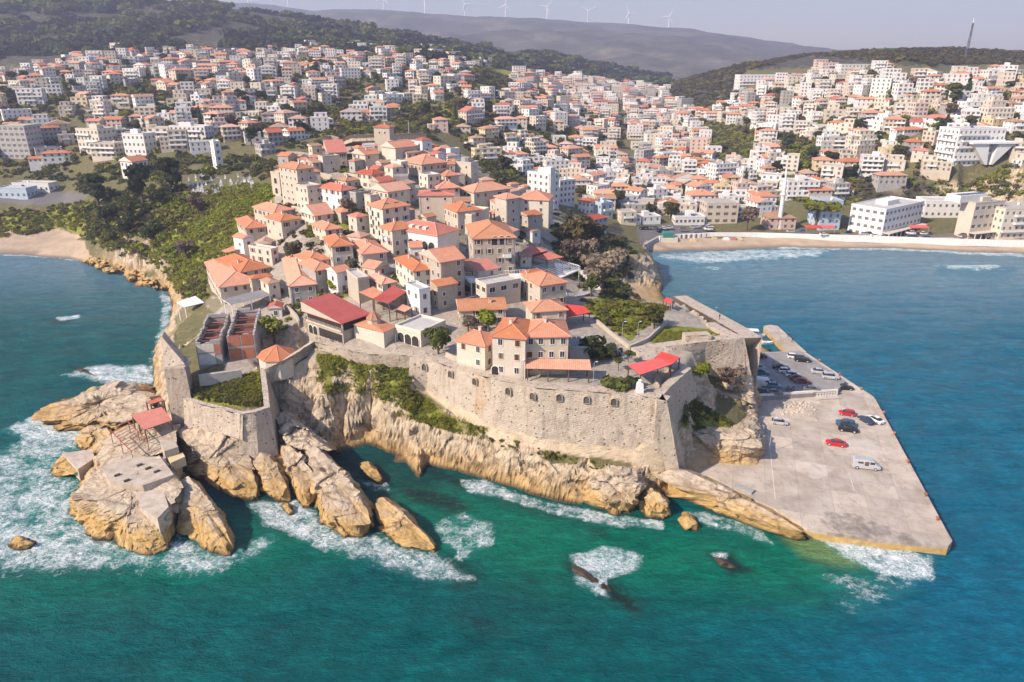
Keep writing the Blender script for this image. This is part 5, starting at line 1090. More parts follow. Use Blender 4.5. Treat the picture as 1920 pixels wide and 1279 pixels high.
for _ in range(14000):
    if len(_inf) >= 96: break
    px, py = _ig.uniform(395, 1045), _ig.uniform(265, 600)
    if not in_poly(np.array([px]), np.array([py]), _zone)[0]: continue
    p = cast(px, py); A, B = _ig.uniform(3.2, 7.5), _ig.uniform(3.0, 6.5); a = R(_ig.choice([15, 35, 45, 50, 60]) + _ig.uniform(-6, 6)); ok = True
    for u in (0, .5, 1):
        for w in (0, .5, 1):
            x, y = p.x + (u - .5) * A * math.cos(a) - (w - .5) * B * math.sin(a), p.y + (u - .5) * A * math.sin(a) + (w - .5) * B * math.cos(a)
            if _inside(x, y, .35): ok = False
    if not ok: continue
    c0 = (p.x - A / 2 * math.cos(a) + B / 2 * math.sin(a), p.y - A / 2 * math.sin(a) - B / 2 * math.cos(a)); _fp.append((c0[0], c0[1], a, A, B)); _inf.append((c0, p.z, a, A, B, px, py))
_looks = []
for c0, z, a, A, B, px, py in _inf:
    rf = _ig.choice(['hip', 'shed', 'gable_a', 'hip', 'flat', 'gable_b']); wl = _ig.choice(['stone', 'beige', 'cream', 'white', 'stone', 'grey']); tl = _ig.choice(['orange', 'pale', 'red', 'tan', 'orange']); H = _ig.choice([2.8, 3.2, 4.5, 5.5, 6.5])
    _looks.append((rf, wl, tl, H))
def _count(items):
    out = [None] * len(items); gr = {}
    for i, (px, py, look) in enumerate(items):
        L = min(range(len(OLDMARK)), key=lambda k: math.hypot(OLDMARK[k][0] - px, OLDMARK[k][1] - py)); lm = OLDMARK[L]; dx, dy = px - lm[0], py - lm[1]
        d = ('right of' if dx > 0 else 'left of') if abs(dx) > abs(dy) * 1.3 else ('above' if dy < 0 else 'below'); gr.setdefault((look, L, d), []).append((math.hypot(dx, dy), i))
    for (look, L, d), g_ in gr.items():
        for n, (_, i) in enumerate(sorted(g_)): out[i] = f"{look}, {['nearest', 'second', 'third', 'fourth', 'fifth', 'sixth'][min(n, 5)] + ' ' if len(g_) > 1 else ''}{d} {OLDMARK[L][2]}"
    return out
_lab = _count([(q[5], q[6], f"{'low' if k[3] < 4 else 'small two-storey'} {dict(cream='cream', white='white', stone='stone', grey='grey stone', beige='pale')[k[1]]} outbuilding with {'a flat roof' if k[0] == 'flat' else dict(orange='an orange', pale='a peach', red='a red', tan='a tan')[k[2]] + dict(hip=' hip', shed=' lean-to', gable_a=' gable', gable_b=' gable')[k[0]] + ' roof'}") for q, k in zip(_inf, _looks)])
for q, (rf, wl, tl, H), lab in zip(_inf, _looks, _lab):
    (x, y), z, a, A, B, px, py = q; root = thing('outbuilding', lab, 'outbuilding', (x, y, z), a, 'small outbuildings of the walled old town'); g = random.Random(int(px * 3 + py)); m = MB(); m.box(0, A, 0, B, -4, H); m.build('wall', WALLS[wl], root)
    if rf == 'flat': flat_roof(A, B, H, .5, .2).build('roof', [WALLS[wl], M_FLAT], root)
    else: roof_mesh(A, B, H, rf, .3, .22 if rf == 'shed' else .4, False).build('roof', [ROOFS[tl], M_RIDGE, WALLS[wl]], root)
    for f in range(max(1, int(H / 2.7))):
        put_window(root, 'a', A * g.uniform(.3, .7), .9 + 2.7 * f, A, B, g.choice(('small', 'plain', 'shutter'))); put_window(root, 'b', B * g.uniform(.3, .7), .9 + 2.7 * f, A, B, g.choice(('small', 'plain', 'shutter')))
# garden and lane walls
for k, (lab, pts, h) in enumerate([('pale lane wall curving down past the ruin to the grassy ramp', [(508,566),(528,575),(548,590),(562,612)], 1.6), ('low stone wall bordering the shaded lawn path', [(1118,605),(1150,632),(1180,655)], 1.0), ('low stone wall along the ramp to the square bastion', [(1180,655),(1215,640),(1238,618),(1252,606)], 1.0), ('stone terrace wall above the cream cube house', [(548,395),(570,402),(592,396)], 1.8), ('old terrace wall beneath the crown hedges', [(590,330),(622,338),(650,334),(672,340)], 2.2), ('lane wall in front of the seafront wing', [(835,668),(850,676),(868,680)], 1.2), ('yard wall between the white hotel and the neat stone house', [(660,500),(690,506),(720,502)], 1.6), ('terrace wall above the flat rendered house', [(868,528),(890,538),(905,540)], 2.0), ('garden wall under the solar panel house', [(782,408),(815,414),(846,410)], 2.4)]):
    q = [cast(*p) for p in pts]; m = MB(); v = []; n = 14; pp = _poly_resample(q, n)
    for i, p in enumerate(pp):
        d = pp[min(i + 1, n - 1)] - pp[max(i - 1, 0)]; d.z = 0; d.normalize(); s = Vector((-d.y, d.x, 0)) * .22; zg = ground(p.x, p.y); v += [(p.x - s.x, p.y - s.y, zg - 1.5), (p.x - s.x, p.y - s.y, zg + h), (p.x + s.x, p.y + s.y, zg + h), (p.x + s.x, p.y + s.y, zg - 1.5)]
    f = [(0, 1, 2, 3)] + [(i * 4 + j, i * 4 + 4 + j, i * 4 + 5 + j, i * 4 + 1 + j) for i in range(n - 1) for j in range(3)] + [((n - 1) * 4 + 3, (n - 1) * 4 + 2, (n - 1) * 4 + 1, (n - 1) * 4)]
    m.mesh(v, f); tag(m.build('lane_wall', WALLS['stone']), lab, 'wall', 'garden and lane walls')
# ---------------------------------------------------------------- quay, pier and car park
t = NT('quay_concrete'); p = t.pos(); s = t.sep(p)
c = t.ramp(t.noise(p, .22, 6, .6), [(.3, (.36, .305, .245)), (.5, (.47, .405, .335)), (.72, (.56, .495, .42))])
slab = t.node('ShaderNodeTexBrick'); slab.offset = 0.0; slab.inputs['Scale'].default_value = 1; slab.inputs['Brick Width'].default_value = 6.5; slab.inputs['Row Height'].default_value = 5.2; slab.inputs['Mortar Size'].default_value = .05
slab.inputs['Color1'].default_value = (1.12, 1.10, 1.06, 1); slab.inputs['Color2'].default_value = (.80, .80, .80, 1); slab.inputs['Mortar'].default_value = (.66, .64, .6, 1)
mp = t.node('ShaderNodeMapping'); mp.inputs['Rotation'].default_value = (0, 0, .30); t.link(p, mp.inputs['Vector']); t.link(mp.outputs[0], slab.inputs['Vector'])
c = t.mix(.8, c, slab.outputs['Color'], 'MULTIPLY')
c = t.mix(t.range(t.noise(t.scaled(p, 1, .4, 1), .7, 6, .75), .54, .70, 0, .6), c, (.20, .165, .135))
def spot(px, py, r, z=2.0):
    w = P(px, py, z); v = t.node('ShaderNodeVectorMath', operation='DISTANCE'); t.link(p, v.inputs[0]); v.inputs[1].default_value = w
    return t.range(t.math('ADD', v.outputs['Value'], t.math('MULTIPLY', t.math('SUBTRACT', t.noise(p, .28, 5, .65), .5), 9.0)), r + .5, r - .5)
wet = t.math('MAXIMUM', spot(1590, 985, 3.8), t.math('MAXIMUM', spot(1640, 1000, 3.6), spot(1700, 1012, 2.2)), True)
c = t.mix(t.math('MULTIPLY', t.math('MULTIPLY', wet, t.range(t.noise(p, .55, 6, .7), .36, .58)), .62), c, (.13, .105, .085)); t.rough(t.range(wet, 0, 1, .92, .45))
c = t.mix(t.math('MULTIPLY', t.math('MAXIMUM', spot(1620, 840, 4.5), spot(1530, 880, 3)), .35), c, (.60, .55, .49))
low = t.range(t.math('ADD', s[2], t.math('MULTIPLY', t.noise(p, .8, 4), .7)), 1.9, 1.5); c = t.mix(low, c, t.ramp(t.noise(p, .6, 6, .7), [(.3, (.34, .2, .06)), (.7, (.60, .42, .18))]))
t.color(c); t.bump(t.noise(p, 1.2, 6, .7), .35, .1); M_QUAY = t.m
Q_OUT = [(1286,884),(1330,892),(1400,928),(1470,962),(1515,992),(1640,1012),(1778,1024),(1786,1014),(1720,900),(1638,744),(1580,706),(1505,657),(1412,662),(1405,690),(1412,760),(1425,800),(1405,850)]
def px_sheet(name, pts, z, zb, mat, kind='structure', label=None, cat=None):
    q = [P(x, y, z) for x, y in pts]; a = sum((p.x * r.y - r.x * p.y) for p, r in zip(q, q[1:] + q[:1]))
    if a < 0: q = q[::-1]
    m = MB(); m.prism([(p.x, p.y) for p in q], zb, z); o = m.build(name, mat); return tag(o, label, cat, None, kind)
px_sheet('quay', Q_OUT, 2.0, -3, M_QUAY)
px_sheet('pier', [(1432,611),(1444,609),(1458,611),(1512,660),(1484,662)], 2.3, -3, M_QUAY)
M_ASPH = mottled('car_park_asphalt', (.23, .215, .205), (.31, .29, .275), .3, vary=0, speck=None)
px_sheet('car_park', [(1408,663),(1500,658),(1586,714),(1568,734),(1424,744),(1414,710)], 3.2, 1.0, M_ASPH)
def low_wall(name, label, a, b, z0, h, w, mat, cat='wall'):
    p, q = P(*a, z0), P(*b, z0); d = (q - p); L = d.length; m = MB(); m.box(0, L, -w / 2, w / 2, -1.4, h); o = m.build(name, mat, None, p); o.rotation_euler = (0, 0, math.atan2(d.y, d.x)); return tag(o, label, cat)
px_sheet('painted_line', [(1439,800),(1440,800),(1454,935),(1452.8,935)], 2.006, 1.99, WALLS['cream'])
px_sheet('painted_line', [(1591,885),(1592,885),(1602,920),(1600.8,920)], 2.006, 1.99, WALLS['cream'])
low_wall('white_wall', 'long white retaining wall between the car park and the lower quay', (1422,750), (1569,741), 2.0, 1.75, .5, WALLS['white'])
low_wall('kerb', 'pale kerb along the open sea edge of the quay', (1638,749), (1780,1014), 2.0, .16, .8, M_QUAY, 'kerb')
low_wall('kerb', 'pale kerb along the upper sea edge beside the car park', (1510,664), (1634,744), 2.0, .16, .8, M_QUAY, 'kerb')
low_wall('concrete_block', 'grey concrete block house edge at the foot of the rocks', (1400,812), (1430,818), 2.0, 2.2, 3.0, WALLS['concrete'], 'block')
low_wall('beached_slab', 'loose pale concrete slab lying by the golden ridge', (1380,912), (1412,925), 2.0, .5, 1.6, WALLS['concrete'], 'slab')
rl = thing('railing', 'dark metal railing on the white retaining wall', 'railing', P(1530, 742, 3.7)); L_ = rl.location; a, b = P(1524, 743.5, 3.75) - L_, P(1566, 741.5, 3.75) - L_; m = MB(); m.bar(a + Vector((0, 0, 1.1)), b + Vector((0, 0, 1.1)), .06, 0, 4); m.bar(a + Vector((0, 0, .55)), b + Vector((0, 0, .55)), .05, 0, 4); m.build('rail', M_WOOD, rl)
m = MB(); [m.bar(a.lerp(b, i / 8), a.lerp(b, i / 8) + Vector((0, 0, 1.1)), .05, 0, 4) for i in range(9)]; m.build('upright', M_WOOD, rl)
for px, py in [(1656,776),(1676,815),(1702,868),(1735,930),(1757,975),(1614,731),(1574,704),(1536,678)]:
    a = P(px, py, 2.2); m = MB(); m.bar((0, 0, 0), (0, 0, .55), .24, 0, 8); m.bar((0, 0, .55), (0, 0, .75), .4, 0, 8, .3)
    tag(m.build('mooring_bollard', M_RUST, None, a), 'rust coloured mooring bollard on the sea edge of the quay', 'bollard', 'mooring bollards on the quay edge')
_g = random.Random(8); rv = []
for i in range(120):
    px, py = 1492 + _g.gauss(0, 14), 765 + _g.gauss(0, 7); a = P(px, py, 2.0); r = _g.uniform(.15, .5); m_ = [(a.x + r * math.cos(k * 1.26 + i), a.y + r * math.sin(k * 1.26 + i) * .8) for k in range(5)]; rv.append((m_, r))
m = MB(); [m.prism(q, 1.95, 2.0 + r * .8, 0, None, [(x * .6 + q[0][0] * .4, y * .6 + q[0][1] * .4) for x, y in q]) for q, r in rv]; tag(m.build('rubble', WALLS['beige']), 'pale rubble spread below the white retaining wall', 'rubble', None, 'stuff')
# ---- cars
def paint(name, c): return mottled('paint_' + name, c, tuple(x * .93 for x in c), .5, rough=.28, vary=0, spec=.5)
PAINT = {'red': paint('red', (.52, .012, .02)), 'silver': paint('silver', (.45, .46, .47)), 'white': paint('white', (.74, .74, .73)), 'black': paint('black', (.018, .018, .02)), 'darkblue': paint('dark_blue', (.03, .05, .10)), 'blue': paint('blue', (.03, .12, .22)), 'teal': paint('teal', (.03, .17, .19)), 'ltteal': paint('pale_teal', (.12, .30, .33)), 'green': paint('green', (.02, .10, .075)), 'brown': paint('brown_red', (.20, .055, .03)), 'grey': paint('grey', (.14, .145, .15))}
M_TYRE = mottled('tyre_rubber', (.018, .018, .018), (.03, .03, .03), vary=0); M_RIM = mottled('wheel_rim', (.4, .4, .41), (.5, .5, .5), rough=.4, vary=0); M_LAMP = mottled('headlight_glass', (.6, .6, .58), (.7, .7, .68), rough=.2, vary=0); M_TAIL = mottled('tail_lamp', (.35, .02, .02), (.4, .03, .03), rough=.3, vary=0)
def loft_x(secs, m=0):
    """body from cross-sections along x: (x, half width low, half width high, z low, z high)"""
    mb = MB(); n = len(secs)
    ring = [[(x, -a, z0), (x, -a, z0 + (z1 - z0) * .55), (x, -b, z1 - .04), (x, -b + .1, z1), (x, b - .1, z1), (x, b, z1 - .04), (x, a, z0 + (z1 - z0) * .55), (x, a, z0)] for x, a, b, z0, z1 in secs]
    v = [q for r in ring for q in r]; f = []
    for i in range(n - 1):
        for j in range(8): f.append((i * 8 + j, i * 8 + (j + 1) % 8, (i + 1) * 8 + (j + 1) % 8, (i + 1) * 8 + j))
    f += [tuple(range(8)), tuple(range((n - 1) * 8, n * 8))[::-1]]; mb.mesh(v, [q[::-1] for q in f], m); return mb
CARDEF = {'hatchback': ([(-1.95, .78, .72, .35, .80), (-1.7, .84, .80, .25, .95), (-.9, .86, .82, .22, .95), (.6, .86, .80, .22, .93), (1.4, .84, .76, .25, .82), (1.9, .72, .66, .35, .66)], [(-1.85, .70, .62, .90, 1.05), (-1.55, .74, .60, .92, 1.44), (-.3, .76, .60, .93, 1.50), (.35, .74, .58, .93, 1.40), (1.05, .70, .60, .86, .95)], 1.2, .32),
 'saloon': ([(-2.25, .76, .70, .38, .85), (-2.0, .86, .80, .25, .98), (-1.0, .88, .82, .22, .97), (.7, .88, .82, .22, .95), (1.6, .86, .78, .25, .84), (2.2, .72, .66, .36, .68)], [(-1.7, .70, .62, .94, .99), (-1.0, .74, .58, .95, 1.40), (-.1, .76, .58, .95, 1.45), (.45, .74, .56, .94, 1.34), (1.15, .70, .60, .88, .95)], 1.38, .32),
 'suv': ([(-2.2, .84, .80, .42, 1.0), (-2.0, .92, .88, .32, 1.12), (-1.0, .94, .90, .30, 1.12), (.8, .94, .88, .30, 1.10), (1.7, .92, .84, .32, 1.02), (2.2, .82, .76, .42, .85)], [(-2.1, .78, .70, 1.08, 1.2), (-1.85, .82, .68, 1.1, 1.66), (-.3, .84, .68, 1.1, 1.74), (.5, .82, .66, 1.1, 1.62), (1.15, .78, .70, 1.04, 1.12)], 1.4, .38),
 'van': ([(-2.7, .94, .90, .42, 1.3), (-2.6, 1.0, .96, .32, 1.35), (-1.0, 1.0, .96, .30, 1.35), (1.2, 1.0, .96, .30, 1.32), (2.2, .96, .86, .34, 1.12), (2.75, .84, .78, .45, .90)], [(-2.68, .95, .82, 1.3, 2.1), (-2.5, .97, .84, 1.33, 2.25), (.2, .97, .84, 1.33, 2.28), (1.3, .94, .80, 1.3, 2.15), (2.1, .88, .80, 1.12, 1.3)], 1.75, .36)}
def car_proto(kind):
    low, cab, wb, wr = CARDEF[kind]; d = {'body': loft_x(low).data('body', PAINT['silver']), 'cabin': None}
    solid = kind == 'van'; d['cabin'] = loft_x(cab).data('cabin', PAINT['silver'] if solid else M_GLASS)
    m = MB(); x0, x1 = cab[1][0] - .05, cab[3][0] + .05; zt = cab[2][4]; r = [(q[0], q[2]) for q in cab[1:4]]
    for (xa, wa), (xb, wb_) in zip(r, r[1:]): za = [q[4] for q in cab if q[0] == xa][0]; zb = [q[4] for q in cab if q[0] == xb][0]; m.mesh([(xa, -wa + .02, za + .012), (xb, -wb_ + .02, zb + .012), (xb, wb_ - .02, zb + .012), (xa, wa - .02, za + .012)], [(0, 1, 2, 3)])
    d['roof'] = m.data('roof', PAINT['silver'])
    if solid:
        m = MB(); (xa, aa, ba, za0, za1), (xb, ab, bb, zb0, zb1) = cab[3], cab[4]; m.mesh([(xb + .01, -bb + .1, zb1 + .02), (xb + .01, bb - .1, zb1 + .02), (xa + .03, ba - .1, za1 - .05), (xa + .03, -ba + .1, za1 - .05)], [(0, 1, 2, 3)]); d['windscreen'] = m.data('windscreen', M_GLASS)
        m = MB(); m.box(.55, 1.45, -.985, -.955, 1.42, 1.95); m.box(.55, 1.45, .955, .985, 1.42, 1.95); d['window'] = m.data('window', M_GLASS)
    w = MB(); w.bar((0, -.11, 0), (0, .11, 0), wr, 0, 14); w.bar((0, -.125, 0), (0, .125, 0), wr * .6, 1, 10); d['wheel'] = w.data('wheel', [M_TYRE, M_RIM]); d['wb'], d['wr'], d['hw'] = wb, wr, low[1][1]
    m = MB(); m.box(-.04, .05, -.17, .17, -.07, .07); d['headlight'] = m.data('headlight', M_LAMP); d['tail_lamp'] = m.data('tail_lamp', M_TAIL); d['nose'] = low; return d
CARS = {k: car_proto(k) for k in CARDEF}
G_CARS = 'cars parked on the quay and car park'
def car(kind, col, px, py, z, deg, label, group=G_CARS):
    d = CARS[kind]; c = P(px, py, z + .6); r = thing('parked_car' if kind != 'van' else 'parked_van', label, 'car' if kind != 'van' else 'van', (c.x, c.y, z + .005), R(deg), group)
    for nm in ('body', 'cabin', 'roof', 'windscreen', 'window'):
        if nm not in d: continue
        o = link(nm, d[nm], r)
        if d[nm].materials[0] != M_GLASS: o.material_slots[0].link = 'OBJECT'; o.material_slots[0].material = PAINT[col]
    for sx in (-1, 1):
        for sy in (-1, 1): link('wheel', d['wheel'], r, (sx * d['wb'], sy * (d['hw'] - .09), d['wr']))
    n = d['nose'][-2]; b = d['nose'][0]
    for sy in (-1, 1): link('headlight', d['headlight'], r, (d['nose'][-1][0] - .02, sy * .5, (d['nose'][-1][3] + d['nose'][-1][4]) / 2 + .05)); link('tail_lamp', d['tail_lamp'], r, (b[0], sy * .58, b[4] - .15))
    return r
for a in [('hatchback','red',1588,774,2,158,'red hatchback with a grey windscreen on the open quay, farthest of the two red ones'),('hatchback','silver',1462,791,2,-14,'lone silver hatchback parked near the rock shadow on the lower quay'),('saloon','red',1567,830,2,160,'bright red car alone in the middle of the quay, nearer of the two red ones'),
 ('suv','blue',1585,794,2,156,'blue estate tight behind the dark off-roader on the quay'),('suv','black',1590,804,2,-20,'dark off-roader in front of the blue estate on the quay'),('saloon','darkblue',1624,787,2,108,'dark blue car side by side with the white one near the sea edge'),('saloon','white',1641,786,2,112,'white car side by side with the dark blue one near the sea edge'),
 ('hatchback','white',1489,668,3.2,-12,'white car parked against a black one at the far end of the car park'),('suv','black',1504,674,3.2,-14,'black car parked against a white one at the far end of the car park'),('saloon','black',1464,688,3.2,-12,'dark car heading the middle row of the car park'),('hatchback','white',1474,695,3.2,-12,'white car second in the middle row of the car park'),('hatchback','white',1487,702,3.2,-12,'white car third in the middle row of the car park'),
 ('saloon','brown',1496,708,3.2,-12,'brown-red car fourth in the middle row of the car park'),('saloon','brown',1504,714,3.2,-12,'brown-red car ending the middle row of the car park'),('saloon','silver',1536,696,3.2,-12,'silver saloon by the outer kerb, first of a pair'),('suv','silver',1557,706,3.2,-12,'silver estate by the outer kerb, second of a pair'),('saloon','black',1584,726,2,-8,'black saloon beside the end of the white retaining wall'),
 ('hatchback','grey',1482,728,3.2,60,'dark car with its nose to the white retaining wall'),('saloon','grey',1522,729,3.2,-8,'grey car behind the dark metal railing'),('hatchback','teal',1412,676,3.2,-14,'teal car topmost in the shaded row under the bastion'),('saloon','teal',1416,682,3.2,-14,'teal saloon second in the shaded row under the bastion'),('hatchback','ltteal',1422,688,3.2,-14,'pale teal car third in the shaded row under the bastion'),
 ('suv','teal',1427,698,3.2,-14,'teal estate fourth in the shaded row under the bastion'),('saloon','green',1433,710,3.2,-14,'dark green car fifth in the shaded row under the bastion'),('hatchback','ltteal',1451,722,3.2,-10,'pale teal car beside the box van under the bastion'),('saloon','black',1430,734,3.2,-8,'black car in the corner behind the white retaining wall'),('saloon','grey',1452,735,3.2,-8,'grey car next to the corner car behind the white retaining wall'),('suv','black',1423,667,3.2,-12,'black car nearest the moored green boat')]: car(*a)
car('van', 'white', 1430, 719, 3.2, -14, 'white box van in the shaded row under the bastion')
cv = car('van', 'silver', 1623, 873, 2, -14, 'silver camper van with its brown side door open, nearest vehicle on the quay'); cv.scale = (1.05, 1.0, 1.05)
m = MB(); m.box(-.45, .35, -.99, -.96, .5, 1.95); m.build('door_opening', M_WOOD, cv); m = MB(); m.box(-1.75, -.75, -1.0, -.96, 1.45, 1.85); m.build('side_window', M_GLASS, cv); m = MB(); m.box(-2.2, -.2, -.55, .55, 2.28, 2.38); m.build('roof_rack', M_METAL, cv)
# ---- boats
def boat(label, px, py, L, W, deg, hull, inside, top=None, console=False):
    c = P(px, py, 0); r = thing('moored_boat', label, 'boat', (c.x, c.y, .05), R(deg), 'boats moored inside the pier'); m = MB(); n = 9; prof = []
    for i in range(n):
        f = i / (n - 1); w = W / 2 * (1 - max(0, (f - .45) / .55) ** 2.2) * (.86 + .14 * min(1, f * 4)); x = -L / 2 + L * f; sh = .25 * (f ** 2); prof.append((x, max(w, .03), .55 + sh))
    v = []; 
    for x, w, z in prof: v += [(x, -w, z), (x, -w * .6, -.3), (x, w * .6, -.3), (x, w, z), (x, w * .86, z), (x, -w * .86, z)]
    f = []
    for i in range(n - 1):
        a, b = i * 6, i * 6 + 6; f += [(a, a + 1, b + 1, b), (a + 1, a + 2, b + 2, b + 1), (a + 2, a + 3, b + 3, b + 2), (a + 3, a + 4, b + 4, b + 3), (a + 5, a, b, b + 5)]
    f += [(0, 3, 2, 1)]; m.mesh(v, f); m.build('hull', hull, r); m = MB(); m.mesh([(x, s * w * .86, .32) for x, w, z in prof for s in (-1, 1)], [(2 * i, 2 * i + 2, 2 * i + 3, 2 * i + 1) for i in range(n - 1)]); m.build('deck', inside, r)
    m = MB(); [m.box(x - .12, x + .12, -W * .38, W * .38, .45, .5) for x in (-L * .25, 0, L * .2)]; m.build('bench', M_WOOD, r)
    if top: m = MB(); m.box(-L * .36, L * .22, -W * .46, W * .46, 2.05, 2.15); m.build('awning', top, r); [(lambda q: (q.bar((x, y, .4), (x, y, 2.05), .04, 0, 5), q.build('post', M_METAL, r)))(MB()) for x in (-L * .34, L * .2) for y in (-W * .42, W * .42)]
    if console: m = MB(); m.box(-.4, .3, -.4, .4, .33, 1.0); m.build('console', M_WPAINT, r)
boat('white excursion boat with a flat canopy, tied outside the quay', 1410, 630, 8.5, 2.6, -6, M_WPAINT, WALLS['white'], M_WPAINT)
boat('open white motorboat between the canopied boat and the green boat', 1430, 645, 7.0, 2.0, 4, M_WPAINT, WALLS['white'], None, True)
boat('dark green rowing boat closest to the car park', 1427, 658, 6.0, 1.9, -6, PAINT['green'], M_WOOD)
# ---- people on the pier and promenade
def person(label, px, py, z, deg, shirt, legs, pose=0, sit=False):
    c = P(px, py, z); me = bpy.data.meshes.new('person')
    J = [(0, 0, .95), (0, 0, 1.15), (0, 0, 1.42), (0, 0, 1.52), (0, .02, 1.66), (.02, .2, 1.40), (.05, .25, 1.12), (.14, .22, .90), (.02, -.2, 1.40), (.05, -.25, 1.12), (.14, -.22, .90), (0, .1, .9), (.06 + pose, .11, .48), (pose, .11, .06), (.14 + pose, .11, .03), (0, -.1, .9), (.06 - pose, -.11, .48), (-pose, -.11, .06), (.14 - pose, -.11, .03)]
    E = [(0, 1), (1, 2), (2, 3), (3, 4), (2, 5), (5, 6), (6, 7), (2, 8), (8, 9), (9, 10), (0, 11), (11, 12), (12, 13), (13, 14), (0, 15), (15, 16), (16, 17), (17, 18)]
    RR = [.15, .14, .15, .06, .105, .07, .05, .04, .07, .05, .04, .09, .065, .045, .05, .09, .065, .045, .05]
    me.from_pydata(J, E, []); o = bpy.data.objects.new('person', me); C.objects.link(o); o.location = c; o.rotation_euler = (0, 0, R(deg)); md = o.modifiers.new('skin', 'SKIN')
    if not me.skin_vertices: me.skin_vertices.new()
    for i, r in enumerate(RR): me.skin_vertices[0].data[i].radius = (r, r)
    me.skin_vertices[0].data[0].use_root = True; o.modifiers.new('smooth', 'SUBSURF').levels = 1
    t = NT('clothes'); s = t.sep(t.tc.outputs['Object']); t.color(t.mix(t.range(s[2], .93, .96), t.mix(t.range(s[2], 1.47, 1.49), (0.5, .3, .2), (.5, .3, .2)), (0, 0, 0)))
    cc = t.ramp(t.range(s[2], 0, 2), [(0, legs), (.47, shirt), (.745, (.48, .28, .2)), (.84, (.03, .02, .015))], 'CONSTANT'); t.color(cc); me.materials.append(t.m); return tag(o, label, 'person', 'people at the harbour')
person('person in a black jacket walking on the pier, nearer the tip', 1477, 633, 2.3, -60, (.02, .02, .025), (.03, .03, .05), .12)
person('person in dark clothes walking on the pier, nearer the quay', 1485, 641, 2.3, -60, (.06, .03, .03), (.02, .02, .03), .1)
person('lone person in dark clothes on the east rampart walk', 1349, 599, 20.2, 200, (.02, .02, .03), (.02, .02, .03), .1)
# ---- lamps
def lamp(label, px, py, h, z=None):
    b = cast(px, py) if z is None else P(px, py, z); r = thing('street_lamp', label, 'lamp', b, 0, 'street lamps'); m = MB(); m.bar((0, 0, -.2), (0, 0, h), .07, 0, 6, .045); m.bar((0, 0, h), (.5, 0, h + .12), .035, 0, 5); m.build('post', M_METAL, r); m = MB(); m.box(.3, .75, -.1, .1, h + .08, h + .2); m.build('lamp_head', M_WPAINT, r)
for a in [('tall lamp post at the corner of the red roofed restaurant', 577, 628, 7),('lamp post in front of the open portico', 743, 655, 5),('lamp post standing at the left corner of the seafront house', 977, 716, 5),('tall lamp post at the right corner of the tiled arcade', 1112, 728, 6),('garden lamp on the shaded lawn', 1166, 640, 5),('tall white lamp on the east rampart walk', 1338, 606, 6),('tall thin lamp post on the quay near the silver hatchback', 1441, 850, 9, 2),('low lamp beside the garden steps', 1195, 632, 4)]: lamp(*a)
# ---------------------------------------------------------------- town: landmark buildings first
def wall_with_windows(A, B, H, floors, bay=3.2, ww=1.3, wh=1.45, sides='abr', base=-6, inset=.16, plain=()):
    """walls as one sheet per side, each window pushed in; local box [0,A] x [0,B]"""
    m = MB()
    def side(o, u, n_, L, win):
        if not win: m.face([o + Vector((0, 0, base)), o + u * L + Vector((0, 0, base)), o + u * L + Vector((0, 0, H)), o + Vector((0, 0, H))]); return
        k = max(1, int(round(L / bay))); cw = L / k; w = min(ww, cw * .62); fh = H / floors; h = min(wh, fh * .55)
        xs = [0.0]; [xs.extend([cw * (i + .5) - w / 2, cw * (i + .5) + w / 2]) for i in range(k)]; xs.append(L)
        zs = [base]; [zs.extend([fh * f + fh * .30, fh * f + fh * .30 + h]) for f in range(floors)]; zs.append(H); nx = len(xs)
        v = [tuple(o + u * x + Vector((0, 0, z))) for z in zs for x in xs]; f = []
        st = len(m.v); m.v.extend(v)
        for j in range(len(zs) - 1):
            for i in range(nx - 1):
                q = (st + j * nx + i, st + j * nx + i + 1, st + (j + 1) * nx + i + 1, st + (j + 1) * nx + i)
                if i % 2 == 1 and j % 2 == 1:
                    c = [tuple(Vector(m.v[a]) - n_ * inset) for a in q]; s2 = len(m.v); m.v.extend(c)
                    for a in range(4): b = (a + 1) % 4; m.f.append((q[a], q[b], s2 + b, s2 + a)); m.mi.append(0); m.uv.append(None)
                    m.f.append((s2, s2 + 1, s2 + 2, s2 + 3)); m.mi.append(1); m.uv.append(None)
                else: m.f.append(q); m.mi.append(0); m.uv.append(None)
    X, Y = Vector((1, 0, 0)), Vector((0, 1, 0)); O = Vector((0, 0, 0))
    side(O, X, -Y, A, 'a' in sides and A > 2.5); side(O + Y * B, -Y, -X, B, 'b' in sides and B > 2.5); side(O + X * A, Y, X, B, 'r' in sides and B > 2.5); side(O + X * A + Y * B, -X, Y, A, False)
    return m
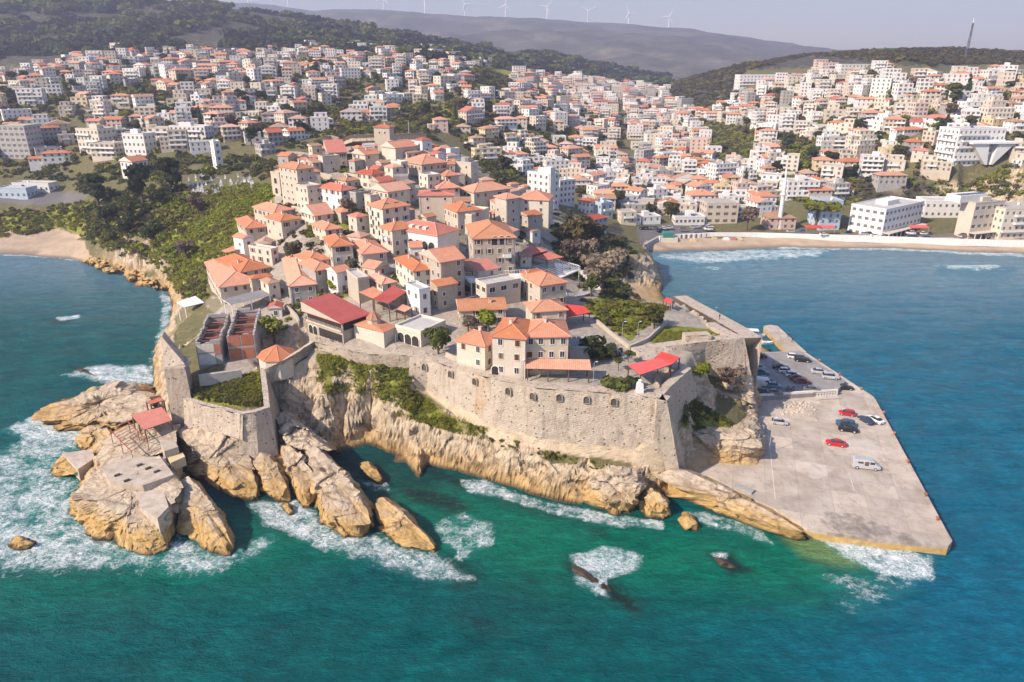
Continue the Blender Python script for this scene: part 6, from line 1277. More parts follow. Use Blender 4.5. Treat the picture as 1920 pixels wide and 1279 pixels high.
def town_building(root, A, B, H, floors, roof, wall, tiles, g, balc=(), bay=3.2, sides='abr', pitch=.42, ww=1.3, parts=True, extra_flat=True, setback=False):
    if roof == 'flat' and setback and floors >= 3 and B > 5:
        fh = H / floors; u = wall_with_windows(A * .72, B * .62, fh, 1, bay, ww * 1.3, 1.6, sides, 0).build('upper_storey', [WALLS[wall], M_GLASS2], root, (A * g.choice((.04, .24)), B * .34, H - fh)); flat_roof(A * .72, B * .62, fh, .25).build('upper_roof', [WALLS[wall], M_FLAT], u); H -= fh; floors -= 1; extra_flat = False
    wall_with_windows(A, B, H, floors, bay, ww, 1.5, sides).build('wall', [WALLS[wall], M_GLASS2], root)
    if roof == 'flat':
        r = flat_roof(A, B, H, .5).build('roof', [WALLS[wall], M_FLAT], root)
        if parts and g.random() < .35: m = MB(); tx, ty = A * g.uniform(.2, .8), B * g.uniform(.2, .8); m.bar((tx, ty, H), (tx, ty, H + 1.3), .6, 0, 8); m.build('water_tank', [M_WPAINT], r)
        if parts and g.random() < .3: m = MB(); tx, ty = A * g.uniform(.3, .7), B * g.uniform(.2, .6); m.mesh([(tx, ty, H + .3), (tx + 2, ty, H + .3), (tx + 2, ty + 1.1, H + 1.1), (tx, ty + 1.1, H + 1.1)], [(0, 1, 2, 3)]); m.build('solar_panel', [M_SOLAR], r)
        if extra_flat and g.random() < .6: m = MB(); x = A * g.uniform(.15, .5); y = B * g.uniform(.3, .5); m.box(x, x + A * .3, y, y + B * .35, H, H + 2.3); m.build('stair_head', [WALLS[wall]], r)
    else:
        r = roof_mesh(A, B, H, roof, .5, pitch, False).build('roof', [ROOFS[tiles], M_RIDGE, WALLS[wall]], root)
        if g.random() < .5: m = MB(); x, y = A * g.uniform(.3, .7), B * g.uniform(.3, .6); m.box(x - .3, x + .3, y - .3, y + .3, H, H + pitch * min(A, B) / 2 + .7); m.build('chimney', [WALLS['cream']], r)
    fh = H / floors
    for face in balc:
        for f in range(1, floors):
            L = A if face == 'a' else B; w = L * g.choice((.45, .6, .9)); s = w / 2 + (L - w) * g.choice((0.05, .5, .95)); balcony(root, face, s, fh * f + .1, w, A, B, 1.2)
TOWN = []
M_GLASS2 = mottled('window_glass_far', (.10, .095, .095), (.20, .185, .17), .7, rough=.35, vary=.3, spec=.4)
def tb(label, xc, ye, H, xl, xr, th, floors=3, roof='flat', wall='white', tiles='orange', A=None, B=None, balc='', name='town_building', cat='building', bay=3.2, sides='abr', extra=None, group=None, z=None, ww=1.3):
    C0, A, B, a = solve_box(xc, ye, H, xl, xr, th, A, B, z); A = min(A, 75); B = min(B, 60)
    root = thing(name, label, cat, (C0.x, C0.y, C0.z - H), a, group); town_building(root, A, B, H, floors, roof, wall, tiles, random.Random(int(xc)), balc, bay, sides, ww=ww)
    if extra: extra(root, A, B, H)
    c = Vector((C0.x, C0.y, 0)) + Vector((math.cos(a) * A / 2 - math.sin(a) * B / 2, math.sin(a) * A / 2 + math.cos(a) * B / 2, 0)); TOWN.append((c.x, c.y, max(A, B) * .55)); return root
def arcade(r, A, B, H, face='a'):
    m = MB(); L = A; m.box(-.5, L + .5, -4.0, -.05, 3.6, 3.9); m.build('arcade_roof', WALLS['beige'], r)
    for i in range(int(L / 4) + 1): m = MB(); m.box(i * 4 - .2, i * 4 + .2, -3.8, -3.4, -1, 3.6); m.build('arcade_pillar', WALLS['cream'], r)
tb('long white beach hotel with three rows of square windows above a pillared arcade', 1662,394,15,1597,1733,36,4,'flat','white',name='beach_hotel',cat='hotel',bay=3.6,ww=2.0,extra=arcade,sides='abr')
tb('sand coloured seafront hotel with a glazed roof pavilion and solar panels', 1830,382,18,1803,1886,20,4,'flat','beige',name='beach_hotel',cat='hotel',bay=4.2,ww=2.6,sides='a',extra=lambda r, A, B, H: (arcade(r, A, B, H), (lambda m: (m.box(-6, A * .6, 4, 12, H, H + 3.4), m.build('roof_pavilion', WALLS['white'], r)))(MB()), [(lambda m: (m.box(i * 2.4, i * 2.4 + 1.8, 5, 8, H + 3.6, H + 3.7), m.build('solar_panel', M_SOLAR, r)))(MB()) for i in range(-2, 5)]))
tb('lower right wing of the sand coloured seafront hotel with long balconies', 1886,393,15,None,1990,8,4,'flat','cream',B=16,balc='a',name='beach_hotel',cat='hotel')
tb('white flat-roofed block with twin window rows between the two beach hotels', 1737,377,9,None,1806,-4,2,'flat','white',B=12,name='hotel_annex',bay=3)
tb('bluish apartment block behind the umbrella pine', 1543,378,15,None,1582,4,5,'flat','blue',B=14)
tb('white four-storey block above the minaret', 1478,341,11,None,1538,2,4,'flat','white',B=12,balc='a')
tb('stone house with a wide orange hip roof right of the white four-storey block', 1518,357,5.5,None,1562,6,2,'hip','beige',B=10)
tb('beige promenade building with a brown loggia above shopfronts', 1326,382,11,None,1386,2,3,'flat','beige',B=13,bay=4.5,ww=2.4)
tb('white arcaded row house with an orange hip roof, left of the beige promenade building', 1296,366,10,None,1343,4,3,'hip','white',B=11,balc='a')
tb('glass-fronted white beach restaurant at the harbour bend', 1266,408,4,None,1322,4,1,'flat','white',B=10,bay=2.2,ww=1.8,name='beach_restaurant',cat='restaurant')
tb('white row house with an orange roof beside the mosque', 1419,368,8,None,1457,2,2,'hip','white',B=9,balc='a')
tb('mosque hall with a low tan roof at the foot of the minaret', 1443,409,6,None,1494,3,2,'hip','pink','tan',B=11,name='mosque',cat='mosque')
tb('big white terraced hotel on the shoulder of the east hill', 1388,141,17,None,1512,4,5,'flat','white',B=16,balc='a',name='hillside_hotel',cat='hotel',bay=4)
tb('orange painted apartment block on the east hill', 1543,118,13,None,1573,4,4,'flat','pink',B=10,balc='a')
tb('wide white hotel with a row of top windows beside the orange block', 1578,121,13,None,1640,4,4,'flat','white',B=12,bay=4)
tb('white stepped apartment tower above the V-shaped pylons', 1800,243,21,None,1888,10,6,'flat','white',B=16,balc='ab',name='terraced_hotel',cat='hotel')
vb = cast(1848, 308); root = thing('pylon_hotel', 'white V-shaped pylons carrying a terrace below the stepped apartment tower', 'building', vb, 0.1); m = MB()
m.prism([(-9, -3), (-2, -3), (-2, 3), (-9, 3)], 12, 12.6); 
for s in (-1, 1): m2 = MB(); m2.mesh([(s * 1, -2.5, 0), (s * 2.5, -2.5, 0), (s * 2.5, 2.5, 0), (s * 1, 2.5, 0), (s * 3, -3, 12), (s * 13, -3, 12), (s * 13, 3, 12), (s * 3, 3, 12)], [(0, 3, 2, 1), (4, 5, 6, 7), (0, 1, 5, 4), (1, 2, 6, 5), (2, 3, 7, 6), (3, 0, 4, 7)]); m2.build('pylon', M_WPAINT, root)
m = MB(); m.box(-14, 14, -4, 8, 12.003, 13); m.build('terrace_slab', M_WPAINT, root)
tb('unfinished grey concrete frame block with reddish infill at the west edge', 44,237,20,None,86,84,6,'flat','concrete',A=14,B=22,name='unfinished_block',bay=3.4,ww=2.4)
tb('cream modern apartment block with a stepped glass corner, right of the concrete frame', 182,243,15,None,222,70,4,'flat','cream',A=13,B=18,balc='b')
tb('pale grey apartment block joined to the cream modern block', 268,252,12,None,282,76,3,'flat','white',A=10,B=15)
tb('slim white bell tower block near the cemetery', 400,267,13.5,393,413,40,4,'flat','white',name='white_tower',cat='tower',bay=5)
tb('long white terraced house above the slim bell tower', 383,238,9,None,412,80,3,'flat','white',A=10,B=24,balc='b')
tb('white villa with an orange gable near the tall west pines', 247,303,8,None,275,62,2,'gable_a','white',A=9,B=10,balc='b')
tb('blue metal shed on the west shore road', 48,354,6,None,84,86,1,'flat','blue',A=9,B=17,name='blue_shed',cat='shed')
tb('long white workshop behind the blue metal shed', 90,345,5,None,100,85,1,'flat','white',A=8,B=22,name='workshop',cat='shed')
tb('white five-storey block with a stair tower at the east edge of the old town', 1030,328,16,989,1049,46,5,'flat','white',bay=3.6,extra=lambda r, A, B, H: (lambda m: (m.box(.3, 3.8, -.6, 3, -4, H + 3.5), m.build('stair_tower', WALLS['white'], r)))(MB()))
tb('white four-storey block with tall windows, right of the five-storey block', 1050,340,12,1036,1079,34,4,'flat','white',bay=2.8)
tb('dark red roofed villa in front of the white four-storey block', 1106,379,7,1084,1122,40,2,'hip','white','red')
tb('blue fronted house with a white balcony beside the dark red roofed villa', 1128,382,8,1116,1150,30,2,'flat','blue',balc='a')
# minaret
b = P(1460, 428, 4.4); root = thing('minaret', 'slender white minaret with a pointed cone beside the beach road', 'minaret', b); m = MB(); m.bar((0, 0, -1), (0, 0, 6), 1.5, 0, 12, 1.25); m.build('base', WALLS['white'], root); m = MB(); m.bar((0, 0, 6), (0, 0, 21), 1.1, 0, 12, .95); m.build('shaft', WALLS['white'], root)
m = MB(); m.bar((0, 0, 17), (0, 0, 17.8), 1.5, 0, 12, 1.7); m.build('gallery', WALLS['white'], root); m = MB(); m.bar((0, 0, 21), (0, 0, 30), 1.0, 0, 12, .05); m.build('cone', M_WPAINT, root)
# promenade wall, beach huts
def strip_wall(name, label, pts, z, h, w, mat, cat='wall'):
    q = [P(x, y, z) for x, y in pts]; m = MB(); v = []
    for i, p in enumerate(q):
        d = (q[min(i + 1, len(q) - 1)] - q[max(i - 1, 0)]).normalized(); n_ = Vector((-d.y, d.x, 0)) * w / 2
        v += [p - n_ - Vector((0, 0, 2)), p - n_ + Vector((0, 0, h)), p + n_ + Vector((0, 0, h)), p + n_ - Vector((0, 0, 2))]
    f = [(0, 1, 2, 3)]
    for i in range(len(q) - 1): a, b = i * 4, i * 4 + 4; f += [(a, b, b + 1, a + 1), (a + 1, b + 1, b + 2, a + 2), (a + 2, b + 2, b + 3, a + 3)]
    k = len(q) * 4; f.append((k - 1, k - 2, k - 3, k - 4)); m.mesh(v, f); return tag(m.build(name, mat), label, cat)
strip_wall('promenade_wall', 'long white promenade wall between the road and the sandy beach', [(1236,448),(1270,444),(1330,441),(1420,441),(1600,446),(1800,453),(2000,458)], 3.4, 1.3, .8, WALLS['white'])
strip_wall('harbour_wall', 'pale sloping harbour wall curving to the headland', [(1236,448),(1218,458),(1204,467)], 2.5, 1.6, 1.2, WALLS['concrete'])
root = thing('beach_kiosk', 'small green beach kiosk at the bend of the promenade', 'kiosk', P(1254, 449, 2.6)); m = MB(); m.box(-4, 4, -2.5, 2.5, -2, 1.2); m.build('plinth', WALLS['beige'], root); m = MB(); m.box(-3.4, 1.6, -2, 2, 1.203, 3.8); m.build('cabin', mottled('green_boards', (.06, .2, .17), (.09, .26, .22), .8), root)
for i, (px, col) in enumerate([(1300, 'yellow'), (1340, 'yellow'), (1362, 'white'), (1376, 'brick'), (1386, 'yellow')]):
    o = P(px, 449 if i else 451, 2.2); m = MB(); m.box(-1.6, 1.6, -.9, .9, -.3, .5); m.box(-1.3, 1.0, -.7, .7, .502, 1.0); tag(m.build('beach_boat', WALLS[col], None, o), ['yellow stacked sunbeds nearest the green kiosk', 'yellow pedal boat pile on the sand', 'white beach cart between the yellow and red ones', 'red beach cart on the sand', 'yellow beach cart beside the red one'][i], 'beach gear')
for i in range(16):
    o = P(1277 + i * 4.6, 447.5 - i * .25, 2.4); m = MB(); m.box(-.35, .35, -.4, .4, -.5, 2.0); tag(m.build('changing_cabin', M_WPAINT if i % 2 else M_WOOD, None, o), 'narrow changing cabin under the curved promenade', 'cabin', 'changing cabins on the beach')
for k, (px, w) in enumerate([(1706, 36), (1800, 34), (1510, 30), (1536, 30)]):
    o = P(px, 439, 4.2); m = MB(); m.mesh([(0, 0, 3.2), (w / 3.9, 0, 3.2), (w / 3.9, 3, 3.9), (0, 3, 3.9), (0, 0, 2.9), (w / 3.9, 0, 2.9), (w / 3.9, 3, 3.6), (0, 3, 3.6)], [(0, 1, 2, 3), (4, 7, 6, 5), (0, 4, 5, 1)]); r = thing('cafe_awning', ['red cafe awning right of the long white beach hotel arcade', 'red cafe awning under the sand coloured hotel', 'red cafe awning below the umbrella pine', 'second red cafe awning below the umbrella pine'][k], 'awning', o); m.build('cloth', M_AWN, r)
    for x in (0.2, w / 3.9 - .2): m = MB(); m.bar((x, .1, -.3), (x, .1, 3.0), .06, 0, 5); m.build('post', M_METAL, r)
_g = random.Random(3)
for i in range(34):
    px = _g.choice([_g.uniform(1200, 1330), _g.uniform(1330, 1900)]); py = 437 + max(0, (px - 1500)) * .018 + _g.uniform(-4, 2) - (8 if px < 1330 else 0)
    k = _g.choice(list(CARS)[:3]); col = _g.choice(['white', 'silver', 'black', 'grey', 'blue', 'white', 'silver']); r = car(k, col, px, py, 4.35, _g.choice([0, 180]) + _g.uniform(-12, 12), f'{dict(darkblue="dark blue").get(col, col)} car parked along the beach road', 'cars along the beach road')
# ---------------------------------------------------------------- the rest of the town
LANDMARKS = [(1460,380,'the minaret'),(1840,270,'the stepped apartment tower'),(1450,155,'the big terraced hillside hotel'),(1560,130,'the orange apartment block'),(1660,410,'the long beach hotel'),(1850,410,'the sand coloured hotel'),(45,250,'the concrete frame block'),(180,265,'the cream modern block'),(402,295,'the slim bell tower'),(1020,345,'the five-storey stair tower block'),(719,255,'the citadel tower'),(872,320,'the drum-topped museum tower'),
 (300,340,'the tall west pines'),(1185,300,'the straight valley street'),(1355,400,'the beige promenade building'),(825,110,'the northern ridge top'),(560,120,'the dark hilltop wood'),(130,115,'the lone ruined tower'),(1812,85,'the lattice mast'),(1250,150,'the valley mouth'),(940,160,'the dark cypress clump'),(1700,330,'the scrubby east bluff'),(60,180,'the western olive terraces'),(700,190,'the brown orchard slope'),(1500,250,'the green gully')]
AREAS = [([(0,150),(120,120),(200,100),(330,98),(480,98),(640,88),(760,92),(840,100),(900,118),(1000,140),(1080,150),(1130,160),(1160,200),(1170,260),(1140,300),(1120,340),(1090,370),(1060,340),(1000,335),(945,325),(905,300),(850,262),(800,240),(740,225),(640,225),(560,270),(500,290),(430,265),(380,290),(330,280),(200,300),(100,320),(-20,310),(-60,200)], 19.5, .46, 4),
 ([(1000,140),(1100,150),(1180,160),(1250,170),(1280,200),(1330,220),(1400,200),(1440,240),(1460,300),(1440,370),(1440,405),(1330,412),(1200,425),(1130,400),(1110,350),(1140,300),(1165,250),(1150,200)], 15.0, .32, 4),
 ([(1330,210),(1400,180),(1470,142),(1540,132),(1640,134),(1700,146),(1920,144),(1990,148),(1990,290),(1900,320),(1780,320),(1700,340),(1600,375),(1560,370),(1450,390),(1440,300),(1420,230)], 17.5, .24, 4)]
NO_BUILD = [[(1168,180),(1200,285),(1208,345),(1180,350),(1158,280),(1150,190)],[(740,195),(870,185),(880,240),(800,250),(740,235)],[(640,150),(700,150),(690,210),(600,240),(540,240),(540,215),(620,200)],[(1300,225),(1420,240),(1420,300),(1350,310)],[(880,130),(960,120),(960,175),(880,175)],
 [(1560,330),(1660,330),(1620,385),(1570,375)],[(1690,330),(1780,320),(1800,340),(1740,370),(1690,370)],[(240,300),(390,300),(500,320),(500,370),(160,400),(160,330)],[(80,190),(130,175),(150,200),(100,225)],[(190,170),(310,165),(300,195),(190,200)],[(1460,250),(1540,270),(1540,330),(1480,320)]]
_vis = np.where((_y > 330) & (_y < 1300))[0]
rg = random.Random(11); nr = np.random.default_rng(4)
# only ground the camera could see counts: the horizon line of every column, front to back
_vpy = _py.reshape(NR, NC); _run = np.minimum.accumulate(_vpy, axis=0); _seen = (_vpy <= _run + 2.0).ravel()
def blocked(x, y, r): return any((x - a) ** 2 + (y - b) ** 2 < (r + c) ** 2 for a, b, c in TOWN)
OLD = [((o.location.x), (o.location.y)) for o, _ in HOUSES]; TOWN += [(a, b, 6.0) for a, b in OLD]
cells = {}
def near_house(x, y, d):
    i, j = int(x // 16), int(y // 16)
    for a in (i - 1, i, i + 1):
        for b in (j - 1, j, j + 1):
            for (u, v, r) in cells.get((a, b), ()):
                if (u - x) ** 2 + (v - y) ** 2 < (d + r) ** 2: return True
    return False
PLOTS = []
for poly, sp, tile, fl in AREAS:
    idx = _vis[in_poly(_px[_vis], _py[_vis], poly) & _seen[_vis]]
    for q in NO_BUILD: idx = idx[~in_poly(_px[idx], _py[idx], q)]
    wgt = _y[idx] ** 1.0 * np.maximum(np.gradient(_ty)[np.minimum(idx // NC, NR - 1)], .5); wgt = wgt / wgt.sum()
    pick = nr.choice(idx, min(len(idx), 5200), replace=False, p=wgt)
    for k in pick:
        x, y = float(_x[k]), float(_y[k]); w = rg.choice((rg.uniform(7.5, 11), rg.uniform(8, 12.5), rg.uniform(11, 18))); d = rg.uniform(7, 10.5); r = (w + d) / 4 * .98
        if y > 640: r *= 1.0
        if near_house(x, y, r + (sp - 11) * .5) or blocked(x, y, r): continue
        cells.setdefault((int(x // 16), int(y // 16)), []).append((x, y, r)); PLOTS.append((x, y, float(_z[k]), w, d, tile))
def px_size(p): s = scale_at(p); return s
PLOTS.sort(key=lambda p: -scale_at(p))
WC = ['white'] * 9 + ['cream'] * 5 + ['beige'] * 3 + ['pink', 'yellow', 'grey', 'concrete', 'white']
WORD = {'white': 'white', 'cream': 'cream', 'beige': 'sand coloured', 'pink': 'pinkish', 'yellow': 'yellow', 'grey': 'grey', 'concrete': 'raw concrete', 'blue': 'blue'}
NUM = ['', 'one', 'two', 'three', 'four', 'five', 'six']; ORD = ['nearest', 'second', 'third', 'fourth', 'fifth', 'sixth', 'seventh', 'eighth', 'ninth', 'tenth', 'eleventh', 'twelfth', 'thirteenth', 'fourteenth', 'fifteenth']
TILEW = {'orange': 'orange', 'red': 'red', 'pale': 'pale orange', 'tan': 'tan'}
def direction(dx, dy):
    if abs(dx) > abs(dy) * 2.2: return 'right of' if dx > 0 else 'left of'
    return ('above' if dy < 0 else 'below')
def name_by_landmark(items, fmt):
    """items: (px, py, look): a label that counts outward from the closest landmark among things of the same look"""
    out = [None] * len(items); groups = {}
    for i, (px, py, look) in enumerate(items):
        L = min(range(len(LANDMARKS)), key=lambda k: math.hypot((LANDMARKS[k][0] - px), (LANDMARKS[k][1] - py) * 1.6)); lm = LANDMARKS[L]
        d = direction(px - lm[0], py - lm[1]); groups.setdefault((look, L, d), []).append((math.hypot(px - lm[0], py - lm[1]), i))
    for (look, L, d), g_ in groups.items():
        for n, (_, i) in enumerate(sorted(g_)): out[i] = fmt(look, ORD[min(n, 14)] if len(g_) > 1 else '', d, LANDMARKS[L][2])
    return out
town_specs = []
for i, (x, y, z, w, d, tile) in enumerate(PLOTS):
    tiled = rg.random() < tile; fl = rg.choice([1, 2, 2, 2, 3] if tiled else [1, 2, 2, 2, 3, 3, 4]); wc = rg.choice(WC); tl = rg.choice(['orange', 'pale', 'red', 'pale', 'orange', 'tan', 'pale']) if tiled else None
    rf = rg.choice(['hip', 'hip', 'gable_a', 'gable_b']) if tiled else 'flat'; yaw = rg.gauss(18, 20) if x < 60 else rg.gauss(-4, 16)
    look = f"{WORD[wc]} {NUM[fl]}-storey house with {'a ' + TILEW[tl] + (' hip' if rf == 'hip' else ' gable') + ' roof' if tiled else 'a flat roof'}"
    px, py = proj(x, y, z + 5); town_specs.append(dict(x=x, y=y, z=z, w=w, d=d, fl=fl, wc=wc, tl=tl or 'orange', rf=rf, yaw=R(yaw), look=look, px=px, py=py, balc='a' if rg.random() < .55 else ''))
N_IND = 285; inview = [s for s in town_specs if -20 < s['px'] < 1940 and s['py'] > 60]
ind = inview[:N_IND]; ids = {id(s) for s in ind}; rest = [s for s in inview if id(s) not in ids]
labs = name_by_landmark([(s['px'], s['py'], s['look']) for s in ind], lambda look, o, d, lm: f"{look}, {o + ' ' if o else ''}{d} {lm}")
for s, lab in zip(ind, labs):
    root = thing('hillside_house', lab, 'house', (s['x'], s['y'], s['z']), s['yaw'], 'houses of the hillside town'); H = s['fl'] * 2.75; g = random.Random(int(s['x'] * 10))
    off = bpy.data.objects; A, B = s['w'], s['d']; c, sn = math.cos(s['yaw']), math.sin(s['yaw']); root.location = (s['x'] - c * A / 2 + sn * B / 2, s['y'] - sn * A / 2 - c * B / 2, s['z'])
    town_building(root, A, B, H, s['fl'], s['rf'], s['wc'], s['tl'], g, s['balc'], g.uniform(2.5, 4.3), pitch=.34, ww=g.choice((.9, 1.1, 1.4, 2.0)), setback=g.random() < .5)
    if g.random() < .4:                                    # a lower wing beside the house
        wa, wb, wh = A * g.uniform(.3, .5), B * g.uniform(.5, .8), 2.75 * max(1, s['fl'] - 1) * .92; sd = g.random() < .5; wg = wall_with_windows(wa, wb, wh, max(1, s['fl'] - 1), 3, 1.1, 1.3, 'abr', -5).build('wing', [WALLS[g.choice((s['wc'], 'white', 'beige'))], M_GLASS2], root, (A - .02 if sd else -wa + .02, g.uniform(-.8, 1.5), 0))
        (flat_roof(wa, wb, wh, .35).build('wing_roof', [WALLS[s['wc']], M_FLAT], wg) if g.random() < .6 else roof_mesh(wa, wb, wh, 'shed', .3, .2, False).build('wing_roof', [ROOFS[s['tl']], M_RIDGE, WALLS[s['wc']]], wg))
# farther than those: one mass of houses
far_m = {}; fv = MB(); mats = [WALLS['white'], WALLS['cream'], WALLS['beige'], M_GLASS2, ROOFS['orange'], ROOFS['pale'], ROOFS['red'], M_FLAT, WALLS['pink'], WALLS['concrete']]
wi = {'white': 0, 'cream': 1, 'beige': 2, 'pink': 8, 'yellow': 1, 'grey': 9, 'concrete': 9}; ti = {'orange': 4, 'pale': 5, 'red': 6, 'tan': 5}
for s in rest:
    A, B, H = s['w'], s['d'], s['fl'] * 2.75; c, sn = math.cos(s['yaw']), math.sin(s['yaw'])
    def tr(p): x, y = p[0] - A / 2, p[1] - B / 2; return (s['x'] + c * x - sn * y, s['y'] + sn * x + c * y, s['z'] + p[2])
    gg = random.Random(int(s['x'] * 7)); parts = [(wall_with_windows(A, B, H, s['fl'], gg.uniform(2.5, 4.3), gg.choice((.9, 1.2, 1.7)), base=-5), {0: wi[s['wc']], 1: 3})]
    parts.append((flat_roof(A, B, H, .5), {0: wi[s['wc']], 1: 7}) if s['rf'] == 'flat' else (roof_mesh(A, B, H, s['rf'], .5, .34, False), {0: ti[s['tl']], 1: ti[s['tl']], 2: wi[s['wc']]}))
    if s['balc']:
        bm_ = MB(); [bm_.box(A * .1, A * .8, -1.2, 0, 2.95 * f - .1, 2.95 * f + .9) for f in range(1, s['fl'])]; parts.append((bm_, {0: 0}))
    for mb, mm in parts:
        n = len(fv.v); fv.v.extend(tr(p) for p in mb.v); fv.f.extend(tuple(i + n for i in f) for f in mb.f); fv.mi.extend(mm[i] for i in mb.mi); fv.uv.extend([None] * len(mb.f))
print('TOWN', len(ind), len(rest))
tag(fv.build('distant_houses', mats), 'mass of small houses filling the far valley and upper slopes', 'houses', None, 'stuff')
# terrace walls along the slope
tw_ = []
for k in nr.choice(idx_all := _vis[(in_poly(_px[_vis], _py[_vis], AREAS[0][0]) | in_poly(_px[_vis], _py[_vis], AREAS[2][0])) & _seen[_vis]], 900, replace=False):
    x, y = float(_x[k]), float(_y[k])
    if len(tw_) >= 46: break
    L = rg.uniform(12, 30); a = rg.gauss(.1, .25)
    if any(near_house(x + math.cos(a) * L * f, y + math.sin(a) * L * f, .4) or blocked(x + math.cos(a) * L * f, y + math.sin(a) * L * f, .5) for f in (-.5, -.25, 0, .25, .5)): continue
    tw_.append((x, y, L, a, *proj(x, y, float(_z[k]))))
tl_ = name_by_landmark([(q[4], q[5], 'low terrace wall on the open slope' if q[2] < 20 else 'long pale terrace wall on the slope') for q in tw_], lambda look, o, d, lm: f"{look}, {o + ' ' if o else ''}{d} {lm}")
for (x, y, L, a, *_), lab in zip(tw_, tl_):
    m = MB(); n = 8; v = []
    for i in range(n):
        u = L * (i / (n - 1) - .5); X, Y = x + math.cos(a) * u, y + math.sin(a) * u; zg = ground(X, Y); s_, c_ = math.sin(a) * .3, math.cos(a) * .3; v += [(X + s_, Y - c_, zg - 3), (X + s_, Y - c_, zg + 1.3), (X - s_, Y + c_, zg + 1.3), (X - s_, Y + c_, zg - 3)]
    f = [(0, 1, 2, 3), ((n - 1) * 4 + 3, (n - 1) * 4 + 2, (n - 1) * 4 + 1, (n - 1) * 4)] + [(i * 4 + j, i * 4 + 4 + j, i * 4 + 5 + j, i * 4 + 1 + j) for i in range(n - 1) for j in range(3)]
    m.mesh(v, f); tag(m.build('terrace_wall', WALLS[rg.choice(('stone', 'beige', 'concrete'))]), lab, 'wall', 'terrace walls on the town slopes')
# lone ruined tower and the road
px_prism('ruined_tower', 'lone ruined stone tower on the west ridge against the dark hill', 'tower', [(125,106),(143,106),(143,104.6),(125,104.6)], 96, 80, M_FORT, .05)
# ---------------------------------------------------------------- trees and scrub
def leaf_mat(name, a, b, c_, sc_=.8):
    t = NT(name); v = t.objco(); p = t.pos(); n = t.noise(p, sc_, 3, .6); n2 = t.noise(p, sc_ * 5, 2)
    c = t.mix(t.range(n, .35, .65), a, b); c = t.mix(t.math('MULTIPLY', t.range(n2, .52, .7), .8), c, c_)
    oi = t.node('ShaderNodeObjectInfo'); h = t.node('ShaderNodeHueSaturation'); t.link(c, h.inputs['Color']); t.link(t.range(oi.outputs['Random'], 0, 1, .75, 1.25), h.inputs['Value']); t.link(t.range(oi.outputs['Random'], 0, 1, .485, .512), h.inputs['Hue'])
    t.color(h.outputs[0]); t.rough(.8); t.b.inputs['Specular IOR Level'].default_value = .12
    tr = t.node('ShaderNodeBsdfTranslucent'); t.link(h.outputs[0], tr.inputs[0]); mx = t.node('ShaderNodeMixShader'); mx.inputs[0].default_value = .38; t.link(t.b.outputs[0], mx.inputs[1]); t.link(tr.outputs[0], mx.inputs[2]); t.link(mx.outputs[0], t.n['Material Output'].inputs['Surface']); MAT[name] = t.m; return t.m
LEAF = {'olive': leaf_mat('leaves_olive', (.075, .088, .022), (.13, .14, .036), (.19, .19, .07)), 'bright': leaf_mat('leaves_bright', (.16, .20, .018), (.26, .285, .032), (.34, .33, .065)), 'dark': leaf_mat('leaves_dark', (.038, .052, .022), (.068, .084, .03), (.11, .12, .045)),
 'grey': leaf_mat('leaves_grey_green', (.10, .105, .06), (.16, .155, .09), (.22, .21, .13)), 'wood': leaf_mat('conifer_needles', (.018, .027, .016), (.036, .046, .026), (.075, .074, .044), .05), 'bare': leaf_mat('bare_twigs', (.20, .15, .105), (.30, .235, .175), (.38, .31, .24)), 'brown': leaf_mat('brown_scrub', (.095, .08, .032), (.16, .128, .056), (.22, .18, .09)), 'yellow': leaf_mat('yellow_green_scrub', (.20, .19, .028), (.28, .265, .05), (.19, .175, .06))}
M_BARK = mottled('bark', (.10, .075, .055), (.16, .12, .09), 2.0)
def ico(sub=1):
    bm = bmesh.new(); bmesh.ops.create_icosphere(bm, subdivisions=sub, radius=1); v = np.array([q.co[:] for q in bm.verts]); f = np.array([[x.index for x in q.verts] for q in bm.faces]); bm.free(); return v, f
IV, IF = ico(1)
def quads_at(pts, nrm, size, g):
    """leaf sprays: one small square each, roughly facing outward"""
    n = len(pts); r = g.normal(size=(n, 3)); d = nrm + .75 * r / np.linalg.norm(r, axis=1)[:, None]; d /= np.linalg.norm(d, axis=1)[:, None] + 1e-9
    u = np.cross(d, g.normal(size=(n, 3))); u /= np.linalg.norm(u, axis=1)[:, None] + 1e-9; w = np.cross(d, u); s = (size * g.uniform(.6, 1.35, n))[:, None]; k = g.uniform(.5, 1, n)[:, None]
    v = np.stack([pts - u * s - w * s * k, pts + u * s * .8 - w * s * k, pts + u * s + w * s * k * .7, pts - u * s * .7 + w * s * k], 1).reshape(-1, 3)
    return v, np.arange(4 * n).reshape(n, 4)
def crown_arrays(lobes, leaves, size, seed, core=.72):
    """lobes: (x, y, z, rx, rz); a rough solid heart in each and sprays all over and through it"""
    g = np.random.default_rng(seed); V, Fq, o = [], [], 0
    for x, y, z, rx, rz in lobes:
        if core:
            c = IV * np.array([rx, rx, rz]) * core * (1 + .28 * fbm3(IV * 1.7 + seed, 2, seed))[:, None] + np.array([x, y, z]); V.append(c); Fq.append(np.concatenate([IF, IF[:, 2:]], 1) + o); o += len(c)
        n = max(6, int(leaves * rx * rx / sum(l[3] ** 2 for l in lobes))); d = g.normal(size=(n, 3)); d[:, 2] = np.abs(d[:, 2]) * np.where(g.random(n) < .72, 1, -1); d /= np.linalg.norm(d, axis=1)[:, None]
        r = g.uniform(.66, 1.12, n)[:, None]; q, f = quads_at(d * r * np.array([rx, rx, rz]) + np.array([x, y, z]), d, size, g); V.append(q); Fq.append(f + o); o += len(q)
    return np.concatenate(V), np.concatenate(Fq)
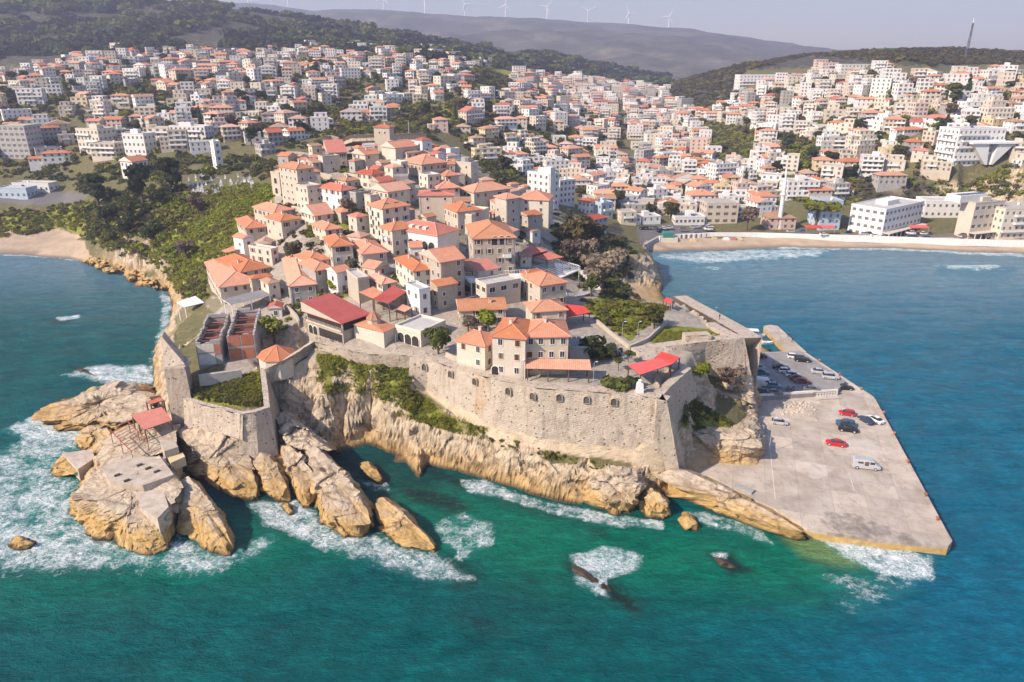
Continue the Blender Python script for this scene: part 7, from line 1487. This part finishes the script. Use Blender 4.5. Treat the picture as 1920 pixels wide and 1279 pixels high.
def tree_proto(kind, seed):
    g = random.Random(seed * 13 + 7); m = MB(); lobes = []; leaves, size = 520, .062
    if kind in ('broad', 'bright', 'grey', 'bare'):
        for i in range(11): a = g.uniform(0, 6.28); r = g.uniform(.05, .30); lobes.append((r * math.cos(a), r * math.sin(a), g.uniform(.42, .82), g.uniform(.15, .24), g.uniform(.13, .20)))
        m.bar((0, 0, -.1), (0, 0, .35), .045, 0, 7, .035)
        for l in lobes[:6]: m.bar((0, 0, .3), (l[0] * .9, l[1] * .9, l[2]), .024, 0, 5, .008)
        if kind == 'bare': leaves = 900; size = .042
    elif kind == 'pine':
        for i in range(13): a = g.uniform(0, 6.28); z = g.uniform(.38, .9); r = g.uniform(.05, .26) * (1.25 - z * .7); lobes.append((r * math.cos(a), r * math.sin(a), z, g.uniform(.12, .21), g.uniform(.07, .12)))
        m.bar((0, 0, -.1), (0.02, 0, .85), .04, 0, 7, .015); leaves = 700; size = .055
        for l in lobes[:8]: m.bar((0, 0, l[2] - .08), l[:3], .014, 0, 4, .006)
    elif kind == 'umbrella':
        for i in range(13): a = g.uniform(0, 6.28); r = g.uniform(.0, .42); lobes.append((r * math.cos(a), r * math.sin(a), .80 + g.uniform(-.05, .05) - r * .12, g.uniform(.15, .2), g.uniform(.08, .12)))
        m.bar((0, 0, -.1), (.02, 0, .7), .035, 0, 7, .025); leaves = 800
        for l in lobes[:7]: m.bar((.02, 0, .6), l[:3], .016, 0, 4, .007)
    elif kind == 'cypress':
        for i in range(9): f = i / 8; lobes.append((g.uniform(-.02, .02), g.uniform(-.02, .02), .1 + .82 * f, .115 * (1 - (2 * f - .7) ** 2 * .35) * (1.05 - f * .62), .09))
        m.bar((0, 0, -.1), (0, 0, .3), .03, 0, 6); leaves = 420; size = .04
    elif kind == 'bush':
        for i in range(7): a = g.uniform(0, 6.28); r = g.uniform(.05, .36); lobes.append((r * math.cos(a), r * math.sin(a), g.uniform(.25, .6), g.uniform(.2, .32), g.uniform(.18, .3)))
        m.bar((0, 0, -.1), (0, 0, .3), .05, 0, 6); leaves = 420; size = .075
    v, f = crown_arrays(lobes, leaves, size, seed, 0 if kind == 'bare' else .74)
    return m.data('trunk', M_BARK), v, f
TREES = {}
def tree_data(kind, leaf, seed):
    k = (kind, leaf, seed)
    if k not in TREES: tr, v, f = tree_proto(kind, seed); TREES[k] = (tr, np_mesh('crown', v, f, LEAF[leaf], False))
    return TREES[k]
def tree_at(pos, label, kind, leaf, h, g, group, cat='tree', name='tree', wide=1.0):
    tr, cr = tree_data(kind, leaf, g.randrange(4)); r = thing(name, label, cat, pos, g.uniform(0, 6.28), group); s = (h * wide * g.uniform(.9, 1.1), h * wide * g.uniform(.9, 1.1), h)
    for nm, d in (('trunk', tr), ('crown', cr)): o = link(nm, d, r, scale=s)
    return r
tg = random.Random(21)
def tree(label, px, py, h, kind='broad', leaf='olive', wide=1.0, name='tree', cat='tree', z=None, group=None):
    p = cast(px, py) if z is None else P(px, py, z); return tree_at(Vector((p.x, p.y, p.z - .1)), label, kind, leaf, h, tg, group, cat, name, wide)
for a in [('dark spreading pine above the west beach, leftmost of three big pines',186,392,17,'pine','dark',1.05),('tall dark pine in the middle of the three big west pines',268,384,18,'pine','dark',.95),('tallest dark pine behind the cemetery, rightmost of three big pines',322,366,17,'pine','dark',1.1),('low dark pine below the three big west pines',305,395,9,'pine','dark',1.0),('dark bushy tree on the bank under the leftmost big pine',205,420,9,'broad','dark',1.1),
 ('dark bushy tree at the cliff edge above the west boulders',240,446,10,'broad','dark',1.1),('dark round tree on the west cliff, close to the shore boulders',285,455,9,'broad','dark',1.15),('olive tree leaning over the west cliff path',215,462,7,'broad','olive',1.1),('grey leafless tree on the west slope beside the green bank',352,490,9,'bare','bare',1.1),('grey leafless tree below the cemetery',372,400,8,'bare','bare',1.2),
 ('green pine on the bank left of the path to the beach',250,420,10,'pine','olive',1.0),
 ('round bright green tree behind the seafront house',916,628,6.5,'broad','bright',1.15),('dark olive tree on the platform left of the seafront house',822,664,7,'broad','olive',1.0),('bushy olive tree at the right end of the wall walk',1146,735,4.6,'bush','olive',1.5),('grey-green tree before the white terrace house',552,492,7.5,'broad','grey',1.25),('yellow-green tree between the ruin and the lane',515,640,7,'bright','yellow',1.2),
 ('small yellow-green tree at the corner of the neat stone house',662,520,6,'broad','grey',.9),('shrubby tree on the grassy bank above the red restaurant roof',632,548,5,'bush','bright',1.4),('bare tree in front of the low sprawling house',878,622,5,'bare','bare',1.0),('small palm-like tree beside the red awning',1159,695,3.2,'umbrella','olive',.9),('second small palm-like tree beside the red awning',1178,680,3.2,'umbrella','olive',.9),('dark little palm beside the white beacon',1183,730,3.0,'umbrella','dark',1.0),
 ('round bush under the square bastion wall',1313,706,4.0,'bush','bright',1.3),('brown leafless thicket at the foot of the square bastion',1370,728,6.5,'bare','bare',1.4),('olive tree at the corner of the garden path',1226,616,5.5,'broad','olive',1.3),('dark tree beside the annex of the seafront house',1122,668,6,'bush','dark',1.5),('slim bright conifer behind the water tank house',903,418,7,'cypress','bright',1.6),('palm among the crown houses right of the white brown-doored house',683,390,7,'umbrella','olive',.7),
 ('tree with thin branches below the white brown-doored house',652,405,7,'bare','bare',.9),('olive tree on the green slope above the skylight house',672,420,6,'broad','olive',1.2),
 ('largest bare grey tree on the eastern headland',1128,545,13,'bare','bare',1.15),('bare grey tree behind the largest one on the headland',1100,505,13,'bare','bare',1.0),('bare brown tree near the pergola terrace',1068,500,11,'bare','bare',.9),('dark leafless tree in the shaded hollow, below the red roofed grey house',1085,462,13,'broad','brown',1.1),('yellowish poplar beside the tower house terrace',1067,430,9,'cypress','grey',2.2),('brown bushy tree at the top of the headland',1118,458,9,'broad','brown',1.1),('dark tree in the hollow beside the white stairway',1108,556,7,'broad','olive',1.0),('bare tree at the cliff top above the beach bend',1160,500,8,'bare','bare',1.0),
 ('wide umbrella pine in front of the bluish apartment block',1529,430,16,'umbrella','bright',1.15),('round dark green tree at the harbour bend',1258,412,10,'broad','olive',1.0),('leafless plane tree on the beach road',1400,432,13,'bare','bare',1.0),('tall dark cypress on the east hill, below the orange block',1634,178,16,'cypress','dark',1.2),('second dark cypress on the east hill slope',1812,182,16,'cypress','dark',1.1),('dark pine group on the east hill above the gully',1785,200,15,'pine','olive',1.3),('slim cypress beside the stepped apartment tower',1771,252,15,'cypress','dark',.9)]:
    tree(*a)
for i in range(34):                        # clipped garden shrubs
    px, py = tg.choice([(tg.uniform(1092, 1190), tg.uniform(566, 592)), (tg.uniform(1115, 1215), tg.uniform(576, 612))]); f = tg.choice(['bright', 'yellow', 'olive', 'grey'])
    p = cast(px, py); tree_at(p, {'bright': 'bright green', 'yellow': 'yellow-green', 'olive': 'dark green', 'grey': 'grey-green'}[f] + ' clipped shrub in the terraced garden', 'bush', f, tg.uniform(1.0, 2.0), tg, 'clipped garden shrubs, ' + f, 'shrub', 'garden_shrub', 1.4)
# trees between the houses of the town
def clear_of(x, y, r): return not near_house(x, y, r) and not blocked(x, y, r * .6)
spots = []; idx = _vis[(in_poly(_px[_vis], _py[_vis], AREAS[0][0]) | in_poly(_px[_vis], _py[_vis], AREAS[2][0]) | in_poly(_px[_vis], _py[_vis], AREAS[1][0])) & _seen[_vis]]
w_ = _y[idx] * np.maximum(np.gradient(_ty)[np.minimum(idx // NC, NR - 1)], .5); pick = nr.choice(idx, 5000, replace=False, p=w_ / w_.sum()); got = []
for k in pick:
    x, y = float(_x[k]), float(_y[k])
    if near_house(x, y, .6) or blocked(x, y, 1.0) or any((x - a) ** 2 + (y - b) ** 2 < 16 for a, b, *_ in got): continue
    got.append((x, y, float(_z[k])))
    if len(got) >= 400: break
got.sort(key=lambda q: q[1]); TK = [('broad', 'olive', 'olive green tree'), ('broad', 'dark', 'dark green tree'), ('bright', 'bright', 'light green tree'), ('cypress', 'dark', 'dark cypress'), ('broad', 'brown', 'brownish tree'), ('pine', 'dark', 'dark pine'), ('bare', 'bare', 'leafless tree')]
its = []
for x, y, z in got[:235]: k = tg.choice([0, 0, 0, 1, 1, 1, 2, 3, 4, 4, 5, 6]); px, py = proj(x, y, z + 3); its.append((x, y, z, k, px, py))
labs = name_by_landmark([(i[4], i[5], TK[i[3]][2] + (' in a garden gap' if i[0] < 60 else ' between hillside houses')) for i in its], lambda look, o, d, lm: f"{look}, {o + ' ' if o else ''}{d} {lm}")
for (x, y, z, k, px, py), lab in zip(its, labs): kd, lf, _ = TK[k]; tree_at(Vector((x, y, z - .2)), lab, kd, lf, tg.uniform(5.5, 9.5) * (1.35 if kd in ('cypress', 'pine') else 1), tg, 'trees among the town houses', wide=1.15 if kd != 'cypress' else 1.0)
# ---- scrub: countless bushes, one object per stretch
def bush_protos(n, leaves, size, core=.8, flat=.8):
    out = []
    for s in range(n): g = random.Random(s + 90); lob = [(g.uniform(-.35, .35), g.uniform(-.35, .35), g.uniform(.15, .45), g.uniform(.38, .55), g.uniform(.35, .5) * flat) for _ in range(3)]; out.append(crown_arrays(lob, leaves, size, s + 5, core))
    return out
BP = bush_protos(6, 60, .15)
def conifer_protos():
    out = []
    for s in range(5):
        g = np.random.default_rng(s); v, f, o = [], [], 0
        for z0, z1, r in ((.05, .6, .26), (.32, .82, .2), (.58, 1.0, .13)):
            n = 6; a = np.arange(n) * 2 * np.pi / n + g.uniform(0, 1); rr = r * g.uniform(.65, 1.25, n); ring = np.stack([rr * np.cos(a), rr * np.sin(a), np.full(n, z0) + g.uniform(-.05, .05, n)], 1); v.append(np.concatenate([ring, [[g.uniform(-.03, .03), g.uniform(-.03, .03), z1]]])); f.append(np.array([[o + i, o + (i + 1) % n, o + n, o + n] for i in range(n)])); o += n + 1
        out.append((np.concatenate(v), np.concatenate(f)))
    return out
def scatter(name, label, cat, polys, n, hs, leaf, protos, seed, ymin=0, ymax=1e9, wide=1.15, avoid=True, smax=9, seen=True, sink=.12, clump=None):
    g = np.random.default_rng(seed); ok = (_y > ymin) & (_y < ymax) & (_z > 1.0) & (SLOPE < smax); m = np.zeros(len(_x), bool)
    for p in polys: m |= in_poly(qx, qy, p)
    idx = np.where(m & ok & (_seen if seen else True))[0]
    if clump is not None: idx = idx[(fbm2(_x[idx], _y[idx], 70, 4, 77) + .12 * np.clip((_px[idx] - 330) / 200, -1, 1.5)) > clump - .1]
    if len(idx) == 0: print('EMPTY', name, label); return
    w = _y[idx] * np.maximum(np.gradient(_ty)[np.minimum(idx // NC, NR - 1)], .2); pick = g.choice(idx, min(n, len(idx)), replace=False, p=w / w.sum()); V, Fq, MI, o = [], [], [], 0
    cl = fbm2(_x[pick], _y[pick], 14, 3, seed + 3); lf = leaf if isinstance(leaf, (list, tuple)) else [leaf]
    for j, k in enumerate(pick):
        x, y, z = _x[k], _y[k], _z[k]
        if avoid == 'old' and _inside(x, y, .2): continue
        if avoid is True and (near_house(x, y, -.5) or blocked(x, y, -1.0)): continue
        v, f = protos[g.integers(len(protos))]; h = g.uniform(*hs) * (1 + .35 * cl[j]); a = g.uniform(0, 6.28); c, s = math.cos(a), math.sin(a)
        q = v * np.array([h * wide, h * wide, h]); V.append(np.stack([q[:, 0] * c - q[:, 1] * s + x, q[:, 0] * s + q[:, 1] * c + y, q[:, 2] + z - h * sink], 1)); Fq.append(f + o); o += len(v)
        mi = int(np.clip(np.floor((cl[j] * .9 + .5 + g.normal() * .22) * len(lf)), 0, len(lf) - 1)); MI.append(np.full(len(f), mi))
    if not V: return
    tag(link(name, np_mesh(name, np.concatenate(V), np.concatenate(Fq), [LEAF[l] for l in lf], False, None, np.concatenate(MI))), label, cat, None, 'stuff')
scatter('scrub', 'sunlit green scrub covering the steep west slope of the old town', 'scrub', [[(275,440),(400,350),(505,345),(520,400),(450,440),(440,480),(400,520),(345,545),(300,510)]], 1700, (.8, 2.2), ['brown', 'bright', 'yellow', 'bright', 'yellow', 'bright'], BP, 1, 200, 420)
scatter('scrub', 'dark thicket around the cemetery and the big west pines', 'scrub', [[(150,400),(200,360),(330,345),(380,360),(330,430),(300,470),(230,480),(170,440)]], 420, (1.5, 3.6), ['olive', 'dark', 'olive', 'brown', 'bright'], BP, 2, 200, 460)
scatter('scrub', 'bushes along the top of the low west shore cliff', 'scrub', [[(150,440),(190,432),(300,478),(350,520),(395,530),(390,560),(345,560),(300,500),(240,478),(180,462)]], 260, (.8, 2.4), ['olive', 'bright', 'brown', 'yellow'], BP, 21, 200, 460)
scatter('scrub', 'green bank of bushes above the west beach', 'scrub', [[(-60,390),(70,395),(160,378),(215,400),(180,440),(110,428),(60,442),(-60,446)]], 420, (1.0, 2.6), ['olive', 'bright', 'yellow'], BP, 3, 200, 460)
scatter('scrub', 'bright bushes hanging on the cliff under the upper parapet', 'scrub', [[(592,660),(690,683),(765,690),(775,705),(760,745),(735,765),(715,750),(650,735),(620,745),(596,705)]], 900, (.3, .95), ['bright', 'yellow', 'yellow', 'bright', 'olive'], BP, 4, 100, 200, avoid=False)
scatter('scrub', 'green strip of bushes along the foot of the embrasured wall', 'scrub', [[(735,735),(775,730),(840,785),(912,805),(900,822),(850,812),(780,790),(745,775)]], 520, (.3, .95), ['bright', 'yellow', 'bright', 'olive'], BP, 5, 100, 200, avoid=False)
scatter('scrub', 'sparse tufts growing from the rock below the embrasured wall', 'scrub', [[(915,805),(1010,842),(1110,866),(1180,878),(1170,892),(1000,862),(920,832)]], 60, (.3, .9), ['bright', 'olive', 'yellow'], BP, 19, 100, 200, avoid=False)
scatter('scrub', 'shrubs filling the top of the round grassy bastion', 'scrub', [[(362,728),(430,708),(500,692),(500,758),(450,764),(362,748)]], 620, (.3, .8), ['yellow', 'bright', 'yellow', 'olive'], BP, 6, 100, 200, avoid=False)
scatter('hedge', 'clipped green hedge on the ledge below the parapet', 'hedge', [[(588,643),(600,643),(672,655),(670,662),(590,652)]], 60, (.8, 1.2), ['bright'], BP, 7, 100, 200, avoid=False, seen=False)
scatter('scrub', 'low green growth on the sloping ground right of the flank wall', 'scrub', [[(1282,752),(1305,748),(1375,798),(1300,808),(1284,795)]], 300, (.3, .8), ['olive', 'bright'], BP, 8, 100, 200, avoid=False)
scatter('scrub', 'green bushes on top of the square bastion', 'scrub', [[(1225,640),(1250,620),(1330,622),(1372,633),(1300,636),(1270,648)]], 240, (.25, .7), ['bright', 'yellow'], BP, 9, 100, 220, avoid=False)
scatter('scrub', 'shaded bushes in the hollow behind the terraced garden', 'scrub', [[(1020,420),(1160,440),(1190,480),(1190,560),(1100,560),(1050,500)]], 300, (1.2, 3.2), ['brown', 'dark', 'olive'], BP, 10, 200, 330)
scatter('scrub', 'bushes and lawn edges of the terraced garden', 'scrub', [[(1085,562),(1130,556),(1262,575),(1180,640),(1125,610)]], 260, (.4, 1.3), ['olive', 'bright', 'yellow'], BP, 11, 150, 260)
scatter('scrub', 'bushes between the houses high in the old town', 'scrub', [[(470,400),(560,370),(700,360),(720,430),(640,460),(560,470),(480,460)],[(540,300),(700,290),(720,360),(700,430),(620,440),(560,420),(520,380)],[(560,480),(660,470),(650,580),(570,600),(520,620),(500,560)],[(860,600),(900,590),(920,620),(870,640)]], 420, (.7, 2.2), ['olive', 'bright', 'brown', 'olive'], BP, 12, 150, 420, avoid='old')
scatter('scrub', 'potted greenery and bushes along the lanes of the old town', 'scrub', [_zone], 420, (.5, 2.4), ['olive', 'bright', 'brown', 'dark', 'olive'], BP, 20, 150, 420, avoid='old')
scatter('scrub', 'wild scrub on the bluffs behind the beach hotels', 'scrub', [[(1555,330),(1665,330),(1640,385),(1560,385)],[(1690,330),(1790,318),(1990,322),(1990,372),(1800,372),(1690,380)],[(1455,245),(1545,265),(1560,330),(1480,330)],[(1300,225),(1420,240),(1425,300),(1350,312)]], 950, (1.5, 4.0), ['brown', 'olive', 'bright', 'olive', 'yellow'], BP, 13, 330, 800)
scatter('scrub', 'brown and olive scrub clothing the east hill and its crest', 'scrub', [[(1195,195),(1260,160),(1400,104),(1500,82),(1700,70),(2050,72),(2050,118),(1750,122),(1520,104),(1400,132),(1385,180),(1270,215),(1200,230)]], 2600, (2.2, 5.0), ['brown', 'olive', 'brown', 'yellow', 'brown', 'olive'], BP, 14, 500, 1300, wide=1.4)
scatter('scrub', 'bushes in the gaps between the hillside houses', 'scrub', [AREAS[0][0], AREAS[2][0]], 6500, (1.8, 5.2), ['brown', 'olive', 'dark', 'bright', 'yellow'], BP, 15, 330, 900)
scatter('scrub', 'open orchard slopes and thickets between the western quarters', 'scrub', NO_BUILD[1:3] + NO_BUILD[4:5] + NO_BUILD[8:10], 500, (1.8, 4.2), ['brown', 'olive', 'bright', 'dark'], BP, 16, 330, 900)
scatter('scrub', 'dark trees and bushes on the saddle between the citadel and the town', 'scrub', [[(-20,300),(150,292),(170,375),(130,340),(0,335)],[(860,240),(960,250),(1040,330),(1040,370),(930,350),(890,300)],[(180,300),(360,290),(520,300),(520,340),(440,325),(330,345),(180,345)],[(500,250),(640,225),(820,230),(830,260),(730,262),(640,262),(540,290)]], 1100, (1.4, 4.2), ['dark', 'olive', 'brown', 'olive', 'bright'], BP, 18, 280, 560)
scatter('woods', 'dark conifer wood covering the long western hill', 'woods', [[(-300,-80),(300,-40),(500,5),(850,70),(1250,120),(1250,172),(1100,152),(850,120),(600,100),(300,102),(100,122),(-300,140)]], 7000, (8, 21), ['wood', 'dark', 'wood', 'olive'], conifer_protos() + BP[:2], 17, 600, 1650, wide=1.3, seen=False, clump=.12)
# ---- cemetery
def stone_data(k):
    m = MB(); m.box(-.4, .4, -.9, .9, -.3, .25); m.box(-.35, .35, .65, .85, .252, [1.2, 1.0, 1.5][k])
    if k == 2: m.box(-.1, .1, .66, .84, 1.503, 2.1)
    return m.data('gravestone', M_WPAINT if k != 1 else WALLS['grey'])
SD = [stone_data(k) for k in range(3)]
for i in range(95):
    px, py = tg.uniform(352, 478), tg.uniform(332, 366)
    if py > 372 - (px - 352) * .12 and px > 430: py = tg.uniform(330, 352)
    p = cast(px, py); o = link('gravestone', SD[tg.randrange(3)], None, p, tg.uniform(-.2, .2) + .4); tag(o, 'pale gravestone among many in the hillside cemetery', 'gravestone', 'gravestones in the cemetery')
# ---------------------------------------------------------------- far mountain, turbines, mast
RIDGE = [(-400,14),(0,14),(300,20),(450,17),(480,16),(560,20),(620,30),(680,26),(750,29),(870,38),(1000,42),(1100,49),(1150,51),(1200,56),(1250,60),(1300,66),(1350,73),(1400,81),(1450,90),(1500,97),(1600,106),(1800,112),(2400,116)]
_rx = np.array([r[0] for r in RIDGE], float); _ry = np.array([r[1] for r in RIDGE], float); MT_T = 4000.0
mu = np.linspace(-1.05, 1.3, 460); md_ = np.concatenate([np.linspace(1750, 3950, 70), np.linspace(4000, 5600, 24)])
MX = mu[None, :] * md_[:, None]; MY = np.repeat(md_[:, None], len(mu), 1); pxs = CX + F * mu / (CP + 0.0) * 1.0
_vr = (np.interp(CX + F * mu * .985, _rx, _ry) - CY) / F; _zr = CAMZ - (SP + _vr * CP) * MT_T
f1 = np.clip((MY - 1750) / (3960 - 1750), 0, 1); prof = f1 ** 1.15; prof = np.where(MY > 3970, 1 - ((MY - 3970) / 1650) * .6, prof)
MZ = 30 + (_zr[None, :] - 30) * prof
nn = fbm2(MX.ravel(), MY.ravel(), 520, 6, 61, True).reshape(MX.shape); MZ = MZ + nn * 55 * np.sin(np.pi * np.clip(f1, 0, 1)) ** .8 + fbm2(MX.ravel(), MY.ravel(), 70, 4, 62).reshape(MX.shape) * 6
t = NT('mountain'); p = t.pos(); c = t.ramp(t.noise(p, .006, 9, .68), [(.3, (.05, .052, .035)), (.5, (.085, .08, .052)), (.62, (.14, .125, .085)), (.78, (.24, .21, .16))]); c = t.mix(t.range(t.noise(p, .03, 6, .7), .58, .68, 0, .6), c, (.03, .036, .022)); t.color(c); t.bump(t.noise(p, .02, 8, .7), .7, 12)
_i = np.arange(MX.size).reshape(MX.shape); q = np.stack([_i[:-1, :-1], _i[:-1, 1:], _i[1:, 1:], _i[1:, :-1]], -1).reshape(-1, 4)
tag(link('mountain', np_mesh('mountain', np.stack([MX.ravel(), MY.ravel(), MZ.ravel()], 1), q, t.m)), kind='structure')
def turbine_data():
    m = MB(); m.bar((0, 0, -10), (0, 0, 80), 4.2, 0, 10, 2.6); tw = m.data('tower', M_WPAINT); m = MB(); m.box(-3, 3, -3, 10, -3, 3); nc = m.data('nacelle', M_WPAINT)
    m = MB(); m.bar((0, 0, 0), (0, 0, 46), 3.4, 0, 5, 1.0); bl = m.data('blade', M_WPAINT); m = MB(); m.bar((0, -5, 0), (0, -2.8, 0), .8, 0, 8, 1.9); return tw, nc, bl, m.data('hub', M_WPAINT)
TD = turbine_data()
for k, (px, py, a) in enumerate([(311,8,20),(389,15,70),(467,17,40),(541,19,100),(720,25,15),(797,28,55),(872,36,85),(948,38,10),(1026,41,40),(1102,49,62),(1178,53,95),(1253,59,28)]):
    v = (py - CY) / F; T_ = MT_T + 30; b = Vector(((px - CX) / F * T_, (CP - v * SP) * T_, CAMZ - (SP + v * CP) * T_ - 4))
    r = thing('wind_turbine', f"white wind turbine, {['leftmost', 'second', 'third', 'fourth', 'fifth', 'sixth', 'seventh', 'eighth', 'ninth', 'tenth', 'eleventh', 'rightmost'][k]} along the mountain crest counted from the west", 'wind turbine', b, random.Random(k).uniform(-.3, .3), 'wind turbines on the mountain crest')
    link('tower', TD[0], r); n = link('nacelle', TD[1], r, (0, 0, 81)); link('hub', TD[3], r, (0, 0, 81))
    for j in range(3): o = link('blade', TD[2], r, (0, -4, 81)); o.rotation_euler = (0, R(a + 120 * j), 0)
b = cast(1811, 106); b.z -= 1; r = thing('lattice_mast', 'tall thin red and white lattice mast on the east ridge', 'mast', b); Hm = 41
t = NT('mast_paint'); s = t.sep(t.tc.outputs['Object']); t.color(t.mix(t.math('GREATER_THAN', t.math('SINE', t.math('MULTIPLY', s[2], .7)), .2), (.10, .12, .14), (.20, .17, .17))); t.rough(.6)
m = MB(); cs = [(1.6 * math.cos(2.1 * i), 1.6 * math.sin(2.1 * i)) for i in range(3)]
for i in range(3):
    x, y = cs[i]; x2, y2 = cs[(i + 1) % 3]; m.bar((x, y, -3), (x * .5, y * .5, Hm - 5), .3, 0, 4)
    for k in range(18): f, g = k / 18, (k + 1) / 18; z0, z1 = f * (Hm - 5), g * (Hm - 5); a0, a1 = 1 - .5 * f, 1 - .5 * g; m.bar((x * a0, y * a0, z0), (x2 * a1, y2 * a1, z1), .15, 0, 4)
m.build('lattice', t.m, r); m = MB(); m.bar((0, 0, Hm - 6), (0, 0, Hm), .5, 0, 6, .25); m.build('antenna', M_WPAINT, r)
# ---------------------------------------------------------------- haze
m = MB(); m.box(-5200, 5200, -400, 6200, -8, 470); t = bpy.data.materials.new('haze'); t.use_nodes = True; n = t.node_tree.nodes; n.remove(n['Principled BSDF'])
pv = n.new('ShaderNodeVolumePrincipled'); pv.inputs['Color'].default_value = (.70, .74, 1.0, 1); pv.inputs['Density'].default_value = .00018; pv.inputs['Anisotropy'].default_value = .25
t.node_tree.links.new(pv.outputs[0], n['Material Output'].inputs['Volume']); tag(m.build('haze', t), 'thin bluish haze', 'haze', None, 'stuff')

for o in bpy.data.objects:                     # everything labelled and not setting or stuff is a thing
    if o.parent is None and o.get('category') and not o.get('kind'): o['kind'] = 'thing'
